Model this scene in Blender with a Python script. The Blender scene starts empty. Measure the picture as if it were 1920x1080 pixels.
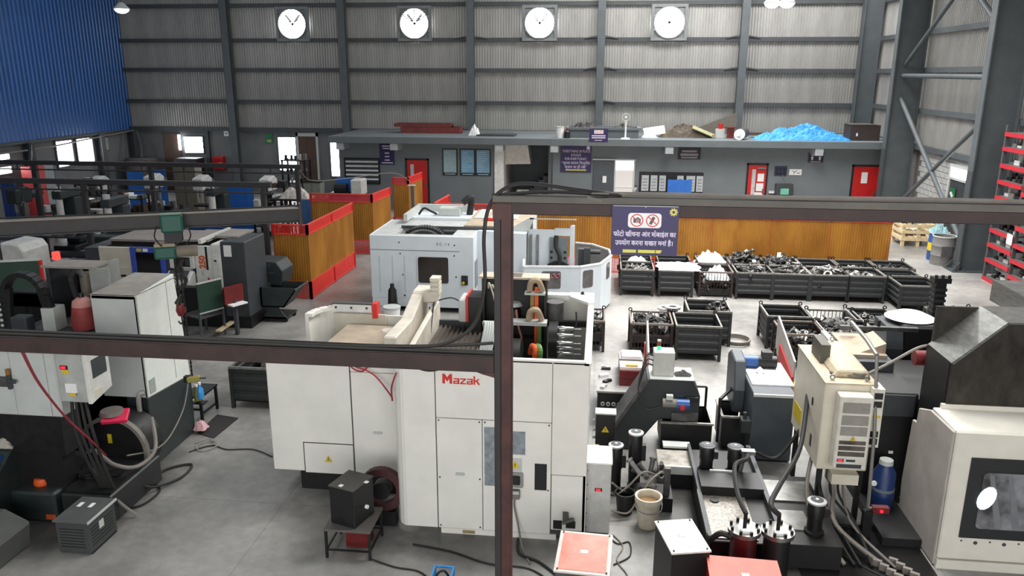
import bpy, bmesh, math, random
from mathutils import Matrix, Vector
R = math.radians
random.seed(11)
SC = bpy.context.scene
COL = SC.collection

# ---------------------------------------------------------------- camera
cam_d = bpy.data.cameras.new('camera')
cam_d.sensor_width = 36.0
cam_d.lens = 1480.35 * 36.0 / 1920.0
cam_d.clip_start, cam_d.clip_end = 0.05, 300
cam = bpy.data.objects.new('camera', cam_d)
COL.objects.link(cam)
YAW, PITCH, ROLL = 0.111351, 0.263177, 0.002489
_fw = Vector((-math.sin(YAW) * math.cos(PITCH), math.cos(YAW) * math.cos(PITCH), -math.sin(PITCH)))
_rt = Vector((math.cos(YAW), math.sin(YAW), 0))
_up = _rt.cross(_fw)
_r2 = _rt * math.cos(ROLL) + _up * math.sin(ROLL)
_u2 = _up * math.cos(ROLL) - _rt * math.sin(ROLL)
cam.matrix_world = Matrix(((_r2.x, _u2.x, -_fw.x, 0), (_r2.y, _u2.y, -_fw.y, 0), (_r2.z, _u2.z, -_fw.z, 5.7), (0, 0, 0, 1)))
SC.camera = cam

# ---------------------------------------------------------------- world and light
w = bpy.data.worlds.new('world'); SC.world = w
w.use_nodes = True
bg = w.node_tree.nodes['Background']
bg.inputs[0].default_value = (0.86, 0.93, 1.0, 1)
bg.inputs[1].default_value = 0.22

def area(name, loc, sx, sy, power, col=(1, 0.985, 0.96), rot=(0, 0, 0), spread=180):
    d = bpy.data.lights.new(name, 'AREA'); d.shape = 'RECTANGLE'
    d.size, d.size_y, d.energy, d.color = sx, sy, power, col
    d.spread = R(spread)
    o = bpy.data.objects.new(name, d); COL.objects.link(o)
    o.location = loc; o.rotation_euler = rot
    return o
# added unseen overhead area lights for assumed roof daylight; no roof is built
area('added_overhead_light', (4.5, 21.0, 11.5), 5.0, 13, 2150, spread=135)
area('added_overhead_light', (2.5, 11.5, 11.5), 4.0, 4, 380, spread=110)
area('added_overhead_light', (-9.0, 17, 11.5), 2.5, 30, 330)
area('added_overhead_light', (4.5, 33.5, 11.5), 14, 3, 1500)
# added fill light behind the viewer, brightens faces turned to the camera
area('front_fill_light', (1.0, -9.0, 5.5), 18, 6, 1550, rot=(R(80), 0, 0))
SC.view_settings.view_transform = 'Standard'
SC.view_settings.look = 'None'
SC.view_settings.gamma = 1.0
SC.view_settings.exposure = 0.45
SC.cycles.use_denoising = True
SC.cycles.max_bounces = 6

# ---------------------------------------------------------------- materials
def lin(c):
    return tuple(((v / 255) / 12.92 if v / 255 <= 0.04045 else ((v / 255 + 0.055) / 1.055) ** 2.4) for v in c)

MATS = {}
def mat(name, rgb, rough=0.5, metal=0.0, var=0.12, scale=6.0, bump=0.0, rgb2=None, stretch=None, detail=5.0):
    """Principled material, the colour broken up by object-space noise (dust, wear)."""
    if name in MATS: return MATS[name]
    m = bpy.data.materials.new(name); m.use_nodes = True
    nt = m.node_tree; b = nt.nodes['Principled BSDF']
    b.inputs['Roughness'].default_value = rough; b.inputs['Metallic'].default_value = metal
    c1 = lin(rgb); c2 = lin(rgb2) if rgb2 else tuple(v * (1 - var) * (1 - var) for v in c1)
    tc = nt.nodes.new('ShaderNodeTexCoord'); n = nt.nodes.new('ShaderNodeTexNoise')
    n.inputs['Scale'].default_value = scale; n.inputs['Detail'].default_value = detail; n.inputs['Roughness'].default_value = 0.62
    src = tc.outputs['Object']
    if stretch:
        mp = nt.nodes.new('ShaderNodeMapping'); mp.inputs['Scale'].default_value = stretch
        nt.links.new(src, mp.inputs[0]); src = mp.outputs[0]
    nt.links.new(src, n.inputs['Vector'])
    r = nt.nodes.new('ShaderNodeValToRGB')
    r.color_ramp.elements[0].position, r.color_ramp.elements[1].position = 0.32, 0.68
    r.color_ramp.elements[0].color = (*c2, 1); r.color_ramp.elements[1].color = (*c1, 1)
    nt.links.new(n.outputs[0], r.inputs[0]); nt.links.new(r.outputs[0], b.inputs['Base Color'])
    if bump:
        bp = nt.nodes.new('ShaderNodeBump'); bp.inputs['Strength'].default_value = bump; bp.inputs['Distance'].default_value = 0.02
        nt.links.new(n.outputs[0], bp.inputs['Height']); nt.links.new(bp.outputs[0], b.inputs['Normal'])
    MATS[name] = m
    return m

def emit(name, rgb, strength):
    if name in MATS: return MATS[name]
    m = bpy.data.materials.new(name); m.use_nodes = True
    nt = m.node_tree; b = nt.nodes['Principled BSDF']
    b.inputs['Base Color'].default_value = (*lin(rgb), 1)
    b.inputs['Emission Color'].default_value = (*lin(rgb), 1); b.inputs['Emission Strength'].default_value = strength
    MATS[name] = m
    return m

def glass(name, rgb, alpha, rough=0.05):
    if name in MATS: return MATS[name]
    m = bpy.data.materials.new(name); m.use_nodes = True
    b = m.node_tree.nodes['Principled BSDF']
    b.inputs['Base Color'].default_value = (*lin(rgb), 1); b.inputs['Roughness'].default_value = rough
    b.inputs['Alpha'].default_value = alpha
    MATS[name] = m
    return m

def floor_material():
    m = bpy.data.materials.new('polished_concrete'); m.use_nodes = True
    nt = m.node_tree; b = nt.nodes['Principled BSDF']
    tc = nt.nodes.new('ShaderNodeTexCoord')
    n1 = nt.nodes.new('ShaderNodeTexNoise'); n1.inputs['Scale'].default_value = 0.42; n1.inputs['Detail'].default_value = 9
    n1.inputs['Roughness'].default_value = 0.6
    n2 = nt.nodes.new('ShaderNodeTexNoise'); n2.inputs['Scale'].default_value = 7; n2.inputs['Detail'].default_value = 6
    for n in (n1, n2): nt.links.new(tc.outputs['Object'], n.inputs['Vector'])
    r1 = nt.nodes.new('ShaderNodeValToRGB')
    e = r1.color_ramp.elements
    e[0].position, e[0].color = 0.30, (*lin((108, 107, 105)), 1)
    e[1].position, e[1].color = 0.62, (*lin((168, 166, 161)), 1)
    nt.links.new(n1.outputs[0], r1.inputs[0])
    r2 = nt.nodes.new('ShaderNodeValToRGB')
    r2.color_ramp.elements[0].position, r2.color_ramp.elements[0].color = 0.3, (0.80, 0.80, 0.80, 1)
    r2.color_ramp.elements[1].position, r2.color_ramp.elements[1].color = 0.7, (1, 1, 1, 1)
    nt.links.new(n2.outputs[0], r2.inputs[0])
    mx = nt.nodes.new('ShaderNodeMix'); mx.data_type = 'RGBA'; mx.blend_type = 'MULTIPLY'; mx.inputs[0].default_value = 1
    nt.links.new(r1.outputs[0], mx.inputs[6]); nt.links.new(r2.outputs[0], mx.inputs[7])
    br = nt.nodes.new('ShaderNodeTexBrick'); br.offset = 0
    br.inputs['Color1'].default_value = (1, 1, 1, 1); br.inputs['Color2'].default_value = (0.94, 0.94, 0.94, 1); br.inputs['Mortar'].default_value = (0.62, 0.62, 0.62, 1)
    br.inputs['Scale'].default_value = 1; br.inputs['Mortar Size'].default_value = 0.005
    br.inputs['Brick Width'].default_value = 4.2; br.inputs['Row Height'].default_value = 3.1
    nt.links.new(tc.outputs['Object'], br.inputs['Vector'])
    m2 = nt.nodes.new('ShaderNodeMix'); m2.data_type = 'RGBA'; m2.blend_type = 'MULTIPLY'; m2.inputs[0].default_value = 1
    nt.links.new(mx.outputs[2], m2.inputs[6]); nt.links.new(br.outputs['Color'], m2.inputs[7])
    # oil stains soaked into the concrete around the coolant tanks and machine feet, plus a broad dark patch in the left bay
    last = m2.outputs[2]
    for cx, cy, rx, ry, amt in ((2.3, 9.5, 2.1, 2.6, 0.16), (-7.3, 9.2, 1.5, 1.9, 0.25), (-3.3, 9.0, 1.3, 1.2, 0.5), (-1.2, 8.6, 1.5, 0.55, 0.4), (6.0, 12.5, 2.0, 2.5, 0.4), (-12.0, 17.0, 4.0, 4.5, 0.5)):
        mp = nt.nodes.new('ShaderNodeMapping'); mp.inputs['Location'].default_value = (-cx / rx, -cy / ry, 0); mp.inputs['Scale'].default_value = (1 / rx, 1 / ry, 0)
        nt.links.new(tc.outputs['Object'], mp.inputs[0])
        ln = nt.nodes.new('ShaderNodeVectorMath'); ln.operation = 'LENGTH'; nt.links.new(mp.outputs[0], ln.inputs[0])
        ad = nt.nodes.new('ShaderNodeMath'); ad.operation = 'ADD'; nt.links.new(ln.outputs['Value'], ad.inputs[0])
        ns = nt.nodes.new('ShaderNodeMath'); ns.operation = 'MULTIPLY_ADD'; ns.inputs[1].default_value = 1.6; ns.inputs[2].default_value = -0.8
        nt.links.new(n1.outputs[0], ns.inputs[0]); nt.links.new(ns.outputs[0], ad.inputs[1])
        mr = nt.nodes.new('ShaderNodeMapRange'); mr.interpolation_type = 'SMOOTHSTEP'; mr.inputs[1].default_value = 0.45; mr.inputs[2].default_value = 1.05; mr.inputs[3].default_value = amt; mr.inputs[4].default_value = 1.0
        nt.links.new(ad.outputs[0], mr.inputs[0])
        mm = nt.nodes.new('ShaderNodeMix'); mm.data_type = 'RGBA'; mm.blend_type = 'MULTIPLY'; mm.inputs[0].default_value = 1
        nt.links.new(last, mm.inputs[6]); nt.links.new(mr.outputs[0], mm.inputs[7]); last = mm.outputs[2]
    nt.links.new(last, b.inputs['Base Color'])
    r3 = nt.nodes.new('ShaderNodeMapRange'); r3.inputs[3].default_value = 0.22; r3.inputs[4].default_value = 0.5
    nt.links.new(n1.outputs[0], r3.inputs[0]); nt.links.new(r3.outputs[0], b.inputs['Roughness'])
    return m

WHITE = mat('mazak_white', (232, 230, 222), 0.45, 0, 0.05, 2.5)
CREAM = mat('aged_cream_paint', (214, 208, 190), 0.5, 0, 0.10, 3)
DUSTY = mat('dusty_tan_top', (176, 160, 140), 0.85, 0, 0.14, 4)
HAASW = mat('pale_blue_white', (214, 221, 226), 0.42, 0, 0.04, 2)
GREYW = mat('grey_white_paint', (192, 196, 192), 0.5, 0, 0.07, 3)
DGREEN = mat('dark_green_grey_paint', (44, 52, 52), 0.5, 0, 0.15, 4)
BLACK = mat('black_paint', (22, 22, 23), 0.5, 0, 0.2, 5)
RUBBER = mat('black_rubber', (30, 29, 28), 0.7, 0, 0.2, 8)
DARK = mat('oily_dark_steel', (38, 38, 39), 0.42, 0.35, 0.3, 9)
CHAR = mat('charcoal_paint', (62, 66, 70), 0.5, 0, 0.14, 5)
BINM = mat('bin_grey_paint', (46, 49, 50), 0.55, 0.1, 0.22, 6)
BINRIM = mat('worn_bare_steel_rim', (150, 148, 142), 0.5, 0.5, 0.25, 12)
BRIN = mat('bin_inside', (52, 50, 48), 0.6, 0.2, 0.25, 6)
RUST = mat('rusty_brown_paint', (58, 40, 36), 0.6, 0.1, 0.3, 8)
STEEL = mat('bare_steel', (150, 150, 148), 0.38, 0.8, 0.2, 8)
STAIN = mat('scratched_stainless', (150, 150, 146), 0.34, 0.85, 0.25, 5, stretch=(1, 1, 6))
CAST = mat('cast_iron', (98, 97, 96), 0.5, 0.45, 0.3, 10)
CASTD = mat('dark_cast_iron', (58, 57, 57), 0.5, 0.4, 0.3, 10)
CASTL = mat('machined_casting', (164, 162, 158), 0.4, 0.5, 0.3, 10)
COLG = mat('structural_grey_paint', (84, 90, 93), 0.55, 0, 0.12, 2)
COLD = mat('dim_structural_paint', (66, 70, 73), 0.55, 0, 0.12, 2)
WALLG = mat('office_wall_grey', (114, 121, 124), 0.7, 0, 0.07, 1.2)
BLOCK = mat('painted_block_wall', (112, 114, 114), 0.8, 0, 0.1, 1.5)
BLOCKL = mat('pale_block', (176, 176, 174), 0.8, 0, 0.1, 5)
MORTAR = mat('block_mortar', (120, 119, 117), 0.9, 0, 0.1, 8)
GALV = mat('galvanised_sheet', (172, 171, 167), 0.45, 0.35, 0.18, 0.9, stretch=(1, 1, 0.35))
BLUES = mat('blue_sheet', (26, 84, 150), 0.35, 0.1, 0.12, 0.8)
BLUEP = mat('blue_panel_paint', (38, 104, 190), 0.45, 0, 0.1, 3)
RED = mat('red_paint', (200, 30, 28), 0.45, 0, 0.12, 4)
REDT = mat('red_perforated_sheet', (214, 40, 32), 0.45, 0, 0.1, 4)
REDD = mat('dark_red_paint', (112, 26, 26), 0.5, 0, 0.2, 5)
YEL = mat('ochre_sheet', (176, 122, 42), 0.5, 0, 0.16, 1.6, rgb2=(142, 90, 24), stretch=(1, 1, 0.4))
YELLOW = mat('yellow_paint', (216, 190, 40), 0.5, 0, 0.1, 5)
GREENP = mat('hoist_green_paint', (16, 86, 72), 0.45, 0, 0.15, 6)
GREEND = mat('chalkboard_green', (26, 60, 46), 0.6, 0, 0.1, 5)
BROWN = mat('brown_wood', (84, 62, 50), 0.6, 0, 0.2, 6, stretch=(1, 1, 0.2))
PINE = mat('pale_pine', (222, 200, 158), 0.65, 0, 0.14, 7)
PAPER = mat('white_paper', (232, 232, 230), 0.8, 0, 0.03, 8)
PLAST = mat('white_plastic_sheet', (236, 236, 236), 0.4, 0, 0.06, 5)
PURPLE = mat('purple_sign_board', (40, 29, 82), 0.5, 0, 0.05, 4)
LETW = mat('pale_lettering', (216, 206, 226), 0.6, 0, 0.02, 4)
LETY = mat('yellow_lettering', (206, 198, 92), 0.6, 0, 0.02, 4)
SIGNR = mat('prohibition_red', (206, 52, 66), 0.5, 0, 0.02, 4)
ORANGE = mat('orange_paint', (226, 92, 32), 0.5, 0, 0.1, 6)
MAZR = mat('logo_red', (206, 42, 34), 0.5, 0, 0.02, 4)
BLUEM = mat('motor_blue', (34, 82, 150), 0.4, 0, 0.15, 8)
TARP = mat('blue_tarpaulin', (56, 150, 222), 0.5, 0, 0.12, 5)
DGLASS = mat('dark_window_glass', (52, 44, 40), 0.12, 0, 0.2, 3)
HOSEG = mat('grey_hose', (126, 120, 112), 0.6, 0, 0.15, 6)
MAROON = mat('primer_brown', (98, 48, 42), 0.62, 0.05, 0.28, 7)
CONCR = mat('grey_painted_concrete', (104, 111, 114), 0.7, 0, 0.08, 1.5)
DAY = emit('daylight_pane', (250, 252, 255), 9.0)
LAMPW = emit('lamp_white', (250, 250, 255), 14.0)
LEDR = emit('red_led', (255, 20, 30), 4.0)
LEDG = emit('green_led', (40, 255, 110), 2.5)

# ---------------------------------------------------------------- mesh helpers
class MB:
    def __init__(s): s.v = []; s.f = []
    def add(s, vs, fs):
        o = len(s.v); s.v += [tuple(p) for p in vs]; s.f += [tuple(i + o for i in f) for f in fs]; return s
    def box(s, x0, x1, y0, y1, z0, z1, M=None):
        vs = [Vector((x, y, z)) for z in (z0, z1) for y in (y0, y1) for x in (x0, x1)]
        if M is not None: vs = [M @ p for p in vs]
        return s.add(vs, [(0, 2, 3, 1), (4, 5, 7, 6), (0, 1, 5, 4), (2, 6, 7, 3), (0, 4, 6, 2), (1, 3, 7, 5)])
    def rbox(s, c, d, rz=0, rx=0, ry=0):
        M = Matrix.Translation(c) @ Matrix.Rotation(rz, 4, 'Z') @ Matrix.Rotation(ry, 4, 'Y') @ Matrix.Rotation(rx, 4, 'X')
        return s.box(-d[0] / 2, d[0] / 2, -d[1] / 2, d[1] / 2, -d[2] / 2, d[2] / 2, M)
    def bar(s, a, b, wx, wz=None):
        """square bar from a to b"""
        a, b = Vector(a), Vector(b); d = b - a; wz = wz or wx
        t = d.normalized(); u = Vector((0, 0, 1)) if abs(t.z) < 0.95 else Vector((0, 1, 0))
        x = t.cross(u).normalized(); z = x.cross(t)
        vs = [p + x * sx * wx / 2 + z * sz * wz / 2 for p in (a, b) for sx, sz in ((-1, -1), (1, -1), (1, 1), (-1, 1))]
        return s.add(vs, [(0, 1, 2, 3), (7, 6, 5, 4), (0, 4, 5, 1), (1, 5, 6, 2), (2, 6, 7, 3), (3, 7, 4, 0)])
    def cyl(s, a, b, r, n=14, r2=None, caps=True):
        a, b = Vector(a), Vector(b); t = (b - a).normalized(); r2 = r if r2 is None else r2
        u = Vector((0, 0, 1)) if abs(t.z) < 0.9 else Vector((1, 0, 0))
        x = t.cross(u).normalized(); y = t.cross(x)
        vs = []
        for p, q in ((a, r), (b, r2)):
            vs += [p + (x * math.cos(2 * math.pi * i / n) + y * math.sin(2 * math.pi * i / n)) * q for i in range(n)]
        fs = [(i, (i + 1) % n, n + (i + 1) % n, n + i) for i in range(n)]
        if caps: fs += [tuple(range(n - 1, -1, -1)), tuple(range(n, 2 * n))]
        return s.add(vs, fs)
    def tube(s, pts, r, n=7, smooth=True):
        P = spline(pts) if smooth and len(pts) > 2 else [Vector(p) for p in pts]
        vs, fs = [], []
        x = None
        for i, p in enumerate(P):
            t = (P[min(i + 1, len(P) - 1)] - P[max(i - 1, 0)])
            t = t.normalized() if t.length > 1e-9 else Vector((0, 0, 1))
            if x is None:
                u = Vector((0, 0, 1)) if abs(t.z) < 0.9 else Vector((1, 0, 0)); x = t.cross(u).normalized()
            else:
                x = (x - t * x.dot(t)); x = x.normalized() if x.length > 1e-6 else t.orthogonal().normalized()
            y = t.cross(x)
            vs += [p + (x * math.cos(2 * math.pi * k / n) + y * math.sin(2 * math.pi * k / n)) * r for k in range(n)]
        for i in range(len(P) - 1):
            fs += [(i * n + k, i * n + (k + 1) % n, (i + 1) * n + (k + 1) % n, (i + 1) * n + k) for k in range(n)]
        fs += [tuple(range(n)), tuple(range((len(P) - 1) * n, len(P) * n))]
        return s.add(vs, fs)
    def prism(s, poly, axis, a, b):
        n = len(poly)
        def P(u, v, w): return {'x': (w, u, v), 'y': (u, w, v), 'z': (u, v, w)}[axis]
        vs = [P(u, v, a) for u, v in poly] + [P(u, v, b) for u, v in poly]
        return s.add(vs, [tuple(range(n)), tuple(range(2 * n - 1, n - 1, -1))] + [(i, n + i, n + (i + 1) % n, (i + 1) % n) for i in range(n)])
    def lathe(s, prof, c, n=20, axis='z'):
        def P(r, h, t):
            p = (r * math.cos(t), r * math.sin(t), h)
            p = {'z': p, 'y': (p[0], p[2], p[1]), 'x': (p[2], p[0], p[1])}[axis]
            return (p[0] + c[0], p[1] + c[1], p[2] + c[2])
        vs = [P(r, h, 2 * math.pi * k / n) for r, h in prof for k in range(n)]
        fs = [(i * n + k, i * n + (k + 1) % n, (i + 1) * n + (k + 1) % n, (i + 1) * n + k) for i in range(len(prof) - 1) for k in range(n)]
        if prof[0] == prof[-1]: return s.add(vs, fs)
        if prof[0][0] > 1e-6: fs.append(tuple(range(n)))
        if prof[-1][0] > 1e-6: fs.append(tuple(range((len(prof) - 1) * n, len(prof) * n)))
        return s.add(vs, fs)
    def frame(s, x0, x1, y0, y1, z0, z1, t):
        """rectangular frame lying in the xz plane"""
        s.box(x0, x0 + t, y0, y1, z0, z1); s.box(x1 - t, x1, y0, y1, z0, z1)
        s.box(x0 + t, x1 - t, y0, y1, z0, z0 + t); return s.box(x0 + t, x1 - t, y0, y1, z1 - t, z1)
    def ring(s, c, ro, ri, h0, h1, axis='y', n=28):
        return s.lathe([(ri, h0), (ro, h0), (ro, h1), (ri, h1), (ri, h0)], c, n, axis)
    def build(s, name, m, parent=None, bevel=0, smooth=None, loc=None, seg=1):
        me = bpy.data.meshes.new(name)
        off = Vector((0, 0, 0))
        p = parent
        while p is not None: off += Vector(p.location); p = p.parent
        if loc: off += Vector(loc)
        me.from_pydata([(x - off.x, y - off.y, z - off.z) for x, y, z in s.v], [], s.f)
        bm = bmesh.new(); bm.from_mesh(me)
        bmesh.ops.recalc_face_normals(bm, faces=bm.faces); bm.to_mesh(me); bm.free()
        if smooth:
            me.shade_smooth(); me.set_sharp_from_angle(angle=R(smooth))
        me.materials.append(m)
        o = bpy.data.objects.new(name, me); COL.objects.link(o)
        o.parent = parent
        if loc: o.location = loc
        if bevel:
            b = o.modifiers.new('bevel', 'BEVEL'); b.width = bevel; b.segments = seg; b.limit_method = 'ANGLE'; b.angle_limit = R(35)
        return o

def spline(pts, k=6):
    P = [Vector(p) for p in pts]; out = []
    for i in range(len(P) - 1):
        p0 = P[max(i - 1, 0)]; p1 = P[i]; p2 = P[i + 1]; p3 = P[min(i + 2, len(P) - 1)]
        for j in range(k):
            t = j / k
            out.append(0.5 * ((2 * p1) + (p2 - p0) * t + (2 * p0 - 5 * p1 + 4 * p2 - p3) * t * t + (3 * p1 - p0 - 3 * p2 + p3) * t ** 3))
    out.append(P[-1]); return out

def tag(o, label, cat, group=None, kind=None):
    o['label'] = label; o['category'] = cat
    if group: o['group'] = group
    if kind: o['kind'] = kind
    return o
def thing(name, label, cat, loc=(0, 0, 0), group=None, rotz=0):
    o = bpy.data.objects.new(name, None); COL.objects.link(o); o.empty_display_size = 0.2
    o.location = loc; o.rotation_euler = (0, 0, rotz)
    return tag(o, label, cat, group)
def struct(o): o['kind'] = 'structure'; return o
def sroot(name, loc=(0, 0, 0)):
    o = bpy.data.objects.new(name, None); COL.objects.link(o); o.location = loc; o['kind'] = 'structure'; return o
def copy_tree(o, parent=None):
    c = o.copy(); COL.objects.link(c); c.parent = parent
    for ch in list(o.children): copy_tree(ch, c)
    return c
def inst(o, name, parent, loc, rot=(0, 0, 0), scale=(1, 1, 1)):
    """another object sharing o's mesh"""
    c = bpy.data.objects.new(name, o.data); COL.objects.link(c); c.parent = parent
    c.location = loc; c.rotation_euler = rot; c.scale = scale; return c
def B(name, m, parent, *d, bevel=0.0):
    return MB().box(*d).build(name, m, parent, bevel)
def text(body, m, parent, loc, size, rot=(R(90), 0, 0), align='CENTER', name='lettering', ext=0.002, sx=1.0, label=None, spacing=1.0, bold=0.0):
    c = bpy.data.curves.new(name, 'FONT'); c.body = body; c.size = size; c.align_x = align; c.align_y = 'CENTER'
    c.extrude = ext; c.space_character = spacing; c.offset = bold; c.resolution_u = 3
    tmp = bpy.data.objects.new('tmp', c); COL.objects.link(tmp)
    me = bpy.data.meshes.new_from_object(tmp.evaluated_get(bpy.context.evaluated_depsgraph_get()))
    bpy.data.objects.remove(tmp); bpy.data.curves.remove(c)
    me.materials.clear(); me.materials.append(m)
    o = bpy.data.objects.new(name, me); COL.objects.link(o); o.parent = parent
    off = Vector((0, 0, 0)); p = parent
    while p is not None: off += Vector(p.location); p = p.parent
    o.location = Vector(loc) - off; o.rotation_euler = rot; o.scale = (sx, 1, 1)
    return o
# ================================================================ THE SETTING
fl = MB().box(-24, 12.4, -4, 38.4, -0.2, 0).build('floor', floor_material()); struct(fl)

def corrugated(width, z0, z1, pitch, amp, name, m, trap=True):
    """one vertical profiled sheet, ribs along z, facing -y, with its left edge at the origin"""
    vs, fs = [], []
    n = int(round(width / pitch)); prof = []
    for i in range(n):
        for t, h in (((0.0, 0), (0.5, 0), (0.62, 1), (0.88, 1)) if trap else ((0, 0), (0.25, 0.5), (0.5, 1), (0.75, 0.5))):
            prof.append(((i + t) * pitch, -amp * h))
    prof.append((n * pitch, 0))
    for x, y in prof: vs += [(x, y, z0), (x, y, z1)]
    fs = [(2 * i, 2 * i + 2, 2 * i + 3, 2 * i + 1) for i in range(len(prof) - 1)]
    return MB().add(vs, fs).build(name, m)

def ibeam(mb, x, y, z0, z1, wid, dep, t=0.02, along='y'):
    """upright I section: flanges 'wid' wide, 'dep' apart"""
    if along == 'y':
        mb.box(x - wid / 2, x + wid / 2, y - dep / 2, y - dep / 2 + t, z0, z1)
        mb.box(x - wid / 2, x + wid / 2, y + dep / 2 - t, y + dep / 2, z0, z1)
        mb.box(x - t / 2, x + t / 2, y - dep / 2 + t, y + dep / 2 - t, z0, z1)
    else:
        mb.box(x - dep / 2, x - dep / 2 + t, y - wid / 2, y + wid / 2, z0, z1)
        mb.box(x + dep / 2 - t, x + dep / 2, y - wid / 2, y + wid / 2, z0, z1)
        mb.box(x - dep / 2 + t, x + dep / 2 - t, y - t / 2, y + t / 2, z0, z1)
    return mb

# ---- back wall: block base, profiled sheets, rails, columns
wb = MB().box(-23.7, 12.2, 38.05, 38.3, 0, 3.05).build('wall_back', BLOCK); struct(wb)
sh = corrugated(1.0, 3.0, 10.6, 0.125, 0.045, 'corrugated_sheet', GALV)
sh.parent = wb; sh.location = (-23.6, 38.0, 0)
for i in range(1, 36): inst(sh, 'corrugated_sheet', wb, (-23.6 + i, 38.0, 0))
for z in (3.1, 4.43, 5.92, 7.28, 8.85):
    MB().box(-23.55, 11.9, 37.80, 37.83, z - 0.09, z + 0.09).box(-23.55, 11.9, 37.83, 37.95, z + 0.07, z + 0.09).box(-23.55, 11.9, 37.83, 37.95, z - 0.09, z - 0.07).build('rail', COLD, wb)
for x in (-17.92, -12.22, -6.16, -0.17, 6.12):
    ibeam(MB(), x, 37.62, 0, 10.6, 0.34, 0.34).build('column', COLG, wb)
c = MB(); c.box(11.05, 11.09, 37.3, 37.7, 0, 10.6); c.box(11.09, 11.9, 37.48, 37.52, 0, 10.6); c.build('column', COLG, wb)
# knee braces beside the columns
for x, z in ((-6.16, 7.28), (-0.17, 5.92), (-0.17, 4.43), (6.12, 7.28), (6.12, 5.92), (-0.17, 7.28)):
    MB().bar((x - 0.75, 37.78, z + 0.05), (x, 37.74, z + 0.17), 0.05).bar((x + 0.75, 37.78, z + 0.05), (x, 37.74, z + 0.17), 0.05).build('brace', COLD, wb)

# ---- left wall: block base with windows, blue profiled sheets above
wl = MB().box(-23.85, -23.6, -4, 38.05, 0, 3.05).build('wall_left', BLOCK); struct(wl)
bs = corrugated(1.0, 3.07, 10.6, 0.25, 0.045, 'blue_sheet', BLUES)
bs.parent = wl; bs.location = (-23.5, 2, 0); bs.rotation_euler = (0, 0, R(90))
for i in range(1, 36): inst(bs, 'blue_sheet', wl, (-23.5, 2 + i, 0), (0, 0, R(90)))
MB().box(-23.55, -23.35, 2, 38, 2.96, 3.06).build('cable_tray', COLD, wl)
for y in (37.8, 35.2, 30.4):
    ibeam(MB(), -23.4, y, 0, 3.0, 0.3, 0.3, along='x').build('column', COLD, wl)
MB().tube([(-23.25, 37.8, 3.0), (-23.2, 34, 2.86), (-23.2, 31, 2.72), (-23.2, 26, 2.7)], 0.035).build('conduit', HOSEG, wl)
# ---- right wall
wr = MB().box(12.15, 12.4, -4, 38.05, 0, 3.05).build('wall_right', MORTAR); struct(wr)
rs = inst(sh, 'corrugated_sheet', wr, (12.1, 38.0, 0), (0, 0, R(-90)))
for i in range(1, 38): inst(sh, 'corrugated_sheet', wr, (12.1, 38.0 - i, 0), (0, 0, R(-90)))
for z in (3.1, 4.43, 5.92, 7.28, 8.85):
    MB().box(11.9, 11.94, 4, 37.6, z - 0.09, z + 0.09).box(11.94, 12.06, 4, 37.6, z + 0.06, z + 0.09).build('rail', COLG, wr)
bk0 = MB().box(-0.02, 0.03, -0.19, 0.19, -0.09, 0.09).build('block', BLOCKL, wr, bevel=0.006)
bk0.location = (12.13, 26.0, 0.1)
for r in range(15):
    for k in range(15):
        y = 26.0 + k * 0.4 + (0.2 if r % 2 else 0); z = 0.1 + r * 0.2
        if (r, k) == (0, 0) or (27.35 < y < 29.05 and z < 2.75): continue
        inst(bk0, 'block', wr, (12.13, y, z))
def wall_column(y):
    c = MB()
    c.box(10.82, 10.86, y - 0.17, y + 0.17, 0.03, 10.6); c.box(11.84, 11.88, y - 0.17, y + 0.17, 0.03, 10.6)
    c.box(10.86, 11.84, y + 0.0, y + 0.03, 0.03, 10.6)
    o = c.build('column', COLG, wr)
    b = MB().box(10.6, 12.0, y - 0.35, y + 0.35, 0, 0.03)
    for dy in (-0.24, 0.24): b.prism([(10.62, 0.03), (10.82, 0.03), (10.82, 0.3)], 'y', y + dy - 0.015, y + dy + 0.015)
    for sx in (10.70, 10.95):
        for dy in (-0.27, 0.27): b.cyl((sx, y + dy, 0.03), (sx, y + dy, 0.1), 0.03, 6)
    b.build('base_plate', COLD, o)
    if y > 20: MB().box(10.815, 10.865, y - 0.172, y + 0.172, 0.1, 3.0).build('column_guard', COLD, o)
for y in (32.3, 24.75, 17.2, 9.7): wall_column(y)
# bracing pipes between the first two columns
for a, b, r in (((11.2, 32.2, 4.9), (11.2, 24.9, -0.1 + 0.45), 0.085), ((11.2, 24.9, 4.65), (11.2, 32.2, 0.4), 0.07), ((11.15, 32.2, 5.72), (11.15, 24.9, 5.68), 0.08),
                ((11.2, 32.2, 6.1), (11.2, 24.9, 10.3), 0.07), ((11.2, 24.9, 6.95), (11.2, 32.2, 11.2), 0.085)):
    MB().cyl(a, b, r, 14).build('bracing_pipe', COLG, wr, smooth=40)
MB().tube([(11.95, 31.6, 3.12), (11.95, 29.5, 2.98), (11.95, 27.4, 2.94), (11.9, 25, 3.0)], 0.025).build('conduit', COLD, wr)

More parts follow.
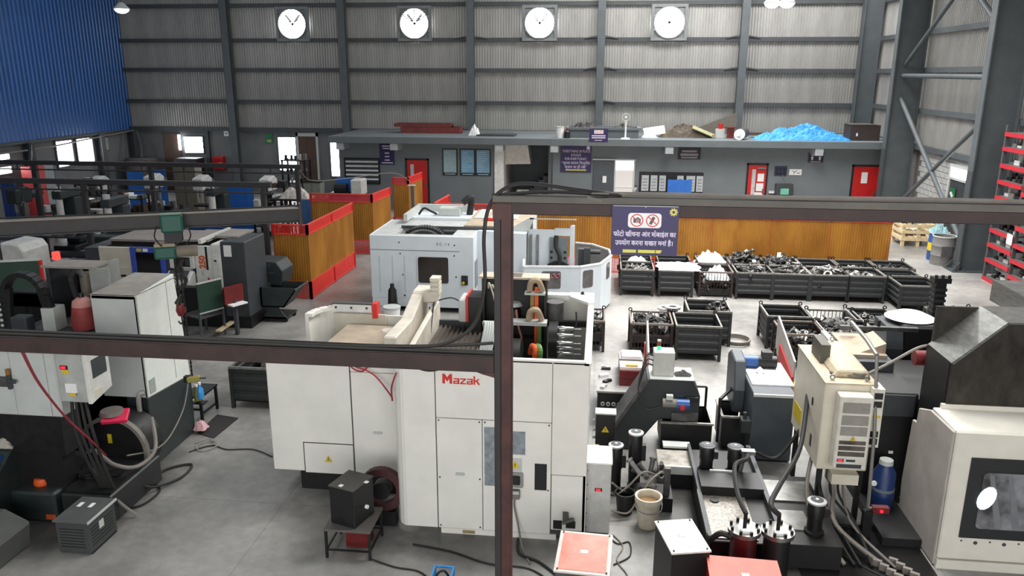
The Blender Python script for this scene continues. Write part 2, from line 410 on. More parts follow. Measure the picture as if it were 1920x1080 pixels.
# door and window recess in the right wall
d = sroot('door_1', (12.1, 28.2, 0))
MB().box(12.0, 12.06, 27.42, 27.54, 0, 2.8).box(12.0, 12.06, 28.9, 29.02, 0, 2.8).box(12.0, 12.06, 27.54, 28.9, 2.7, 2.8).box(12.0, 12.06, 27.54, 28.9, 2.28, 2.36).build('door_frame', GREYW, d)
B('fanlight', DAY, d, 12.03, 12.05, 27.56, 28.88, 2.38, 2.68)
B('door_leaf', CHAR, d, 12.04, 12.08, 27.54, 28.9, 0, 2.28)
s = MB().box(12.0, 12.02, 28.32, 28.72, 1.25, 2.0).build('exit_sign', mat('exit_green', (32, 110, 70), 0.5), d)
MB().bar((11.99, 28.45, 1.7), (11.99, 28.62, 1.85), 0.06).bar((11.99, 28.45, 1.4), (11.99, 28.6, 1.6), 0.05).build('running_symbol', PAPER, s)

# windows on the left and back walls (overexposed daylight)
def window_x(n, x, y0, y1, z0, z1):
    r = sroot('window_%d' % n, (x, (y0 + y1) / 2, z0))
    t = 0.07
    MB().box(x, x + 0.08, y0, y0 + t, z0, z1).box(x, x + 0.08, y1 - t, y1, z0, z1).box(x, x + 0.08, y0 + t, y1 - t, z0, z0 + t).box(x, x + 0.08, y0 + t, y1 - t, z1 - t, z1).build('window_frame', COLG, r)
    B('pane', DAY, r, x + 0.01, x + 0.03, y0 + t, y1 - t, z0 + t, z1 - t); return r
def window_y(n, y, x0, x1, z0, z1, bars=0):
    r = sroot('window_%d' % n, ((x0 + x1) / 2, y, z0))
    MB().frame(x0, x1, y - 0.08, y, z0, z1, 0.06).build('window_frame', COLG, r)
    B('pane', DAY, r, x0 + 0.06, x1 - 0.06, y - 0.03, y - 0.01, z0 + 0.06, z1 - 0.06)
    for i in range(bars):
        z = z0 + (z1 - z0) * (i + 1) / (bars + 1)
        B('glazing_bar', COLD, r, x0 + 0.06, x1 - 0.06, y - 0.06, y - 0.03, z - 0.015, z + 0.015)
    return r
window_x(1, -23.6, 32.2, 33.4, 1.7, 2.93)
window_x(2, -23.6, 33.58, 34.85, 1.7, 2.93)
window_x(3, -23.6, 27.4, 29.5, 2.35, 2.75)
window_x(4, -23.6, 27.4, 29.5, 1.8, 2.2)
window_y(5, 38.05, -20.85, -19.75, 1.85, 2.75, 2)
window_y(6, 38.05, -15.95, -14.95, 1.05, 2.78, 0)
# brown door on the back wall beside the tall window, and the open dark doorway
d = sroot('door_2', (-14.4, 38.05, 0))
MB().box(-14.95, -14.85, 37.95, 38.05, 0, 2.95).box(-13.95, -13.85, 37.95, 38.05, 0, 2.95).box(-14.95, -13.85, 37.95, 38.05, 2.78, 2.95).build('door_frame', GREYW, d)
B('door_leaf', BROWN, d, -14.85, -13.95, 37.98, 38.03, 0, 2.78)
d = sroot('door_3', (-21.4, 38.05, 0))
B('door_leaf', BROWN, d, -21.85, -20.95, 37.9, 37.96, 0, 2.86, bevel=0.01)
MB().box(-21.95, -19.6, 37.96, 38.04, 2.86, 3.0).box(-19.65, -19.45, 37.9, 38.04, 0, 3.0).build('door_frame', COLD, d)
B('tube_light', emit('tube_light_white', (245, 248, 255), 10), d, -20.97, -20.88, 37.75, 37.85, 2.05, 2.8)

# ---- office block with mezzanine slab
wo = sroot('wall_office', (0, 34, 0))
for x0, x1 in ((-11.45, -4.5), (-2.05, 12.1)):
    B('wall_panel', WALLG, wo, x0, x1, 33.9, 34.1, 0, 2.95)
B('return_wall', WALLG, wo, -11.45, -11.25, 34.1, 38, 0, 2.95)
B('stair_side_wall', mat('stair_white_wall', (228, 228, 224), 0.7), wo, -4.55, -4.15, 33.8, 37.6, 0, 2.95)
B('stair_back_wall', WALLG, wo, -4.3, -2.05, 37.4, 37.6, 0, 2.95)
B('stair_side_wall', WALLG, wo, -2.25, -2.05, 34.1, 37.4, 0, 2.95)
fl2 = MB().prism([(-4.15, 1.95), (-3.05, 1.98), (-3.2, 2.9), (-4.15, 2.9)], 'y', 34.4, 35.6).build('stair_soffit', mat('soffit_cream', (226, 222, 212), 0.7), wo)
for i in range(9): B('stair_tread', CHAR, wo, -3.9 + i * 0.2, -2.3, 34.6, 35.0 + 0.6, i * 0.18, i * 0.18 + 0.18)
sl = MB().box(-11.6, 11.75, 33.0, 38.0, 2.9, 3.18).build('ceiling', CONCR, bevel=0.01); struct(sl)
sl.name = 'trim_1'
for px in (-11.1, -8.75, -4.25, -1.95, 2.75, 8.65):
    B('beam_end', mat('pale_beam_end', (176, 180, 182), 0.7), sl, px - 0.16, px + 0.16, 33.05, 33.9, 2.62, 2.9)
# ================================================================ FAR END: WALL FITTINGS, OFFICE FRONT, MEZZANINE
def exhaust_fan(x, label, blades):
    y, z, r = 37.72, 8.0, 0.68
    t = thing('exhaust_fan', label, 'fan', (x, y, z - 0.78), 'exhaust fans in the corrugated back wall')
    sq = MB().frame(x - 0.80, x + 0.80, y - 0.06, y + 0.1, z - 0.78, z + 0.78, 0.13)
    for sx in (-1, 1):
        for sz in (-1, 1):
            sq.prism([(x + sx * 0.68, z + sz * 0.66), (x + sx * 0.30, z + sz * 0.66), (x + sx * 0.68, z + sz * 0.30)], 'y', y, y + 0.05)
    sq.build('housing', mat('fan_housing_grey', (120, 124, 124), 0.5), t)
    MB().ring((x, y, z), r + 0.03, r - 0.02, -0.1, 0.08).build('fan_ring', mat('fan_housing_grey', (120, 124, 124)), t, smooth=40)
    MB().lathe([(0.0, 0.11), (r, 0.11), (r, 0.14), (0, 0.14)], (x, y, z), 32, 'y').build('daylight_opening', DAY, t)
    g = MB().cyl((x, y - 0.02, z), (x, y + 0.08, z), 0.06, 12)
    if blades:
        for a in (35, 145): g.bar((x, y, z), (x + math.cos(R(a)) * 0.66, y, z + math.sin(R(a)) * 0.66), 0.03)
        g.bar((x, y, z), (x, y, z + 0.66), 0.03)
    g.build('hub', DARK, t, smooth=40)
    if blades:
        for a in (50, 130):
            MB().rbox((x + math.cos(R(a)) * 0.33, y + 0.06, z + math.sin(R(a)) * 0.33), (0.42, 0.012, 0.1), 0, 0, -R(a)).build('blade', mat('pale_fan_blade', (235, 235, 235), 0.5), t)
    else:
        for a in range(0, 360, 45):
            MB().bar((x, y - 0.01, z), (x + math.cos(R(a)) * 0.22, y - 0.01, z + math.sin(R(a)) * 0.22), 0.035, 0.01).build('blade', DARK, t)
    return t
exhaust_fan(-14.65, 'round exhaust fan glowing with daylight, nearest to the blue wall', True)
f2 = exhaust_fan(-8.79, 'round exhaust fan with slatted shutter, above the dark red crates', True)
for i in range(6):
    z = 8.12 + i * 0.085
    hw = math.sqrt(0.66 ** 2 - (z - 8.0) ** 2)
    MB().box(-8.79 - hw, -8.79 + hw, 37.63, 37.66, z - 0.014, z + 0.014).build('shutter_slat', COLD, f2)
exhaust_fan(-2.98, 'round exhaust fan glowing with daylight, above the staircase opening', True)
exhaust_fan(2.83, 'round exhaust fan with small dark star hub, above the heap of sacking', False)

def high_bay(x, y, z, label, two=False):
    t = thing('high_bay_lamp', label, 'lamp', (x, y, z), 'high bay lamps')
    for dx in ((-0.25, 0.25) if two else (0,)):
        MB().lathe([(0.05, 0.25), (0.12, 0.2), (0.28, 0.04), (0.28, 0.0), (0.0, 0.0)], (x + dx, y, z), 18).build('reflector', GREYW, t, smooth=40)
        MB().lathe([(0.0, -0.16), (0.12, -0.14), (0.22, -0.08), (0.26, -0.005), (0, -0.005)], (x + dx, y, z), 18).build('lamp_face', LAMPW, t)
    MB().cyl((x, y, z + 0.22), (x, y, 11), 0.015, 6).build('hanger', COLD, t)
    l = bpy.data.lights.new('high_bay_light', 'POINT'); l.energy = 90; l.shadow_soft_size = 0.3
    lo = bpy.data.objects.new('high_bay_light', l); COL.objects.link(lo); lo.location = (x, y, z - 0.35)
high_bay(-18.37, 30, 8.1, 'lit high bay lamp hanging beside the blue sheet wall')
high_bay(6.0, 30, 8.14, 'twin high bay lamp hanging over the blue tarpaulin end', True)

def switch_box(x, z, label):
    t = thing('wall_box', label, 'box', (x, 38.0, z)); B('body', PAPER, t, x - 0.12, x + 0.12, 37.9, 38.04, z, z + 0.3, bevel=0.01); B('switch', COLD, t, x - 0.03, x + 0.03, 37.88, 37.9, z + 0.1, z + 0.16)
switch_box(-18.5, 2.75, 'small white switch box high on the grey back wall')

# ---- office front: doors, signs, boards (wall face at y = 33.9)
WF = 33.9
def red_door(n, x0, x1, glass_strip=True):
    d = sroot('door_%d' % n, ((x0 + x1) / 2, WF, 0))
    MB().box(x0 - 0.07, x0, WF - 0.06, WF, 0, 2.2).box(x1, x1 + 0.07, WF - 0.06, WF, 0, 2.2).box(x0 - 0.07, x1 + 0.07, WF - 0.06, WF, 2.13, 2.2).build('door_frame', BLACK, d)
    lf = MB().box(x0, x1, WF - 0.045, WF - 0.005, 0, 2.13).build('door_leaf', RED, d)
    B('handle', STEEL, lf, x1 - 0.12, x1 - 0.07, WF - 0.09, WF - 0.045, 0.95, 1.15)
    if glass_strip: B('vision_pane', mat('frosted_pane', (196, 200, 200), 0.2), lf, x0 + 0.15, x0 + 0.3, WF - 0.052, WF - 0.045, 0.9, 1.95)
    return d, lf
red_door(4, -8.4, -7.5)
d, lf = red_door(5, 6.1, 6.82)
for i, (a, b, c, e) in enumerate(((6.48, 6.74, 1.45, 1.78), (6.45, 6.74, 1.05, 1.38), (6.4, 6.74, 0.72, 1.0), (6.15, 6.45, 0.42, 0.75))): B('notice', PAPER, lf, a, b, WF - 0.06, WF - 0.052, c, e)
B('closer', STEEL, lf, 6.45, 6.78, WF - 0.12, WF - 0.05, 1.98, 2.05)
d, lf = red_door(6, 10.3, 11.3, False); B('notice', PAPER, lf, 10.62, 10.86, WF - 0.06, WF - 0.045, 1.45, 1.9)

# grey sliding door with bright entrance
d = sroot('door_7', (0.5, WF, 0))
B('door_leaf', mat('slate_door', (72, 78, 84), 0.5, 0, 0.06), d, -0.32, 0.56, WF - 0.08, WF - 0.03, 0, 2.22)
B('track', GREYW, d, -0.36, 1.45, WF - 0.12, WF - 0.02, 2.25, 2.3)
B('notice', PAPER, d, 0.08, 0.24, WF - 0.09, WF - 0.08, 1.3, 1.58)
MB().box(0.56, 0.62, WF - 0.06, WF, 0, 2.25).box(1.36, 1.42, WF - 0.06, WF, 0, 2.25).build('door_frame', GREYW, d)
B('lit_room_pane', emit('lit_room', (206, 200, 196), 0.22), d, 0.62, 1.36, WF - 0.02, WF - 0.005, 0, 1.85)
B('lit_transom', DAY, d, 0.62, 1.36, WF - 0.03, WF - 0.01, 1.85, 2.22)
B('push_rail', PAPER, d, 0.62, 1.36, WF - 0.05, WF - 0.02, 1.1, 1.14)

def sign_y(name, label, x0, x1, z0, z1, y=None, m=None, cat='sign', th=0.03):
    y = WF if y is None else y
    t = thing(name, label, cat, ((x0 + x1) / 2, y, z0))
    B('board', m or PURPLE, t, x0, x1, y - th, y, z0, z1); return t
# dark-blue 5S board
t = sign_y('slogan_sign', 'purple slogan board lettered about everything in its place, under the mezzanine', -1.72, -0.42, 1.72, 3.0, WF - 0.02)
cx = -1.07
for tx, z, s in (("\u201cEVERYTHING IN PLACE", 2.60, 0.155), ("& PLACE", 2.44, 0.155), ("FOR EVERYTHING\u201d", 2.28, 0.155)):
    text(tx, LETW, t, (cx, WF - 0.056, z), s, sx=0.72)
text('\u201c\u0915\u0943\u092a\u092f\u093e \u0938\u093e\u092e\u093e\u0928 \u093f\u0928\u0930\u094d\u0927\u093e\u093f\u0930\u0924', LETW, t, (cx, WF - 0.056, 2.1), 0.17, sx=0.8)
text('\u0938\u094d\u0925\u093e\u0928 \u092a\u0930 \u0939\u0940 \u0930\u0916\u0947\u0902\u201d', LETW, t, (cx, WF - 0.056, 1.93), 0.17, sx=0.85)
B('name_bar', LETY, t, -1.5, -0.62, WF - 0.056, WF - 0.05, 1.79, 1.84)
MB().lathe([(0, 0), (0.08, 0), (0.08, 0.01), (0, 0.01)], (-0.56, WF - 0.062, 2.75), 10, 'y').build('gear_emblem', LETW, t)
# small dark-blue notice near the red door
t = sign_y('notice_sign', 'narrow dark blue notice between louvred window and red door', -9.6, -8.95, 1.93, 2.95, WF - 0.02)
for z, wd in ((2.72, 0.42), (2.62, 0.36), (2.42, 0.2), (2.27, 0.2), (2.12, 0.22)): B('text_line', LETW, t, -9.27 - wd / 2, -9.27 + wd / 2, WF - 0.056, WF - 0.05, z - 0.025, z + 0.025)
B('name_bar', LETW, t, -9.52, -9.02, WF - 0.056, WF - 0.05, 1.98, 2.02)
# sign behind beam end
t = sign_y('hanging_notice', 'dark notice board under the slab, left of the red door with papers', 3.18, 4.1, 2.33, 3.0, WF - 0.02, mat('dark_sign', (44, 42, 52), 0.6))
for z, wd, s in ((2.66, 0.6, 0.08), (2.52, 0.72, 0.1), (2.4, 0.66, 0.06)): B('text_line', mat('dim_lettering', (150, 146, 150)), t, 3.64 - wd / 2, 3.64 + wd / 2, WF - 0.056, WF - 0.05, z - s / 2, z + s / 2)
t = sign_y('washroom_sign', 'dark washroom sign with two white figures under a beam end', 8.45, 9.05, 2.27, 2.68, WF - 0.02, mat('dark_sign', (44, 42, 52), 0.6))
for x in (8.6, 8.9):
    MB().lathe([(0, 0), (0.035, 0), (0.035, 0.008), (0, 0.008)], (x, WF - 0.06, 2.56), 10, 'y').prism([(x - 0.05, 2.5), (x + 0.05, 2.5), (x + 0.02, 2.36), (x - 0.02, 2.36)], 'y', WF - 0.06, WF - 0.052).build('figure', LETW, t)
B('text_line', LETW, t, 8.55, 8.95, WF - 0.056, WF - 0.05, 2.29, 2.31)
# three framed charts
for i, (x0, tint, lab) in enumerate(((-6.83, (150, 176, 178), 'framed pale chart on office wall, nearest to the red door'), (-6.06, (116, 168, 196), 'framed sky-blue chart, middle of the three on the office wall'), (-5.38, (120, 164, 190), 'framed blue chart on office wall, nearest to the staircase'))):
    t = sign_y('framed_chart', lab, x0, x0 + 0.66, 1.5, 2.64, None, BLACK, 'chart', 0.04)
    sheet = MB().box(x0 + 0.05, x0 + 0.61, WF - 0.05, WF - 0.04, 1.62, 2.6).build('chart_sheet', mat('chart_blue_%d' % i, tint, 0.4, 0, 0.14, 8), t)
    for k in range(11):
        wd = random.uniform(0.25, 0.5); B('text_line', mat('chart_text', (176, 202, 212)), sheet, x0 + 0.08, x0 + 0.08 + wd, WF - 0.053, WF - 0.05, 1.68 + k * 0.08, 1.70 + k * 0.08)
    B('name_bar', mat('chart_text', (176, 202, 212)), t, x0 + 0.1, x0 + 0.56, WF - 0.045, WF - 0.04, 1.54, 1.57)
# louvred window left
wd = sroot('window_8', (-10.4, WF, 1.1))
MB().frame(-11.22, -9.62, WF - 0.05, WF, 1.06, 2.2, 0.06).build('window_frame', BLACK, wd)
B('backing', CHAR, wd, -11.16, -9.68, WF - 0.02, WF - 0.005, 1.12, 2.14)
for k in range(5): MB().rbox((-10.42, WF - 0.05, 2.03 - k * 0.19), (1.46, 0.02, 0.085), 0, R(-25)).build('louvre_slat', mat('louvre_white', (206, 208, 208), 0.4), wd)
# notice board with paper columns
t = thing('notice_board', 'long dark notice board with white document columns on office wall', 'board', (2.9, WF, 0.9))
B('board', BLACK, t, 1.62, 4.28, WF - 0.05, WF, 0.75, 1.78)
for i, (x, wdt) in enumerate(((1.72, 0.3), (2.1, 0.28), (2.46, 0.27), (3.2, 0.26), (3.58, 0.36), (4.0, 0.27))):
    sh2 = MB().box(x, x + wdt, WF - 0.06, WF - 0.05, 0.98, 1.64).build('document', mat('document_grey', (186, 190, 192), 0.6, 0, 0.1, 9), t)
    for k in range(4): B('text_line', CHAR, sh2, x + 0.05, x + wdt - 0.06, WF - 0.064, WF - 0.06, 1.08 + k * 0.13, 1.1 + k * 0.13)
t = thing('office_divider', 'pale blue panel standing before the long notice board', 'panel', (3.2, 32.6, 0)); B('sheet', BLUEP, t, 2.72, 3.68, 32.6, 32.64, 0.12, 1.62); MB().box(2.75, 2.8, 32.5, 32.74, 0, 0.12).box(3.6, 3.65, 32.5, 32.74, 0, 0.12).build('foot', CHAR, t)
# meter boxes and clock
t = sign_y('key_board', 'small dark blue board with rows of boxes on office wall', 7.15, 7.65, 1.7, 2.1, None, mat('dark_blue_board', (50, 50, 92), 0.5), 'board')
for i in range(3):
    for k in range(2): B('pocket', BLACK, t, 7.2 + i * 0.15, 7.31 + i * 0.15, WF - 0.05, WF - 0.03, 1.74 + k * 0.17, 1.87 + k * 0.17)
t = sign_y('logo_plate', 'small white plate with black marking on office wall', 7.75, 8.24, 1.74, 1.98, None, PAPER)
MB().bar((7.85, WF - 0.035, 1.93), (7.95, WF - 0.035, 1.86), 0.03, 0.01).bar((7.95, WF - 0.035, 1.86), (8.05, WF - 0.035, 1.93), 0.03, 0.01).bar((7.95, WF - 0.035, 1.86), (7.92, WF - 0.035, 1.79), 0.03, 0.01).bar((8.05, WF - 0.035, 1.83), (8.17, WF - 0.035, 1.83), 0.05, 0.01).build('marking', BLACK, t)
t = thing('wall_cabinet', 'grey box cabinet with mint green label on office wall', 'cabinet', (7.6, WF, 0.6)); B('body', CHAR, t, 7.22, 7.92, WF - 0.22, WF, 0.55, 1.38, bevel=0.02); B('door_label', mat('mint_label', (120, 200, 170)), t, 7.42, 7.75, WF - 0.23, WF - 0.22, 0.95, 1.2); MB().tube([(7.55, WF - 0.1, 1.38), (7.58, WF - 0.04, 1.5), (7.5, WF - 0.04, 1.72)], 0.02).build('conduit', HOSEG, t)
t = thing('wall_shelf_box', 'small white box on office wall beside the papered red door', 'box', (7.05, WF, 0.9)); B('body', PAPER, t, 6.98, 7.2, WF - 0.1, WF, 0.98, 1.05); B('lid', GREYW, t, 6.97, 7.21, WF - 0.105, WF, 1.05, 1.08)
t = thing('spotlight', 'small white spotlight on the office wall below the bright doorway', 'lamp', (1.5, WF, 0.95)); MB().cyl((1.5, WF, 1.08), (1.42, WF - 0.25, 1.0), 0.06, 10).build('head', GREYW, t); MB().cyl((1.5, WF - 0.02, 1.0), (1.5, WF - 0.02, 1.2), 0.03, 8).build('bracket', COLD, t)
# boxes at the stair foot
for i, (x, wdt, h) in enumerate(((-3.3, 0.5, 0.95), (-2.75, 0.5, 0.8))):
    t = thing('carton', ('tall pale carton' if i == 0 else 'shorter pale carton') + ' stacked at the foot of the stairs', 'carton', (x, 33.6, 0), 'cartons at the stair foot')
    B('body', mat('pale_carton', (180, 176, 168), 0.8), t, x - wdt / 2, x + wdt / 2, 33.45, 33.8, 0, h); B('tape', mat('carton_tape', (150, 140, 120)), t, x - 0.03, x + 0.03, 33.445, 33.8, 0, h + 0.003)

# ---- mezzanine clutter (slab top z = 3.18)
ZM = 3.18
def crumple(name, m, cx, cy, z0, sx, sy, h, n=26, seed=1, parent=None, peak=0.35, loc=True):
    """crumpled cloth or sheet heap: a displaced grid with a flat base"""
    rnd = random.Random(seed); vs, fs = [], []
    ph = [(rnd.uniform(2, 7), rnd.uniform(2, 7), rnd.uniform(0, 6), rnd.uniform(0.15, 0.5)) for _ in range(7)]
    for j in range(n + 1):
        for i in range(n + 1):
            u, v = i / n * 2 - 1, j / n * 2 - 1
            e = max(0, 1 - max(abs(u), abs(v)) ** 3)
            f = sum(a * math.sin(p * u + q * v + r + 2 * math.sin(q * u * 1.3)) for p, q, r, a in ph)
            z = e * (h * (0.45 + peak * f * 0.5 + 0.35 * (1 - abs(u)) ) + rnd.uniform(-0.15, 0.15) * h)
            vs.append((cx + u * sx * (1 + 0.08 * math.sin(5 * v + seed)) + rnd.uniform(-1, 1) * sx / n * 0.4, cy + v * sy + rnd.uniform(-1, 1) * sy / n * 0.4, z0 + max(0.0, z)))
    fs = [(j * (n + 1) + i, j * (n + 1) + i + 1, (j + 1) * (n + 1) + i + 1, (j + 1) * (n + 1) + i) for j in range(n) for i in range(n)]
    o = MB().add(vs, fs).build(name, m, parent, loc=(cx, cy, z0) if loc else None)
    s = o.modifiers.new('thick', 'SOLIDIFY'); s.thickness = 0.012; s.offset = 1
    return o
tag(crumple('tarpaulin', TARP, 8.3, 34.1, ZM, 1.55, 0.65, 0.62, 34, 5), 'crumpled bright blue tarpaulin heaped on the mezzanine edge', 'tarpaulin')
tag(crumple('tarpaulin', TARP, 6.75, 33.75, ZM, 0.55, 0.4, 0.34, 20, 9), 'low fold of blue tarpaulin trailing towards the grey motor', 'tarpaulin')
t = thing('steel_box', 'dark brown steel box beside the blue tarpaulin on the mezzanine', 'box', (10.45, 34.1, ZM))
B('body', mat('dark_brown_box', (62, 52, 50), 0.6), t, 9.95, 11.1, 33.7, 34.6, ZM, ZM + 0.62); B('lid', mat('box_lid', (92, 84, 80), 0.5), t, 9.92, 10.9, 33.67, 34.63, ZM + 0.62, ZM + 0.65); B('latch', PAPER, t, 10.18, 10.24, 33.68, 33.7, ZM + 0.18, ZM + 0.3)
t = thing('concrete_tank', 'pale grey rectangular tank on the mezzanine behind the small purple sign', 'tank', (0.1, 34.2, ZM))
B('body', CONCR, t, -1.42, 1.5, 33.7, 34.9, ZM, ZM + 0.33); MB().box(-1.52, 1.6, 33.6, 33.75, ZM + 0.33, ZM + 0.42).box(-1.52, 1.6, 34.85, 35.0, ZM + 0.33, ZM + 0.42).box(-1.52, -1.4, 33.75, 34.85, ZM + 0.33, ZM + 0.42).box(1.45, 1.6, 33.75, 34.85, ZM + 0.33, ZM + 0.42).build('rim', CONCR, t)
tag(crumple('scrap_heap', CASTD, -0.7, 34.4, ZM + 0.34, 0.6, 0.35, 0.3, 14, 3), 'dark lumpy scrap lying on top of the grey tank', 'scrap', kind='stuff')
tag(crumple('scrap_heap', CASTD, 0.9, 34.4, ZM + 0.34, 0.5, 0.3, 0.2, 14, 8), 'brown scrap on the tank end near the white fan', 'scrap', kind='stuff')
t = sign_y('no_photo_sign', 'small purple no-photography sign leaning on the mezzanine tank', -0.52, 0.24, ZM - 0.1, ZM + 0.42, 33.0)
B('pictogram_panel', PAPER, t, -0.32, 0.05, 32.965, 32.97, ZM + 0.22, ZM + 0.37); MB().ring((-0.22, 32.96, ZM + 0.295), 0.06, 0.045, 0, 0.006, n=14).ring((-0.05, 32.96, ZM + 0.295), 0.06, 0.045, 0, 0.006, n=14).build('prohibition_rings', SIGNR, t)
for z in (0.14, 0.06): B('text_line', LETW, t, -0.42, 0.14, 32.965, 32.97, ZM + z - 0.022, ZM + z + 0.022)
B('name_bar', LETW, t, -0.3, 0.0, 32.965, 32.97, ZM - 0.05, ZM - 0.03)
t = thing('pedestal_fan', 'thin white pedestal fan standing on the mezzanine edge', 'fan', (0.95, 33.25, ZM))
MB().lathe([(0, 0), (0.2, 0), (0.18, 0.04), (0.03, 0.07), (0, 0.07)], (0.95, 33.25, ZM), 16).build('base', PAPER, t, smooth=40); MB().cyl((0.95, 33.25, ZM + 0.05), (0.95, 33.25, ZM + 0.75), 0.035, 10).build('pole', PAPER, t, smooth=40)
MB().ring((0.95, 33.2, ZM + 0.88), 0.16, 0.145, -0.02, 0.02, n=20).lathe([(0, 0), (0.05, 0), (0.05, 0.12), (0, 0.12)], (0.95, 33.2, ZM + 0.88), 10, 'y').build('head', PAPER, t, smooth=40)
t = thing('paint_bucket', 'white plastic bucket at the end of the grey mezzanine tank', 'bucket', (-1.75, 33.5, ZM)); MB().lathe([(0, 0), (0.14, 0), (0.17, 0.46), (0.15, 0.46), (0.13, 0.03), (0, 0.03)], (-1.75, 33.5, ZM), 18).build('body', PAPER, t, smooth=40); MB().ring((-1.75, 33.5, ZM), 0.18, 0.165, 0.42, 0.47, 'z', 18).build('rim', GREYW, t)
t = thing('oil_can', 'small black can beside the white mezzanine bucket', 'can', (-1.45, 33.4, ZM)); MB().lathe([(0, 0), (0.13, 0), (0.13, 0.26), (0.05, 0.33), (0.05, 0.37), (0, 0.37)], (-1.45, 33.4, ZM), 14).build('body', BLACK, t, smooth=40); MB().cyl((-1.45, 33.4, ZM + 0.37), (-1.45, 33.4, ZM + 0.4), 0.035, 8).build('cap', RED, t)
for i, (x0, x1, z0, z1, lab) in enumerate(((-9.3, -6.7, 0.28, 0.42, 'topmost dark red steel channel bundle on the mezzanine'), (-9.0, -6.3, 0.0, 0.27, 'lower dark red steel crate on the mezzanine, under the channel bundle'))):
    t = thing('red_steel_crate', lab, 'crate', ((x0 + x1) / 2, 35.6, ZM + z0), 'red steel crates on the mezzanine')
    m = mat('faded_red_steel', (122, 50, 46), 0.6, 0, 0.25, 5)
    B('side', m, t, x0, x1, 35.3, 35.34, ZM + z0, ZM + z1); B('side', m, t, x0, x1, 36.0, 36.04, ZM + z0, ZM + z1); B('bottom', m, t, x0, x1, 35.34, 36.0, ZM + z0, ZM + z0 + 0.03)
    for x in (x0, x1 - 0.04): B('end', m, t, x, x + 0.04, 35.34, 36.0, ZM + z0, ZM + z1)
tag(crumple('white_cloth', PLAST, -5.5, 34.4, ZM, 0.22, 0.2, 0.5, 12, 12), 'crumpled white plastic sheet standing beside the dark panels', 'sheet')
t = thing('panel_stack', 'flat dark panels lying on the mezzanine beside the white sheet', 'panels', (-4.6, 34.2, ZM)); B('lower_panel', CHAR, t, -5.35, -3.7, 33.9, 34.9, ZM, ZM + 0.06); B('upper_panel', mat('dim_panel', (84, 84, 86)), t, -5.2, -3.9, 34.0, 34.9, ZM + 0.06, ZM + 0.1)
t = thing('foil_board', 'white torn foil board lying on the mezzanine beside the tank', 'board', (2.1, 34.5, ZM)); MB().rbox((2.2, 34.6, ZM + 0.25), (0.9, 0.04, 0.36), R(8), R(-25), R(-8)).build('board', PLAST, t); crumple('torn_foil', PLAST, 2.0, 34.3, ZM, 0.3, 0.2, 0.25, 10, 4, t, loc=False)
tag(crumple('sacking_heap', mat('brown_sacking', (98, 88, 76), 0.9, 0, 0.3, 5), 3.5, 34.7, ZM, 1.0, 0.45, 0.55, 22, 6), 'heap of dull brown sacking on the mezzanine under the star-hub fan', 'sacking')
t = thing('canvas_strip', 'pale olive canvas strip draped across the sacking heap', 'canvas', (4.2, 34.2, ZM)); MB().rbox((4.2, 34.3, ZM + 0.27), (0.95, 0.3, 0.03), R(-6), R(20), R(22)).build('strip', mat('olive_canvas', (150, 146, 112), 0.9), t); MB().cyl((4.62, 34.1, ZM + 0.09), (4.66, 34.5, ZM + 0.09), 0.08, 10).build('rolled_end', mat('olive_canvas', (150, 146, 112), 0.9), t)
t = thing('plywood_sheet', 'dark triangular sheet leaning against the back wall column', 'sheet', (5.3, 36.8, ZM)); MB().prism([(3.6, ZM), (5.95, ZM), (5.95, ZM + 0.95)], 'y', 36.8, 36.84).build('sheet', mat('dull_board', (104, 98, 90), 0.8), t); MB().box(3.6, 5.95, 36.84, 36.88, ZM, ZM + 0.06).build('batten', BROWN, t)
t = thing('jack_stand', 'maroon steel stand on the mezzanine beside the grey motor', 'stand', (5.35, 34.3, ZM)); B('body', REDD, t, 5.2, 5.45, 34.2, 34.5, ZM, ZM + 0.42); B('top_plate', REDD, t, 5.1, 5.55, 34.15, 34.55, ZM + 0.42, ZM + 0.46)
t = thing('red_jerrycan', 'small red and white can on the mezzanine sacking', 'can', (4.95, 34.6, ZM)); B('body', GREYW, t, 4.75, 5.12, 34.5, 34.75, ZM, ZM + 0.36); MB().cyl((4.95, 34.62, ZM + 0.36), (4.95, 34.62, ZM + 0.58), 0.09, 12).build('red_cap', RED, t)
t = thing('electric_motor', 'grey electric motor lying on the mezzanine with pale round end', 'motor', (5.7, 33.6, ZM)); MB().cyl((5.55, 33.4, ZM + 0.22), (5.85, 34.1, ZM + 0.26), 0.21, 18).build('body', CAST, t, smooth=40); MB().cyl((5.53, 33.35, ZM + 0.22), (5.55, 33.4, ZM + 0.22), 0.22, 18).cyl((5.5, 33.28, ZM + 0.22), (5.53, 33.35, ZM + 0.22), 0.07, 12).build('end_flange', PAPER, t, smooth=40)
t = thing('timber_bundle', 'thin brown timber bundle behind the blue tarpaulin', 'timber', (7.0, 34.9, ZM))
for i in range(4): MB().rbox((7.0 + i * 0.05, 34.8 + i * 0.12, ZM + 0.12 + 0.05 * (i % 2)), (1.7, 0.1, 0.05), R(2 * i)).build('batten', BROWN, t)

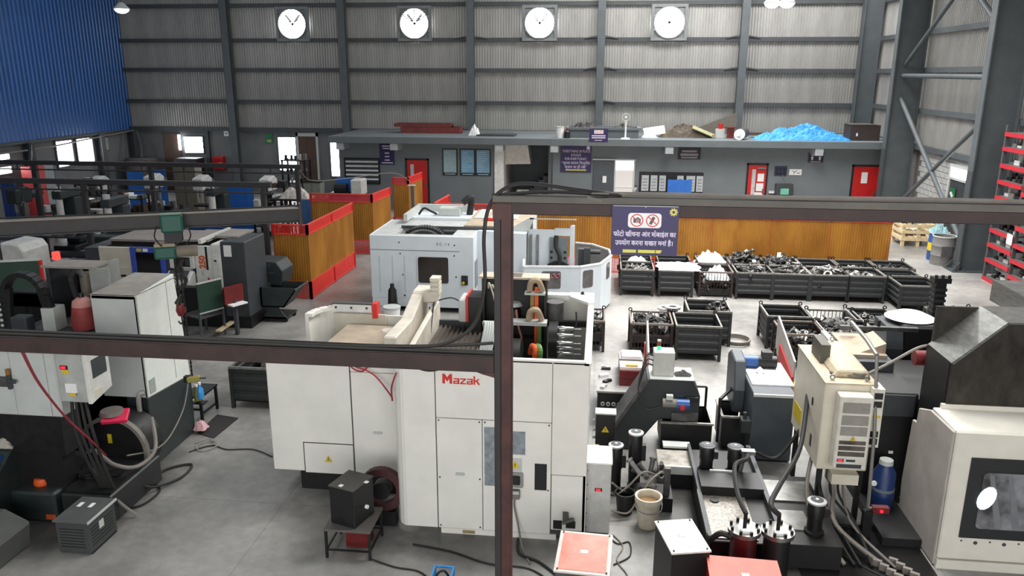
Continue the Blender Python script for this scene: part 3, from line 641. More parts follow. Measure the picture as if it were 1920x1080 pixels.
# ---- back-left wall fittings and left bay
t = thing('fire_cabinet', 'red fire hose cabinet on the grey back wall', 'cabinet', (-19.0, 38.05, 1.05)); B('body', RED, t, -19.3, -18.72, 37.8, 38.05, 1.08, 1.75, bevel=0.02); B('label', mat('cream_label', (230, 200, 160)), t, -18.98, -18.8, 37.79, 37.8, 1.4, 1.46)
t = thing('safety_poster', 'green safety notice on the wall left of the tall bright window', 'poster', (-16.37, 38.05, 2.4)); B('sheet', mat('poster_green', (46, 120, 78)), t, -16.55, -16.18, 38.0, 38.03, 2.4, 2.92); B('text_block', mat('poster_yellow', (170, 180, 90)), t, -16.45, -16.25, 37.995, 38.0, 2.48, 2.6)
t = thing('framed_picture', 'small framed picture on the left wall beside the twin windows', 'picture', (-23.6, 35.8, 2.15)); B('frame', CHAR, t, -23.6, -23.56, 35.55, 36.08, 2.15, 2.82); B('print', mat('pale_print', (176, 178, 172), 0.6, 0, 0.35, 14), t, -23.56, -23.55, 35.6, 36.03, 2.2, 2.77)
t = thing('locker', 'pinkish red steel locker against the left wall', 'locker', (-23.2, 30.0, 0)); B('body', mat('faded_red_locker', (196, 62, 62), 0.5), t, -23.2, -22.7, 29.5, 30.2, 0.0, 2.1); B('door_gap', BLACK, t, -22.698, -22.695, 29.84, 29.86, 0.1, 2.0); B('handle', STEEL, t, -22.69, -22.66, 29.9, 29.94, 0.95, 1.15)
t = thing('grey_wall_panel', 'tall pale grey steel panel leaning by the left wall windows', 'panel', (-23.3, 31.3, 0)); B('sheet', mat('pale_panel', (150, 158, 160), 0.5), t, -23.48, -23.43, 30.75, 31.75, 0, 2.1); B('edge_frame', COLG, t, -23.49, -23.42, 31.75, 31.8, 0, 2.1)

def gantry(y, x0, x1, posts, z, label):
    t = thing('pipe_gantry', label, 'gantry', ((x0 + x1) / 2, y, 0), 'dark steel gantries in the left bay')
    B('top_rail', mat('gantry_dark', (52, 50, 52), 0.55), t, x0, x1, y - 0.06, y + 0.06, z - 0.1, z + 0.03)
    B('lower_rail', MATS['gantry_dark'], t, x0, x1, y - 0.02, y + 0.02, z - 0.27, z - 0.23)
    for x in posts: B('post', MATS['gantry_dark'], t, x - 0.06, x + 0.06, y - 0.06, y + 0.06, 0, z - 0.1)
    x = x0 + 0.6
    while x < x1: B('spacer', MATS['gantry_dark'], t, x - 0.015, x + 0.015, y - 0.015, y + 0.015, z - 0.23, z - 0.1); x += 1.4
gantry(19.2, -17.5, -8.3, (-8.52, -13.4, -17.2), 3.03, 'dark steel gantry frame just behind the chain hoist')
gantry(23.4, -20.5, -9.1, (-9.25, -17.9, -14.0), 3.02, 'dark steel gantry frame across the left bay windows')
t = thing('rail_brace', 'slanting dark truss reaching from the left wall to the gantry', 'truss', (-20, 24, 0)); MB().bar((-20.3, 26.5, 3.3), (-18.2, 23.6, 2.9), 0.07).build('chord', MATS['gantry_dark'], t); MB().bar((-20.3, 26.5, 3.05), (-18.2, 23.6, 2.75), 0.05).build('chord', MATS['gantry_dark'], t)
for i in range(6):
    a = i / 6; MB().bar((-20.3 + 2.1 * a, 26.5 - 2.9 * a, 3.05 - 0.3 * a), (-20.3 + 2.1 * (a + 0.16), 26.5 - 2.9 * (a + 0.16), 3.3 - 0.4 * (a + 0.16)), 0.025).build('lattice_bar', MATS['gantry_dark'], t)
B('post', MATS['gantry_dark'], t, -20.38, -20.22, 26.42, 26.58, 0, 3.3)

def blue_screen(x0, x1, y, top, label, m=BLUEP, z0=0.06):
    t = thing('machine_screen', label, 'screen', ((x0 + x1) / 2, y, 0), 'blue steel screens in the left bay')
    n = max(2, int((x1 - x0) / 0.33)); w_ = (x1 - x0) / n
    for i in range(n): B('panel', m, t, x0 + i * w_ + 0.006, x0 + (i + 1) * w_ - 0.006, y - 0.015, y + 0.015, z0, top - 0.02)
    MB().frame(x0 - 0.02, x1 + 0.02, y + 0.015, y + 0.045, z0 - 0.03, top, 0.04).build('frame', mat('screen_edge', (60, 92, 120)), t)
    for x in (x0 + 0.05, x1 - 0.05): B('foot', CHAR, t, x - 0.03, x + 0.03, y - 0.2, y + 0.2, 0, z0 - 0.03)
blue_screen(-18.8, -18.15, 29.7, 2.0, 'tall blue screen panel standing below the twin windows')
blue_screen(-18.1, -17.55, 30.3, 1.98, 'blue screen half hidden behind the tall blue one')
blue_screen(-13.85, -12.85, 28.0, 1.8, 'bright blue screen beside the stack of pale boxes in the left bay')
blue_screen(-10.2, -9.5, 25.6, 1.62, 'low blue screen under the heap of white bags', mat('duller_blue', (52, 96, 146)))
blue_screen(-9.35, -9.05, 25.9, 1.6, 'narrow blue screen by the ochre partition corner', MATS['duller_blue'])
blue_screen(-11.9, -10.6, 21.5, 1.42, 'dark blue screen behind the cream lathe', mat('deep_blue', (42, 70, 140)))
blue_screen(-21.0, -20.5, 25.6, 2.0, 'deep blue screen at the far left of the bay', MATS['deep_blue'])

def drill_press(x, y, label, m, rz=0.0):
    t = thing('drill_press', label, 'drill press', (x, y, 0), 'drill presses in the left bay', 0)
    B('base', DARK, t, x - 0.3, x + 0.3, y - 0.35, y + 0.35, 0, 0.14, bevel=0.02)
    MB().cyl((x, y + 0.15, 0.14), (x, y + 0.15, 1.85), 0.09, 14).build('column', STEEL, t, smooth=40)
    MB().box(x - 0.28, x + 0.28, y - 0.35, y + 0.1, 0.88, 0.95).build('table', DARK, t, 0.01)
    MB().prism([(y - 0.45, 1.5), (y + 0.3, 1.5), (y + 0.35, 1.9), (y + 0.1, 2.05), (y - 0.45, 1.95)], 'x', x - 0.2, x + 0.2).build('head', m, t, 0.03)
    MB().cyl((x, y + 0.25, 1.72), (x, y + 0.62, 1.72), 0.15, 14).build('motor', DGREEN, t, smooth=40)
    MB().cyl((x, y - 0.3, 1.5), (x, y - 0.3, 1.2), 0.05, 10).cyl((x, y - 0.3, 1.2), (x, y - 0.3, 1.02), 0.015, 8).build('spindle', STEEL, t, smooth=40)
    h = MB()
    for a in (90, 210, 330): h.cyl((x + 0.2, y - 0.2, 1.55), (x + 0.26, y - 0.2 + 0.22 * math.cos(R(a)), 1.55 + 0.22 * math.sin(R(a))), 0.012, 6)
    h.build('feed_handle', STEEL, t)
GW = mat('dull_white_machine', (206, 206, 202), 0.5, 0, 0.12)
drill_press(-17.0, 28.6, 'white-headed drill press right of the tall blue screen', GW)
drill_press(-14.95, 28.4, 'white-headed drill press between brown locker and bright blue screen', GW)
drill_press(-12.4, 28.5, 'white-headed drill press right of the bright blue screen', GW)
drill_press(-18.6, 27.6, 'white-headed drill press left of the tall blue screen', GW)
drill_press(-19.5, 24.6, 'dull green drill press at the far left of the bay', DGREEN)
t = thing('tall_locker', 'tall olive brown locker standing in the left bay', 'locker', (-17.2, 31.5, 0)); mm = mat('olive_brown', (104, 98, 84), 0.6); B('body', mm, t, -17.75, -16.8, 31.3, 31.9, 0, 2.0)
for i in range(2):
    for k in range(2): B('door', mm, t, -17.72 + i * 0.47, -17.29 + i * 0.47, 31.27, 31.3, 0.06 + k * 0.97, 0.98 + k * 0.97)
t = thing('transformer_cabinet', 'black control cabinet against the back wall under the square window', 'cabinet', (-20.0, 37.3, 0)); B('body', BLACK, t, -20.7, -19.5, 36.6, 37.4, 0, 1.75, bevel=0.03); B('vent', CHAR, t, -20.5, -19.7, 36.58, 36.6, 1.2, 1.5)
t = thing('dark_machine', 'large dark brown machine cabinet left of the brown wall door', 'machine', (-22.5, 36.8, 0)); B('body', mat('dark_brown_steel', (62, 54, 52), 0.6), t, -23.1, -21.9, 36.3, 37.35, 0, 1.7, bevel=0.04); MB().tube([(-22.6, 37.1, 1.7), (-22.7, 37.3, 2.3), (-22.9, 37.4, 3.0)], 0.06).build('duct', COLD, t)
B('top_cover', CHAR, t, -23.0, -22.0, 36.4, 37.3, 1.7, 1.76)
# steel rack in front of the office return wall
t = thing('tool_rack', 'open steel rack with dark tools, left of the louvred window', 'rack', (-12.4, 31.5, 0))
for x in (-12.95, -12.0):
    for y in (31.2, 31.8): B('upright', DARK, t, x - 0.03, x + 0.03, y - 0.03, y + 0.03, 0, 2.35)
for k, z in enumerate((0.4, 0.9, 1.4, 1.85, 2.3)):
    sf = MB().box(-13.0, -11.95, 31.15, 31.85, z, z + 0.03).build('shelf', DARK, t)
    for i in range(5):
        x = -12.85 + i * 0.2 + random.uniform(-0.03, 0.03); h = random.uniform(0.08, 0.26)
        MB().cyl((x, 31.45, z + 0.03), (x, 31.45, z + 0.03 + h), random.uniform(0.03, 0.08), 9).build('tool', random.choice((DARK, STEEL, GREYW, CASTD)), sf)
window_y(7, 38.05, -13.3, -12.3, 0.8, 2.78, 1)
t = thing('grey_cupboard', 'grey green cupboard beside the tool rack', 'cupboard', (-11.6, 31.0, 0)); mm = mat('grey_green', (124, 130, 118), 0.6); B('body', mm, t, -11.95, -11.25, 30.8, 31.3, 0, 1.5)
for i in range(2): B('door', mm, t, -11.93 + i * 0.345, -11.61 + i * 0.345, 30.775, 30.8, 0.08, 1.45)
B('top_lid', DARK, t, -11.98, -11.22, 30.77, 31.33, 1.5, 1.55)
t = thing('bench_grinder_station', 'blue and white grinding machine under the louvred window', 'grinder', (-10.4, 31.3, 0)); B('cabinet', MATS['duller_blue'], t, -11.1, -9.9, 31.2, 31.8, 0, 1.0); B('hood', GW, t, -10.1, -9.6, 31.1, 31.8, 0.95, 1.6, bevel=0.05); MB().cyl((-10.8, 31.3, 1.2), (-10.3, 31.3, 1.2), 0.22, 16).build('wheel', DARK, t, smooth=40); B('back_panel', BLUEP, t, -10.9, -10.1, 31.8, 31.84, 1.0, 1.6)
B('bed', DARK, t, -10.95, -10.2, 31.1, 31.6, 1.0, 1.06)
# workbench with bags
t = thing('packing_bench', 'dark bench carrying a heap of white bags', 'bench', (-10.3, 26.4, 0)); B('top', DARK, t, -11.3, -9.4, 26.0, 26.8, 1.5, 1.56)
for x in (-11.2, -9.5):
    for y in (26.1, 26.7): B('leg', DARK, t, x - 0.04, x + 0.04, y - 0.04, y + 0.04, 0, 1.5)
tag(crumple('white_bags', mat('off_white_bag', (206, 200, 192), 0.7, 0, 0.2), -10.5, 26.4, 1.56, 0.55, 0.3, 0.42, 16, 21), 'heap of crumpled off-white bags on the dark bench', 'bags')
def work_bench(x0, x1, y0, y1, z, label, n):
    t = thing('work_bench', label, 'bench', ((x0 + x1) / 2, (y0 + y1) / 2, 0), 'work benches in the left bay')
    B('top', CHAR, t, x0, x1, y0, y1, z, z + 0.05)
    for x in (x0 + 0.05, x1 - 0.05):
        for y in (y0 + 0.05, y1 - 0.05): B('leg', DARK, t, x - 0.03, x + 0.03, y - 0.03, y + 0.03, 0, z)
    B('under_shelf', DARK, t, x0, x1, y0, y1, 0.3, 0.33)
    rnd = random.Random(n)
    for i in range(n):
        x = x0 + (x1 - x0) * (i // 2 + 0.5) / ((n + 1) // 2); y = y0 + (y1 - y0) * (0.27 if i % 2 else 0.73); cw = (x1 - x0) / ((n + 1) // 2)
        a, b, h = rnd.uniform(0.25, 0.46) * cw * 0.8, rnd.uniform(0.06, 0.13), rnd.uniform(0.05, 0.3)
        k = rnd.choice(('small_box', 'metal_part', 'metal_part'))
        mm = rnd.choice((GW, DARK, STEEL, CASTD, BROWN, CASTL))
        bt = thing(k, '%s lying on %s' % ('small box' if k == 'small_box' else 'metal part', label), 'box' if k == 'small_box' else 'part', (x, y, z + 0.05), 'small items on the left bay benches')
        if k == 'small_box': B('body', mm, bt, x - a, x + a, y - b, y + b, z + 0.05, z + 0.05 + h); B('lid', mm, bt, x - a - 0.01, x + a + 0.01, y - b - 0.01, y + b + 0.01, z + 0.05 + h, z + 0.07 + h)
        else: MB().cyl((x, y, z + 0.05), (x, y, z + 0.05 + h), a * 0.6, 10).build('shaft', mm, bt, smooth=40); MB().cyl((x, y, z + 0.05), (x, y, z + 0.08), a, 12).build('flange', mm, bt, smooth=40)
work_bench(-19.6, -17.9, 25.4, 26.2, 0.95, 'dark workbench below the left wall windows', 10)
work_bench(-16.6, -14.9, 26.4, 27.1, 0.95, 'dark workbench in front of the brown locker', 9)
work_bench(-14.9, -13.2, 24.2, 24.9, 0.95, 'dark workbench between the two steel gantries', 9)
work_bench(-17.3, -15.2, 21.8, 22.6, 0.9, 'dark workbench behind the hoist beam', 12)
work_bench(-12.6, -11.2, 27.3, 28.0, 1.0, 'dark bench right of the bright blue screen', 10)

def old_lathe(x, y, label, L=2.2):
    t = thing('manual_lathe', label, 'lathe', (x, y, 0), 'old manual lathes in the left bay')
    B('bed', DGREEN, t, x - L / 2, x + L / 2, y - 0.2, y + 0.2, 0.62, 0.85); B('headstock', DGREEN, t, x - L / 2, x - L / 2 + 0.6, y - 0.3, y + 0.3, 0.85, 1.35, bevel=0.03)
    for sx in (-1, 1): B('pedestal', DGREEN, t, x + sx * (L / 2 - 0.3) - 0.25, x + sx * (L / 2 - 0.3) + 0.25, y - 0.25, y + 0.25, 0, 0.62)
    MB().cyl((x - L / 2 + 0.6, y, 1.1), (x - L / 2 + 0.75, y, 1.1), 0.18, 16).build('chuck', STEEL, t, smooth=40)
    B('carriage', CASTD, t, x - 0.2, x + 0.25, y - 0.35, y + 0.25, 0.85, 1.0); MB().cyl((x + L / 2 - 0.45, y, 1.1), (x + L / 2 - 0.1, y, 1.1), 0.09, 12).box(x + L / 2 - 0.45, x + L / 2 - 0.15, y - 0.12, y + 0.12, 0.85, 1.05).build('tailstock', CASTD, t, smooth=40)
    B('splash_guard', CHAR, t, x - L / 2, x + L / 2, y + 0.36, y + 0.4, 0.8, 1.6)
old_lathe(-15.6, 18.2, 'dark manual lathe at the far left under the hoist beam')
old_lathe(-12.9, 20.4, 'dark manual lathe behind the cream lathe roof')
old_lathe(-18.2, 20.6, 'dark manual lathe below the left gantry post')

# more machines and racks crowding the left bay
def storage_rack(x0, x1, y, z, label, n, seed):
    t = thing('storage_rack', label, 'rack', ((x0 + x1) / 2, y, 0), 'open storage racks in the left bay')
    for x in (x0, x1):
        for yy in (y - 0.22, y + 0.22): B('upright', DARK, t, x - 0.025, x + 0.025, yy - 0.025, yy + 0.025, 0, z)
    rnd = random.Random(seed)
    for k in range(n):
        zz = 0.25 + k * (z - 0.4) / (n - 1)
        sf = MB().box(x0, x1, y - 0.25, y + 0.25, zz, zz + 0.025).build('shelf', DARK, t)
        m_ = max(2, int((x1 - x0) / 0.22))
        for i in range(m_):
            x = x0 + (x1 - x0) * (i + 0.5) / m_; w_ = (x1 - x0) / m_ * rnd.uniform(0.25, 0.45); h = rnd.uniform(0.08, 0.24)
            MB().box(x - w_, x + w_, y - 0.15, y + 0.15, zz + 0.025, zz + 0.025 + h).build('stored_box', rnd.choice((GW, PAPER, DARK, BROWN, DARK, STEEL, CASTD)), sf)
storage_rack(-18.95, -17.95, 26.9, 1.95, 'open rack of pale boxes below the twin windows', 5, 1)
storage_rack(-11.9, -11.05, 26.9, 2.0, 'open rack of pale boxes left of the heap of bags', 5, 2)
storage_rack(-16.3, -15.4, 25.2, 1.75, 'open rack of mixed boxes between the blue screens', 4, 3)
def column_mill(x, y, label, m):
    t = thing('column_mill', label, 'milling machine', (x, y, 0), 'column milling machines in the left bay')
    B('base', DARK, t, x - 0.4, x + 0.4, y - 0.5, y + 0.4, 0, 0.2, bevel=0.03); B('column', m, t, x - 0.25, x + 0.25, y, y + 0.4, 0.2, 1.75, bevel=0.03)
    B('ram', m, t, x - 0.16, x + 0.16, y - 0.55, y + 0.5, 1.75, 2.02, bevel=0.03); MB().cyl((x, y - 0.42, 1.2), (x, y - 0.42, 2.15), 0.11, 14).build('head', GW, t, smooth=40)
    B('knee', m, t, x - 0.2, x + 0.2, y - 0.45, y, 0.45, 0.85); B('table', STEEL, t, x - 0.6, x + 0.6, y - 0.5, y - 0.22, 0.85, 0.95)
    for sx in (-1, 1): MB().ring((x + sx * 0.66, y - 0.36, 0.9), 0.1, 0.08, -0.012, 0.012, 'x', 16).build('hand_wheel', STEEL, t)
column_mill(-17.6, 24.3, 'dark green column mill left of the gantry post', DGREEN)
column_mill(-13.0, 25.6, 'dark green column mill in front of the bright blue screen', DGREEN)
column_mill(-19.9, 22.2, 'dark column mill at the far left of the bay', DARK)
column_mill(-15.0, 22.9, 'grey column mill behind the hoist beam', CHAR)
t = thing('surface_grinder', 'light grey rounded grinder housing beside the nearest ochre partition', 'grinder', (-8.9, 18.9, 0)); B('cabinet', CHAR, t, -9.3, -8.62, 18.6, 19.0, 0, 0.75, bevel=0.03); MB().cyl((-8.75, 18.55, 1.05), (-8.75, 18.95, 1.05), 0.28, 22).build('wheel_guard', CAST, t, smooth=40); B('white_top', PAPER, t, -9.2, -8.7, 18.6, 19.0, 1.36, 1.4); B('spindle_box', CHAR, t, -9.3, -8.85, 18.62, 18.98, 0.75, 1.36)
# ================================================================ PARTITIONS, BINS, RACK, DRUMS
def perforated(a, b, z0, z1, y_th, mb, pitch=0.032, bar=0.019):
    """vertical slots between z0 and z1 along the line a-b (a red slotted sheet)"""
    ax, ay = a; bx, by = b
    L = math.hypot(bx - ax, by - ay); ux, uy = (bx - ax) / L, (by - ay) / L; px, py = -uy, ux
    n = int(L / pitch)
    for i in range(n):
        c = (i + 0.5) * L / n
        p, q = c - bar / 2, c + bar / 2
        vs = [(ax + ux * s + px * t, ay + uy * s + py * t, z) for z in (z0, z1) for s in (p, q) for t in (-y_th, y_th)]
        mb.add(vs, [(0, 2, 3, 1), (4, 5, 7, 6), (0, 1, 5, 4), (2, 6, 7, 3), (0, 4, 6, 2), (1, 3, 7, 5)])
def strip(a, b, z0, z1, th, mb):
    ax, ay = a; bx, by = b
    L = math.hypot(bx - ax, by - ay); px, py = -(by - ay) / L * th, (bx - ax) / L * th
    vs = [(x + px * t, y + py * t, z) for z in (z0, z1) for x, y in (a, b) for t in (-1, 1)]
    return mb.add(vs, [(0, 2, 3, 1), (4, 5, 7, 6), (0, 1, 5, 4), (2, 6, 7, 3), (0, 4, 6, 2), (1, 3, 7, 5)])
def ribbed(a, b, z0, z1, mb, pitch=0.07, amp=0.012):
    ax, ay = a; bx, by = b; L = math.hypot(bx - ax, by - ay); ux, uy = (bx - ax) / L, (by - ay) / L; px, py = uy, -ux
    n = max(2, int(L / pitch)); vs = []
    for i in range(n):
        for t, h in ((0, 0), (0.35, 0), (0.5, 1), (0.85, 1)):
            s = (i + t) * L / n; vs += [(ax + ux * s + px * amp * h, ay + uy * s + py * amp * h, z) for z in (z0, z1)]
    vs += [(bx, by, z0), (bx, by, z1)]
    mb.add(vs, [(2 * i, 2 * i + 2, 2 * i + 3, 2 * i + 1) for i in range(len(vs) // 2 - 1)])
def partition_run(t, a, b, nposts, solid_red=False, top=1.98, tint=REDT):
    """one straight run: steel posts and rails, slotted red bands at top and foot, ribbed ochre sheet between"""
    ux, uy = b[0] - a[0], b[1] - a[1]
    for k in range(nposts):
        u0, u1 = k / nposts, (k + 1) / nposts
        p = (a[0] + ux * u0, a[1] + uy * u0); q = (a[0] + ux * u1, a[1] + uy * u1)
        m = MB(); ribbed(p, q, 0.48, 1.72, m); m.build('ochre_panel', YEL, t)
        for z0, z1 in ((1.74, top - 0.03), (0.05, 0.46)):
            m = MB()
            if solid_red: strip(p, q, z0, z1, 0.008, m)
            else: perforated(p, q, z0, z1, 0.006, m)
            m.build('red_band', tint, t)
    for z0, z1 in ((top - 0.03, top + 0.01), (1.71, 1.745), (0.45, 0.485), (0.02, 0.05)):
        strip(a, b, z0, z1, 0.025, MB()).build('rail', mat('rail_red', (224, 70, 56), 0.5), t)
    for k in range(nposts + 1):
        x, y = a[0] + ux * k / nposts, a[1] + uy * k / nposts
        MB().box(x - 0.03, x + 0.03, y - 0.03, y + 0.03, 0, 0.48).box(x - 0.008, x + 0.008, y - 0.002, y + 0.008, 0.48, 1.72).box(x - 0.03, x + 0.03, y - 0.03, y + 0.03, 1.72, top).build('post', RED, t)
G_P = 'ochre and red partition screens'
t = thing('partition_screen', 'ochre partition with red bands, nearest one, beside the black chip cart', 'partition', (-7.45, 19.3, 0), G_P)
partition_run(t, (-8.38, 19.28), (-7.46, 19.27), 1); partition_run(t, (-7.46, 19.27), (-7.43, 22.95), 2, True)
t = thing('partition_screen', 'ochre partition with red bands, the middle one behind the nearest', 'partition', (-7.33, 24.7, 0), G_P)
partition_run(t, (-9.37, 24.7), (-7.33, 24.7), 1); partition_run(t, (-7.33, 24.7), (-7.18, 26.4), 1, True)
t = thing('partition_screen', 'small ochre partition with red bands in front of the red office door', 'partition', (-7.2, 29.1, 0), G_P)
partition_run(t, (-7.78, 29.1), (-7.2, 29.1), 1); partition_run(t, (-7.2, 29.1), (-7.08, 30.9), 1, True)
t = thing('partition_screen', 'long ochre partition with red bands behind the two rows of bins', 'partition', (1.6, 23.1, 0), G_P)
partition_run(t, (-4.96, 23.2), (8.2, 23.0), 8); partition_run(t, (-4.96, 23.2), (-4.84, 24.95), 1)
t = thing('cable_post', 'slim grey post carrying a drooping cable behind the pale blue machine', 'post', (-6.95, 28.9, 0)); B('post', COLG, t, -7.01, -6.9, 28.7, 28.8, 0, 1.72); B('bracket', GREYW, t, -7.12, -6.85, 28.68, 28.82, 1.72, 1.76)
tag(MB().tube([(-9.2, 23.4, 3.0), (-9.4, 25.0, 2.35), (-8.8, 27.5, 2.15), (-7.6, 28.6, 2.2), (-6.95, 28.75, 1.8)], 0.014).build('overhead_cable', HOSEG), 'thin pale cable sagging from the gantry to the slim post', 'cable')

# ---- bins
def bin_proto(name, w_, d_, h, kind):
    r = bpy.data.objects.new(name, None); COL.objects.link(r)
    zf = 0.13; x0, x1, y0, y1 = -w_ / 2, w_ / 2, 0, d_
    def side(ax):
        L0, L1 = (x0, x1) if ax == 'y' else (y0, y1)
        prof = [(0, zf)]
        n = 4
        for i in range(n):
            z = zf + (h - zf) * (i + 0.18) / n; dz = (h - zf) / n
            prof += [(0, z), (0.016, z + dz * 0.15), (0.016, z + dz * 0.5), (0, z + dz * 0.65)]
        prof.append((0, h - 0.03))
        return prof
    def panel(face):
        prof = side('y')
        if face in ('f', 'b'):
            s = 1 if face == 'b' else -1; yy = y0 if face == 'f' else y1
            poly = [(yy + s * o, z) for o, z in prof] + [(yy + s * (o - 0.008), z) for o, z in reversed(prof)]
            return MB().prism(poly, 'x', x0 + 0.02, x1 - 0.02)
        s = 1 if face == 'r' else -1; xx = x1 if face == 'r' else x0
        poly = [(xx + s * o, z) for o, z in prof] + [(xx + s * (o - 0.008), z) for o, z in reversed(prof)]
        return MB().prism(poly, 'y', y0 + 0.02, y1 - 0.02)
    def bars(face):
        m = MB(); L0, L1 = (x0, x1) if face in 'fb' else (y0, y1); n = int((L1 - L0) / 0.075)
        for i in range(1, n):
            s = L0 + (L1 - L0) * i / n
            if face in 'fb': y = y0 if face == 'f' else y1; m.bar((s, y, zf), (s, y, h - 0.02), 0.012)
            else: x = x1 if face == 'r' else x0; m.bar((x, s, zf), (x, s, h - 0.02), 0.012)
        if face in 'fb':
            y = y0 if face == 'f' else y1; m.bar((x0, y, (h + zf) / 2), (x1, y, (h + zf) / 2), 0.02)
        return m
    for f in 'fblr':
        if kind == 'wire': bars(f).build('bar_side', RUST, r)
        elif kind == 'wireback' and f == 'b': bars(f).build('bar_side', BINM, r)
        else: panel(f).build('side_panel', BINM, r)
    MB().box(x0, x1, y0, y1, zf, zf + 0.015).build('bottom', BRIN, r)
    t = 0.028
    m = MB().box(x0 - t, x1 + t, y0 - t, y0 + 0.006, h - 0.04, h).box(x0 - t, x1 + t, y1 - 0.006, y1 + t, h - 0.04, h)
    m.box(x0 - t, x0 + 0.006, y0, y1, h - 0.04, h).box(x1 - 0.006, x1 + t, y0, y1, h - 0.04, h)
    m.build('rim', BINRIM if kind != 'wire' else mat('worn_rust_rim', (128, 116, 108), 0.6, 0.3), r)
    for x in (x0, x1):
        for y in (y0, y1): MB().box(x - 0.03, x + 0.03, y - 0.03, y + 0.03, 0, h - 0.04).build('corner_post', BINM if kind != 'wire' else RUST, r)
    for x in (x0, x1): MB().ring((x, y1, h + 0.03), 0.045, 0.025, -0.012, 0.012, 'y', 10).build('lift_hook', DARK, r)
    return r
proto = {}
def place_bin(kind, x, y, label, w_=0.86, d_=0.9, h=0.73, rz=0.0, group='grey steel parts bins'):
    key = (kind, w_, d_, h)
    if key not in proto:
        r = bin_proto('parts_bin', w_, d_, h, kind); proto[key] = r
    else: r = copy_tree(proto[key]); r.name = 'parts_bin'
    r.location = (x, y, 0); r.rotation_euler = (0, 0, rz)
    return tag(r, label, 'bin', group)

# casting shapes, one mesh each, shared by all copies
def casting_meshes():
    out = []
    def done(mb, nm, m, bev=0.006):
        o = mb.build(nm, m, None, bev, smooth=35); out.append(o); o.hide_render = True; return o
    m = MB().box(-0.12, 0.12, -0.05, 0.05, -0.02, 0.02).box(0.08, 0.12, -0.05, 0.05, 0.02, 0.12).ring((-0.08, 0, 0.02), 0.045, 0.022, 0, 0.03, 'z', 12)
    done(m, 'bracket_casting', CAST)
    m = MB().bar((-0.16, 0, 0), (0.1, 0, 0.02), 0.06, 0.045).ring((0.14, 0, 0.02), 0.055, 0.026, -0.03, 0.03, 'z', 12).ring((-0.18, 0, 0), 0.045, 0.02, -0.03, 0.03, 'y', 12)
    done(m, 'arm_casting', CAST)
    m = MB().ring((0, 0, 0), 0.11, 0.07, -0.03, 0.03, 'z', 18).ring((0, 0, 0), 0.08, 0.06, -0.06, 0.05, 'z', 18)
    done(m, 'ring_casting', CASTL, 0)
    m = MB().bar((0, 0, 0), (0.15, 0.09, 0), 0.05).bar((0, 0, 0), (0.15, -0.09, 0), 0.05).bar((0.02, 0, 0), (-0.16, 0, 0.0), 0.065).ring((-0.18, 0, 0), 0.05, 0.025, -0.03, 0.03, 'z', 12)
    done(m, 'fork_casting', CASTD)
    m = MB().prism([(-0.13, -0.06), (0.05, -0.09), (0.13, -0.02), (0.1, 0.07), (-0.08, 0.08)], 'y', -0.045, 0.045).ring((0, -0.06, 0), 0.04, 0.02, -0.01, 0.02, 'y', 10)
    done(m, 'block_casting', CASTD)
    m = MB().tube([(-0.15, 0, 0), (-0.05, 0, 0.03), (0.06, 0.05, 0.03), (0.12, 0.14, 0)], 0.028, 8).ring((-0.17, 0, 0), 0.05, 0.025, -0.02, 0.02, 'x', 10)
    done(m, 'elbow_casting', CAST, 0)
    return out
CM = casting_meshes()
CML = []
for o in CM:   # paler, machined version of each shape
    me = o.data.copy(); me.materials.clear(); me.materials.append(CASTL); c = bpy.data.objects.new(o.name.split('.')[0], me); COL.objects.link(c); c.hide_render = True; CML.append(c)
NC = [0]
def pile(x, y, label, n, z0, hgt, w_=0.86, d_=0.9, pale=0.15, kinds=(0, 1, 3, 4, 5), seed=1, group='metal castings heaped in the bins', base=True, sc=1.0):
    rnd = random.Random(seed)
    if base:
        mb = MB()
        for i in range(70):
            src = CM[rnd.choice(kinds)].data
            M = Matrix.Translation((x + rnd.uniform(-0.42, 0.42) * (w_ - 0.14), y + d_ / 2 + rnd.uniform(-0.42, 0.42) * (d_ - 0.14), z0 + rnd.uniform(-0.14, 0.0))) @ Matrix.Rotation(rnd.uniform(0, 6.28), 4, 'Z') @ Matrix.Rotation(rnd.uniform(-0.7, 0.7), 4, 'X') @ Matrix.Rotation(rnd.uniform(-0.7, 0.7), 4, 'Y')
            mb.add([M @ v.co for v in src.vertices], [tuple(p.vertices) for p in src.polygons])
        mb.box(x - w_ / 2 + 0.03, x + w_ / 2 - 0.03, y + 0.03, y + d_ - 0.03, z0 - 0.3, z0 - 0.12)
        o = mb.build('casting_heap', CASTD, None, loc=(x, y + d_ / 2, z0 - 0.3)); tag(o, label.replace('casting', 'castings', 1) + ', lower layer', 'castings', kind='stuff')
    for i in range(n):
        k = rnd.choice(kinds); src = (CML if rnd.random() < pale else CM)[k]
        c = src.copy(); COL.objects.link(c); c.hide_render = False; c.name = src.name.split('.')[0]
        u, v = rnd.uniform(-0.40, 0.40), rnd.uniform(-0.40, 0.40)
        c.location = (x + u * (w_ - 0.12), y + d_ / 2 + v * (d_ - 0.12), z0 + 0.03 + hgt * max(0, 1 - 2.0 * math.hypot(u, v)) * rnd.uniform(0.5, 1))
        c.rotation_euler = (rnd.uniform(-0.8, 0.8), rnd.uniform(-0.8, 0.8), rnd.uniform(0, 6.28)); c.scale = (sc, sc, sc)
        tag(c, label, 'casting', group)

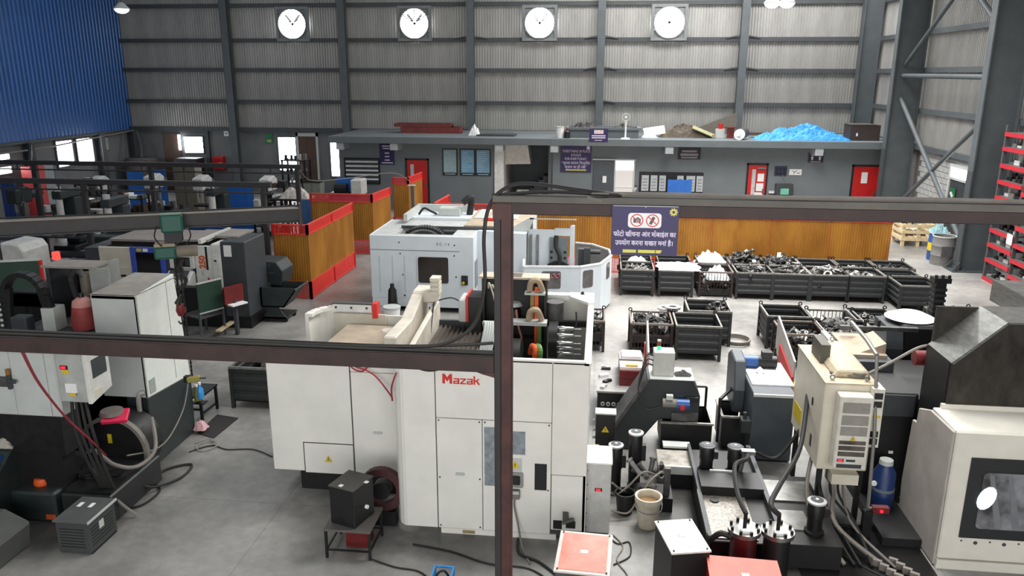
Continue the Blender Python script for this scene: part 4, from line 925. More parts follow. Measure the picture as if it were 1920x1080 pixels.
# front row (front face at y about 20.65), from the white machine to the right
FR, RR = 20.65, 21.62
place_bin('sheet', 1.05, FR, 'grey bin of pale castings, front row, nearest the white bowl-ended machine', 0.84)
pile(1.05, FR, 'pale machined casting in the front bin nearest the white machine', 22, 0.56, 0.05, pale=0.9, kinds=(1, 5, 0), seed=2, sc=0.8)
place_bin('sheet', 1.05, RR, 'grey bin with white and red scraps, behind the bin of pale castings', 0.84)
pile(1.05, RR, 'casting under the white scraps in the back bin', 10, 0.5, 0.05, pale=1.0, kinds=(5, 1), seed=3, sc=0.8)
tag(crumple('plastic_scrap', PLAST, 1.1, RR + 0.45, 0.55, 0.3, 0.3, 0.22, 12, 31), 'white plastic scrap heaped in the back bin by the white machine', 'scrap', kind='stuff')
place_bin('sheet', 2.07, FR, 'grey front-row bin covered by a white plastic sheet', 0.86)
tag(crumple('plastic_cover', PLAST, 2.15, FR + 0.42, 0.735, 0.56, 0.46, 0.10, 20, 33), 'white plastic sheet draped over a front-row bin', 'sheet')
place_bin('sheet', 2.1, RR, 'nearly empty grey bin behind the sheet-covered bin', 0.86)
place_bin('wire', 3.12, FR + 0.1, 'rusty barred bin of dark scrap with white bag', 0.84, 0.9, 0.7)
pile(3.12, FR + 0.1, 'dark casting in the barred bin with white bag', 10, 0.34, 0.08, kinds=(3, 4, 5), seed=5, sc=0.7)
tag(crumple('plastic_bag', mat('clear_grey_plastic', (206, 208, 210), 0.3), 3.2, FR + 0.5, 0.45, 0.3, 0.36, 0.36, 16, 35), 'cloudy plastic bag hanging inside the barred bin', 'bag')
place_bin('sheet', 3.2, RR + 0.05, 'grey bin filled with white plastic, behind the barred bin', 0.86)
tag(crumple('plastic_bag', PLAST, 3.15, RR + 0.5, 0.6, 0.44, 0.42, 0.34, 18, 37), 'heap of white plastic bags bulging from the back bin', 'bag')
place_bin('sheet', 4.1, FR, 'grey front-row bin heaped with dark castings, right of the barred bin', 0.9)
pile(4.1, FR, 'dark casting in the front bin right of the barred bin', 26, 0.62, 0.12, kinds=(0, 1, 3, 4, 5), seed=6)
place_bin('sheet', 4.1, RR, 'grey back-row bin with the tallest heap of castings', 0.9)
pile(4.1, RR, 'casting in the tallest heap against the ochre partition', 30, 0.66, 0.36, pale=0.3, seed=7)
place_bin('sheet', 5.03, FR, 'grey front-row bin of forked castings, second right of the barred bin', 0.9)
pile(5.03, FR, 'forked casting in the second front bin right of the barred bin', 24, 0.63, 0.1, pale=0.3, kinds=(1, 3, 5), seed=8)
place_bin('sheet', 5.03, RR, 'grey back-row bin heaped with flat castings, right of the tallest heap', 0.9)
pile(5.03, RR, 'flat casting in the back bin right of the tallest heap', 26, 0.66, 0.22, seed=9)
place_bin('sheet', 6.0, FR, 'greenish grey front-row bin heaped with curved castings', 0.92)
pile(6.0, FR, 'curved casting in the greenish front-row bin', 26, 0.62, 0.24, pale=0.4, kinds=(2, 5, 1), seed=10)
place_bin('sheet', 6.0, RR, 'almost empty back-row bin behind the curved castings', 0.92)
place_bin('sheet', 6.92, FR, 'grey front-row bin with a few rings, nearest the dark corner bin', 0.88)
pile(6.92, FR, 'ring casting in the front bin nearest the dark corner bin', 14, 0.56, 0.05, pale=0.6, kinds=(2, 5), seed=12)
place_bin('sheet', 7.0, RR, 'back-row bin with a thin layer of rods', 0.9)
pile(7.0, RR, 'small rod casting at the bottom of the back-row bin', 8, 0.5, 0.02, kinds=(1,), pale=0.8, seed=13, sc=0.7)
place_bin('sheet', 7.98, RR, 'back-row bin at the right end of the ochre partition', 0.9)
pile(7.98, RR, 'small casting in the end bin of the back row', 10, 0.54, 0.02, kinds=(0, 5), pale=0.6, seed=14, sc=0.7)
place_bin('sheet', 7.88, FR + 0.28, 'shallow dark bin at the right end, between rows', 0.86, 0.66, 0.7)
place_bin('sheet', 8.0, 19.98, 'empty dark corner bin standing forward of the front row', 0.92, 0.92, 0.68)
# middle rows
place_bin('wire', 1.16, 15.98, 'brown barred bin of castings behind the small red board', 0.84, 0.88, 0.7)
pile(1.16, 15.98, 'dark bracket casting in the brown barred bin', 22, 0.55, 0.1, kinds=(0, 4), seed=15)
place_bin('sheet', 2.1, 15.74, 'large empty charcoal bin in the middle of the floor', 0.88, 0.92, 0.76)
place_bin('sheet', 2.44, 16.72, 'brown grey bin half full of castings behind the empty charcoal bin', 0.88, 0.9, 0.8)
pile(2.68, 16.72, 'angular casting in the bin behind the empty charcoal bin', 9, 0.68, 0.12, 0.45, 0.9, kinds=(0, 4), seed=16)
place_bin('sheet', 4.1, 16.7, 'empty charcoal bin, back left of the middle group', 0.86, 0.9, 0.745)
place_bin('wire', 4.13, 15.5, 'brown barred bin of small pale parts beside the red board', 0.8, 0.88, 0.74)
pile(4.13, 15.5, 'small pale part in the barred bin beside the red board', 16, 0.52, 0.06, 0.8, 0.88, pale=0.8, kinds=(0, 1, 5), seed=17, sc=0.75)
place_bin('wireback', 5.05, 15.6, 'long grey bin with barred back, full of housings', 0.96, 1.62, 0.77)
pile(5.05, 15.6, 'housing casting in the long bin with barred back', 26, 0.58, 0.1, 0.96, 1.62, pale=0.3, kinds=(2, 0, 4, 5), seed=18)
place_bin('sheet', 5.86, 16.52, 'grey bin with a few castings, back right of the middle group', 0.84, 0.9, 0.775)
pile(5.86, 16.52, 'casting in the back right bin of the middle group', 10, 0.55, 0.05, kinds=(1, 5, 0), seed=19)
place_bin('sheet', 6.02, 15.55, 'empty bin half hidden behind the black conveyor hood', 0.84, 0.88, 0.75)
place_bin('sheet', 7.75, 16.9, 'bin of castings behind the tall black conduit', 0.9, 0.95, 0.75)
pile(7.75, 16.9, 'dark casting in the bin behind the tall black conduit', 18, 0.64, 0.2, seed=20)
place_bin('sheet', -5.86, 12.34, 'dark bin holding a slanted plate behind the left white machine', 0.95, 1.0, 0.78)
place_bin('wire', -0.26, 16.05, 'brown barred bin half hidden behind the white machine corner', 0.84, 0.88, 0.7)
pile(-0.26, 16.05, 'dark casting in the bin half hidden behind the white machine', 12, 0.52, 0.08, kinds=(0, 4), seed=24)
place_bin('sheet', -10.9, 22.35, 'dark open bin behind the cream lathe and blue screen', 1.1, 0.9, 0.8)
t = thing('slanted_plate', 'grey brown plate leaning in the dark bin', 'plate', (-5.8, 12.75, 0.6)); MB().rbox((-5.68, 12.75, 0.72), (0.5, 0.05, 0.75), R(35), R(-10), R(15)).build('plate', mat('dull_grey_plate', (92, 88, 84), 0.6), t); MB().cyl((-5.48, 12.95, 0.74), (-5.38, 12.75, 0.79), 0.09, 12).build('pale_roll', CREAM, t)

# flanged hubs and the hose coil between the bins
def hub(x, y, z, label, h=0.32):
    t = thing('flanged_hub', label, 'hub', (x, y, z), 'flanged hubs between the bins')
    MB().lathe([(0, 0), (0.17, 0), (0.17, 0.05), (0.12, 0.07), (0.12, h - 0.05), (0.0, h - 0.05)], (x, y, z), 18).build('barrel', DARK, t, smooth=35)
    MB().ring((x, y, z), 0.18, 0.09, h - 0.05, h, 'z', 20).build('flange', mat('bright_flange', (214, 212, 208), 0.35, 0.4), t, smooth=35)
hub(1.72, 17.55, 0, 'lower flanged hub of the stack beside the brown barred bin'); hub(1.72, 17.55, 0.33, 'topmost flanged hub of the stack beside the brown barred bin', 0.3)
hub(2.0, 17.75, 0, 'single flanged hub behind the brown grey bin'); hub(2.82, 18.6, 0, 'flanged hub standing alone behind the half full bin', 0.42)
hub(1.62, 18.4, 0, 'flanged hub on the floor below the sheet-covered bin', 0.36)
t = thing('hose_coil', 'coil of pale hose on the floor right of the charcoal bin', 'hose', (3.08, 16.95, 0))
for i in range(3): MB().ring((3.08, 17.0, 0.02 + 0.03 * i), 0.3 + 0.01 * i, 0.27 + 0.01 * i, 0, 0.03, 'z', 26).build('loop', HOSEG, t, smooth=40)

# ---- red rack on the right
t = thing('parts_rack', 'tall steel rack with red shelf beams and small metal parts, at the right edge', 'rack', (11.55, 21.6, 0))
LV = (0.07, 0.62, 1.06, 1.48, 1.95, 2.42, 2.86, 3.31, 3.78, 4.18)
RY = (23.72, 22.35, 20.9, 19.5)
for y in RY:
    for x in (11.2, 11.9): B('upright', mat('rack_grey', (80, 80, 82), 0.5), t, x - 0.04, x + 0.04, y - 0.04, y + 0.04, 0, 4.4)
rnd = random.Random(4)
first_tag = None
for k, z in enumerate(LV):
    for j in range(3):
        y1, y0 = RY[j] - 0.04, RY[j + 1] + 0.04
        dz = (0, -0.28, 0.0)[j] if k else 0
        zz = z + dz * 0.6
        sf = MB().box(11.16, 11.95, y0, y1, zz, zz + 0.03).build('shelf', mat('rack_shelf', (112, 112, 112), 0.5, 0.3), t)
        bm_ = MB().box(11.13, 11.17, y0 - 0.03, y1 + 0.03, zz - 0.08, zz + 0.03).build('front_beam', mat('rack_red', (188, 34, 48), 0.5), t)
        for i in range(4):
            y = y0 + (y1 - y0) * (i + 0.5) / 4
            if first_tag is None: first_tag = MB().box(-0.004, 0.004, -0.05, 0.05, -0.03, 0.03).build('price_tag', PAPER, bm_); first_tag.location = (11.126 - 11.55, y - 21.6, zz - 0.025)
            else: inst(first_tag, 'price_tag', bm_, (11.126 - 11.55, y - 21.6, zz - 0.025))
for k, z in enumerate(LV[:-1]):
    for j in range(2):
        y1, y0 = RY[j] - 0.12, RY[j + 1] + 0.12
        zz = z + ((0, -0.28)[j] * 0.6 if k else 0) + 0.03
        n = 4
        for i in range(n):
            y = y1 - (y1 - y0) * (i + 0.5) / n; hh = rnd.uniform(0.12, 0.34); a = rnd.uniform(0.08, 0.15); kd = rnd.random()
            mm = rnd.choice((CAST, CASTD, STEEL, DARK, GREYW, CASTL, DARK))
            it = thing('fixture_block', 'metal fixture on the red rack, %s shelf, %s bay' % (('bottom', 'second', 'third', 'fourth', 'fifth', 'sixth', 'seventh', 'eighth', 'ninth')[k], ('far', 'near')[j]), 'fixture', (11.45, y, zz), 'metal fixtures on the red rack')
            MB().box(11.3, 11.62, y - a, y + a, zz, zz + hh * 0.45).build('base', mm, it, 0.01)
            if kd < 0.5: MB().cyl((11.45, y, zz + hh * 0.45), (11.45, y, zz + hh), a * 0.6, 12).build('boss', mm, it, smooth=40)
            else: MB().box(11.36, 11.42, y - a * 0.8, y + a * 0.5, zz + hh * 0.45, zz + hh).build('rib', mm, it)
t = thing('paper_sheet', 'white paper sheet hanging from the red rack', 'paper', (11.1, 22.2, 1.3)); B('sheet', PAPER, t, 11.1, 11.105, 22.32, 22.62, 1.28, 1.56); B('tape', GREYW, t, 11.095, 11.1, 22.44, 22.5, 1.53, 1.58)

# ---- pallet box and drums by the right wall
t = thing('pallet_crate', 'pale slatted wooden crate by the right wall', 'crate', (10.95, 28.7, 0))
for x in (10.48, 10.98, 11.42):
    for y in (28.25, 29.15): B('post', PINE, t, x - 0.05, x + 0.05, y - 0.05, y + 0.05, 0, 0.78)
for z in (0.2, 0.45, 0.66):
    for y in (28.19, 29.21): B('slat', PINE, t, 10.42, 11.48, y - 0.015, y + 0.015, z, z + 0.11)
    for x in (10.42, 11.48): B('slat', PINE, t, x - 0.015, x + 0.015, 28.2, 29.2, z, z + 0.11)
for i in range(5): B('deck_board', PINE, t, 10.44 + i * 0.21, 10.6 + i * 0.21, 28.2, 29.2, 0.3, 0.325)
for i, (x, y) in enumerate(((10.75, 28.6), (11.15, 28.6), (10.75, 29.0), (11.15, 29.0))):
    tag(MB().rbox((x, y, 0.325 + 0.09), (0.3, 0.26, 0.18), 0.2 * i).build('scrap_block', random.choice((BROWN, CAST, CREAM)), None, 0.01), 'dull block lying inside the pale wooden crate', 'block', 'blocks in the wooden crate')
def drum(x, y, r, h, m, label, band=None, words=None):
    t = thing('steel_drum', label, 'drum', (x, y, 0), 'steel drums by the right wall')
    MB().lathe([(0, 0), (r, 0), (r, h * 0.32), (r + 0.012, h * 0.34), (r, h * 0.36), (r, h * 0.65), (r + 0.012, h * 0.67), (r, h * 0.69), (r, h), (r - 0.02, h), (r - 0.02, 0.05), (0, 0.05)], (x, y, 0), 28).build('shell', m, t, smooth=35)
    MB().ring((x, y, 0), r + 0.015, r - 0.01, h - 0.02, h + 0.015, 'z', 28).build('rim', GREYW, t, smooth=35)
    if band: MB().ring((x, y, 0), r + 0.006, r + 0.001, h * 0.34, h * 0.64, 'z', 28).build('band', band, t, smooth=35)
    if words:
        a = R(-112)
        text(words, BLACK, t, (x + (r + 0.014) * math.cos(a), y + (r + 0.014) * math.sin(a), h * 0.5), 0.17, (R(90), 0, a + R(90)), ext=0.003)
    return t
drum(10.82, 26.2, 0.29, 0.88, BLUEM, 'blue steel drum with yellow band by the right wall', YELLOW, 'RAJC')
d2 = drum(10.72, 25.55, 0.33, 0.9, mat('dull_grey_drum', (120, 118, 116), 0.55), 'open grey steel drum in front of the blue drum')
B('worn_label', mat('dark_worn_patch', (86, 84, 84)), d2, 10.55, 10.85, 25.205, 25.24, 0.3, 0.62)
tag(crumple('rag_bag', mat('teal_white_rag', (150, 190, 196), 0.7, 0, 0.35, 3), 10.8, 26.2, 0.89, 0.24, 0.24, 0.3, 14, 41), 'teal and white rag bag on the blue drum', 'rags')
# ================================================================ PALE BLUE-WHITE MACHINE WITH BOWL END
def wall_run(pts, z0, z1, th=0.03):
    m = MB()
    for a, b in zip(pts[:-1], pts[1:]): strip(a, b, z0, z1, th / 2, m)
    return m
def rounded(x0, x1, z0, z1, r, n=4):
    P = []
    for cx, cz, a0 in ((x1 - r, z1 - r, 0), (x0 + r, z1 - r, 90), (x0 + r, z0 + r, 180), (x1 - r, z0 + r, 270)):
        for i in range(n + 1): a = R(a0 + 90 * i / n); P.append((cx + r * math.cos(a), cz + r * math.sin(a)))
    return P
t = thing('machining_centre', 'pale blue-white horizontal machining centre with rounded bowl end and dark window', 'machine', (-2.8, 19.5, 0))
FY = 18.46
front = MB().prism([(-5.58, 0.34), (-3.0, 0.34), (-3.0, 1.93), (-5.58, 1.93)], 'y', FY, FY + 0.06).build('front_panel', HAASW, t, 0.012)
B('plinth', HAASW, t, -5.5, -5.0, FY + 0.03, FY + 0.12, 0.0, 0.34); B('plinth', BLACK, t, -5.0, -3.0, FY + 0.25, FY + 0.3, 0.0, 0.3); B('skirt', HAASW, t, -5.56, -3.02, FY - 0.008, FY, 0.14, 0.345)
B('seam', mat('seam_grey', (120, 128, 132)), front, -5.56, -3.35, FY - 0.004, FY, 1.56, 1.575)
for x in (-5.35, -5.02, -4.72, -4.42): B('panel_crease', mat('crease_grey', (186, 194, 200)), front, x - 0.008, x + 0.008, FY - 0.006, FY, 0.5, 1.42)
B('bolt', BLACK, front, -4.76, -4.72, FY - 0.006, FY, 0.4, 0.44)
for x, z in ((-4.82, 1.48), (-4.77, 0.95), (-3.48, 1.46), (-3.44, 0.93), (-3.47, 1.72), (-4.84, 1.76)): MB().cyl((x, FY - 0.008, z), (x, FY, z), 0.018, 8).build('bolt', BLACK, front)
wp = MB().prism(rounded(-4.38, -3.63, 0.76, 1.41, 0.05), 'y', FY - 0.012, FY).build('window', DGLASS, t)
cp = MB().prism(rounded(-3.31, -3.15, 0.73, 0.97, 0.02), 'y', FY - 0.02, FY).build('button_panel', BLACK, t)
MB().cyl((-3.26, FY - 0.05, 0.79), (-3.26, FY - 0.02, 0.79), 0.035, 12).build('stop_button', YELLOW, cp)
for i in range(3):
    for k in range(2): B('button', CHAR, cp, -3.285 + i * 0.045, -3.255 + i * 0.045, FY - 0.026, FY - 0.02, 0.86 + k * 0.045, 0.89 + k * 0.045)
text('E C - 1 6', mat('faint_logo', (120, 124, 130)), front, (-3.75, FY - 0.006, 1.74), 0.09)
for x0, x1 in ((-5.58, -5.52), (-3.06, -3.0)): B('side_panel', HAASW, t, x0, x1, FY + 0.06, 20.6, 0.1, 1.93)
B('side_vent', mat('vent_grey', (140, 148, 154), 0.5), t, -2.996, -2.985, FY + 0.12, FY + 0.5, 0.62, 1.3)
# roof with open tool-chain well
MB().box(-5.52, -3.06, FY + 0.06, FY + 0.22, 1.87, 1.93).box(-5.52, -4.95, FY + 0.22, 19.4, 1.87, 1.93).box(-3.55, -3.06, FY + 0.22, 19.4, 1.87, 1.93).box(-5.52, -3.06, 19.4, 20.6, 1.87, 1.93).build('roof', mat('dusty_haas_roof', (186, 188, 186), 0.7), t)
B('chain_well', BLACK, t, -4.95, -3.55, FY + 0.22, 19.4, 1.2, 1.25)
ch = MB()
for i in range(22):
    a = R(25 + 130 * i / 21); ch.cyl((-4.35 + 0.62 * math.cos(a), FY + 0.55, 1.5 + 0.52 * math.sin(a)), (-4.35 + 0.62 * math.cos(a), FY + 0.85, 1.5 + 0.52 * math.sin(a)), 0.036, 8)
ch.build('tool_chain', BLACK, t, smooth=40)
MB().ring((-4.35, FY + 0.6, 1.45), 0.585, 0.5, 0, 0.2, 'y', 28).build('chain_wheel', mat('chain_pale', (190, 190, 186), 0.4), t, smooth=40)
B('well_rail', CHAR, t, -5.0, -2.6, 19.36, 19.44, 1.93, 2.0)
# rear enclosure, roof boxes
B('rear_body', HAASW, t, -5.2, -1.75, 20.6, 21.9, 0.1, 2.0); B('rear_roof', DUSTY, t, -3.4, -1.75, 19.44, 21.9, 2.0, 2.03)
MB().box(-5.1, -3.5, 21.6, 21.7, 2.0, 2.2).box(-5.1, -5.0, 20.0, 21.6, 2.0, 2.18).build('rear_frame', GREYW, t)
B('junction_box', GREYW, t, -4.35, -3.75, 20.9, 21.3, 2.0, 2.22, bevel=0.02)
MB().tube([(-3.55, 21.2, 2.0), (-3.5, 21.2, 2.3), (-3.5, 21.1, 2.5), (-3.7, 21.0, 2.35)], 0.09, 10).build('cable_riser', RUBBER, t)
MB().tube([(-4.9, 20.9, 2.03), (-4.75, 20.9, 2.2), (-4.55, 20.9, 2.12), (-4.4, 20.9, 2.05)], 0.03).build('loose_hose', RUBBER, t)
MB().cyl((-3.0, 20.2, 2.06), (-2.65, 20.15, 2.06), 0.05, 10).build('red_valve', MAZR, t, smooth=40)
for i in range(3): B('roof_slat', GREYW, t, -3.3 + i * 0.42, -3.0 + i * 0.42, 20.4, 21.8, 2.03, 2.06)
# mid body
MB().prism([(-3.0, 0.1), (-1.78, 0.1), (-1.78, 1.92), (-3.0, 1.98)], 'y', 19.05, 19.11).build('mid_panel', HAASW, t); B('mid_roof', HAASW, t, -3.0, -1.78, 19.11, 20.6, 1.9, 1.94)
MB().prism([(-2.3, 1.95), (-1.74, 1.95), (-1.6, 2.3), (-1.7, 2.3)], 'y', 19.3, 19.34).prism([(19.3, 2.28), (20.6, 2.05), (20.6, 2.02), (19.3, 2.25)], 'x', -1.72, -0.6).build('roof_cowl', GREYW, t)
# open front: frame, ways and hose
MB().box(-1.78, -1.1, 19.4, 19.46, 0.6, 1.98).box(-0.72, -0.6, 19.4, 19.46, 0.6, 2.1).box(-1.1, -0.72, 19.4, 19.46, 1.82, 2.02).build('column_front', HAASW, t, 0.01)
for x in (-1.72, -1.55): B('guide_way', STEEL, t, x, x + 0.06, 19.33, 19.4, 0.6, 1.85)
B('way_cover', mat('way_grey', (130, 136, 140), 0.35, 0.3), t, -1.22, -0.76, 19.33, 19.4, 1.0, 1.8)
MB().prism([(-1.26, 0.7), (-0.72, 0.7), (-0.72, 1.12), (-0.9, 1.2), (-1.08, 1.2), (-1.26, 1.12)], 'y', 19.24, 19.33).build('saddle', BLACK, t)
MB().tube([(-1.05, 19.3, 1.85), (-1.05, 19.22, 1.6), (-0.95, 19.15, 1.35), (-0.97, 19.12, 1.05), (-0.98, 19.15, 0.7)], 0.055, 10).build('spindle_hose', RUBBER, t)
for x in (-1.2, -0.86):
    for z in (1.25, 1.4): B('port', BLACK, t, x, x + 0.06, 19.32, 19.33, z, z + 0.06)
MB().box(-0.5, -0.2, 19.4, 19.6, 0.5, 1.5).cyl((-0.2, 19.5, 1.42), (0.05, 19.5, 1.42), 0.06, 12).box(-0.36, -0.2, 19.3, 19.4, 0.9, 1.55).build('pallet_tombstone', mat('tombstone_grey', (74, 74, 76), 0.4, 0.4), t)
rim = [(-1.82, 18.95), (-1.76, 18.22), (-0.42, 18.36), (0.06, 18.75), (0.33, 19.7), (0.27, 20.35), (-0.18, 21.0), (-0.62, 21.15)]
wall_run(rim[:4], 0.05, 1.3).build('bowl_front', HAASW, t); wall_run(rim[3:6], 0.05, 1.3).build('bowl_side', HAASW, t)
wall_run(rim[5:], 0.05, 1.3).build('bowl_back', mat('bowl_inner', (150, 146, 142), 0.4), t)
wall_run(rim, 1.28, 1.32, 0.05).build('bowl_rim', mat('bright_white', (240, 240, 240), 0.5), t)
MB().prism([(x, y) for x, y in rim] + [(-0.62, 19.5), (-1.7, 19.4)], 'z', 0.3, 0.34).build('bowl_floor', DARK, t)
def panel_on(a, b, u0, u1, z0, z1, m, name, off=0.022):
    """rounded window plate set just outside the wall a-b"""
    ax, ay = a; bx, by = b; L = math.hypot(bx - ax, by - ay); ux, uy = (bx - ax) / L, (by - ay) / L; nx, ny = uy, -ux
    P = rounded(u0 * L, u1 * L, z0, z1, 0.05)
    vs = [(ax + ux * s + nx * o, ay + uy * s + ny * o, z) for o in (off - 0.008, off) for s, z in P]
    n = len(P)
    return MB().add(vs, [tuple(range(n)), tuple(range(2 * n - 1, n - 1, -1))] + [(i, n + i, n + (i + 1) % n, (i + 1) % n) for i in range(n)]).build(name, m, t)
BW = mat('grey_bowl_window', (112, 108, 108), 0.15, 0, 0.25, 4)
panel_on(rim[1], rim[2], 0.32, 0.66, 0.76, 1.19, BW, 'bowl_window'); panel_on(rim[2], rim[3], 0.12, 0.62, 0.76, 1.19, BW, 'bowl_window'); panel_on(rim[3], rim[4], 0.5, 0.8, 0.78, 1.19, BW, 'bowl_window')
lg = MB()
lx, ly = -1.12, 18.258
for dx in (0, 0.12): lg.prism([(lx + dx, 1.02), (lx + dx + 0.05, 1.02), (lx + dx + 0.12, 1.15), (lx + dx + 0.07, 1.15)], 'y', ly, ly + 0.006)
lg.prism([(lx + 0.0, 1.07), (lx + 0.22, 1.07), (lx + 0.235, 1.1), (lx + 0.015, 1.1)], 'y', ly, ly + 0.006)
lg.build('logo', mat('faded_red_logo', (196, 120, 124), 0.5), t)
t = thing('coolant_pump', 'black pump standing before the pale blue machine', 'pump', (-4.9, 17.9, 0))
MB().lathe([(0, 0.3), (0.16, 0.3), (0.16, 0.34), (0.12, 0.36), (0.1, 0.7), (0.05, 0.78), (0.05, 0.86), (0, 0.86)], (-4.9, 17.9, 0), 14).build('motor', DARK, t, smooth=35); B('stand', DARK, t, -5.05, -4.75, 17.75, 18.05, 0, 0.3)
t = thing('filter_pail', 'white pail in front of the black pump', 'pail', (-4.78, 17.35, 0)); MB().lathe([(0, 0), (0.17, 0), (0.2, 0.42), (0.18, 0.42), (0.16, 0.03), (0, 0.03)], (-4.78, 17.35, 0), 20).build('body', PAPER, t, smooth=35); MB().lathe([(0, 0.42), (0.21, 0.42), (0.21, 0.46), (0, 0.47)], (-4.78, 17.35, 0), 20).build('lid', GREYW, t, smooth=35)

# ================================================================ CREAM LATHE WITH BLUE DOOR
t = thing('cnc_lathe', 'cream turning centre with blue sliding door and red 250 lettering', 'lathe', (-9.8, 17.2, 0))
LY = 16.6
B('base', BLACK, t, -11.4, -7.95, LY + 0.1, 17.8, 0.0, 0.93); B('chip_pan', DARK, t, -10.8, -9.9, LY - 0.15, LY + 0.1, 0.0, 0.5)
B('left_cover', CREAM, t, -11.45, -10.66, LY, LY + 0.05, 0.55, 1.88, bevel=0.02); B('access_door', CREAM, t, -11.15, -10.72, LY - 0.015, LY, 0.7, 1.42, bevel=0.01); B('door_slot', BLACK, t, -10.95, -10.82, LY - 0.02, LY - 0.014, 1.18, 1.23)
B('left_end', CHAR, t, -11.85, -11.45, LY + 0.1, 17.9, 0.2, 1.82)
bd = MB().frame(-10.64, -9.8, LY - 0.07, LY, 0.95, 1.9, 0.13).build('blue_door', mat('door_blue', (62, 88, 186), 0.4), t, 0.015)
B('door_glass', mat('black_glass', (26, 22, 24), 0.15), bd, -10.51, -9.93, LY - 0.04, LY - 0.02, 1.08, 1.77)
for i, m in enumerate((YELLOW, PAPER)): B('sticker', m, bd, -10.46 + i * 0.15, -10.34 + i * 0.15, LY - 0.076, LY - 0.07, 1.8, 1.87)
B('door_post', CHAR, t, -9.8, -9.72, LY - 0.03, LY + 0.05, 0.9, 1.9)
cpn = MB().box(-9.72, -9.12, LY - 0.05, LY + 0.2, 1.42, 1.75).build('control_panel', mat('panel_white', (222, 222, 216), 0.5), t, 0.02)
B('screen', BLACK, cpn, -9.6, -9.22, LY - 0.06, LY - 0.05, 1.47, 1.69); B('key_field', CHAR, cpn, -9.32, -9.22, LY - 0.066, LY - 0.06, 1.5, 1.66)
kb = MB().prism([(LY - 0.3, 1.1), (LY, 1.0), (LY, 1.36), (LY - 0.08, 1.38), (LY - 0.3, 1.22)], 'x', -9.74, -9.14).build('keyboard_console', MATS['panel_white'], t, 0.015)
MB().prism([(LY - 0.31, 1.24), (LY - 0.1, 1.385), (LY - 0.1, 1.39), (LY - 0.31, 1.245)], 'x', -9.68, -9.22).build('keys', CHAR, kb)
for x in (-9.5, -9.42): MB().cyl((x, LY - 0.32, 1.17), (x, LY - 0.3, 1.17), 0.025, 8).build('button', BLACK, kb)
B('white_column', mat('panel_white', (222, 222, 216)), t, -9.12, -8.72, LY, LY + 0.05, 0.93, 1.96, bevel=0.015); B('seam', BLACK, t, -8.86, -8.81, LY - 0.004, LY, 1.4, 1.94); B('red_stripe', MAZR, t, -8.85, -8.81, LY - 0.004, LY, 0.95, 1.22)
text('250', ORANGE, t, (-8.94, LY - 0.006, 1.58), 0.2, (R(90), R(-90), 0), bold=0.008)
B('model_plate', GREYW, t, -8.99, -8.93, LY - 0.006, LY, 1.26, 1.38)
B('right_cover', MATS['panel_white'], t, -8.72, -8.5, LY, 17.6, 0.93, 2.0, bevel=0.015); B('cover_door', MATS['panel_white'], t, -8.7, -8.53, LY - 0.012, LY, 0.95, 1.75)
B('door_slot', BLACK, t, -8.66, -8.6, LY - 0.016, LY - 0.012, 1.6, 1.64)
tl = MB().box(-8.5, -7.92, LY + 0.02, 17.7, 0.3, 2.06).build('tail_cabinet', CHAR, t, 0.015); B('notice', PAPER, tl, -8.42, -8.24, LY + 0.01, LY + 0.02, 1.72, 1.98)
for x0, x1, y0, y1, z in ((-11.3, -9.6, LY + 0.25, 18.1, 1.96), (-9.55, -8.9, LY + 0.25, 18.1, 1.99), (-8.85, -8.3, LY + 0.5, 18.0, 2.04)): B('roof_cover', mat('dusty_grey_lid', (148, 142, 136), 0.8), t, x0, x1, y0, y1, z, z + 0.05)
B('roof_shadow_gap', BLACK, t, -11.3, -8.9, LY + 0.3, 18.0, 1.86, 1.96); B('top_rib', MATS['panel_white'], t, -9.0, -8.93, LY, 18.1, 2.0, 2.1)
# chip conveyor at the lathe end
t = thing('chip_conveyor', 'dark inclined chip conveyor at the end of the cream lathe', 'conveyor', (-8.0, 18.0, 0))
MB().prism([(-8.9, 0.0), (-8.4, 0.0), (-7.9, 0.85), (-7.9, 1.3), (-8.3, 1.3), (-8.9, 0.35)], 'y', 17.85, 18.4).build('incline', BLACK, t)
MB().prism([(-8.35, 0.8), (-7.62, 0.75), (-7.55, 1.12), (-7.7, 1.34), (-8.35, 1.36)], 'y', 17.75, 18.45).build('head', DGREEN, t, 0.02); B('head_window', CHAR, t, -8.15, -7.85, 17.735, 17.75, 1.2, 1.3); B('head_lip', CAST, t, -8.2, -7.75, 17.73, 17.75, 1.06, 1.08)
MB().cyl((-8.35, 17.7, 0.55), (-8.35, 17.9, 0.55), 0.12, 14).build('drive_wheel', GREYW, t, smooth=40)
t = thing('tipping_cart', 'black tipping chip cart on castors before the ochre partition', 'cart', (-7.5, 17.5, 0))
MB().prism([(-7.9, 0.38), (-7.35, 0.38), (-7.0, 0.86), (-7.03, 0.86), (-7.37, 0.41), (-7.87, 0.41), (-7.87, 0.86), (-7.9, 0.86)], 'y', 17.2, 17.85).build('tray', DGREEN, t)
for y in (17.2, 17.83): MB().prism([(-7.9, 0.38), (-7.35, 0.38), (-7.0, 0.86), (-7.9, 0.86)], 'y', y, y + 0.02).build('side_plate', DGREEN, t)
MB().prism([(-7.9, 0.1), (-7.3, 0.1), (-7.5, 0.38), (-7.72, 0.38)], 'y', 17.2, 17.24).box(-7.9, -7.3, 17.2, 17.85, 0.1, 0.14).build('chassis', DGREEN, t)
MB().cyl((-7.02, 17.15, 0.84), (-7.02, 17.95, 0.84), 0.02, 8).build('handle', STEEL, t)
for x in (-7.82, -7.36):
    for y in (17.27, 17.78): MB().cyl((x, y - 0.02, 0.06), (x, y + 0.02, 0.06), 0.06, 12).build('castor', RUBBER, t, smooth=40)
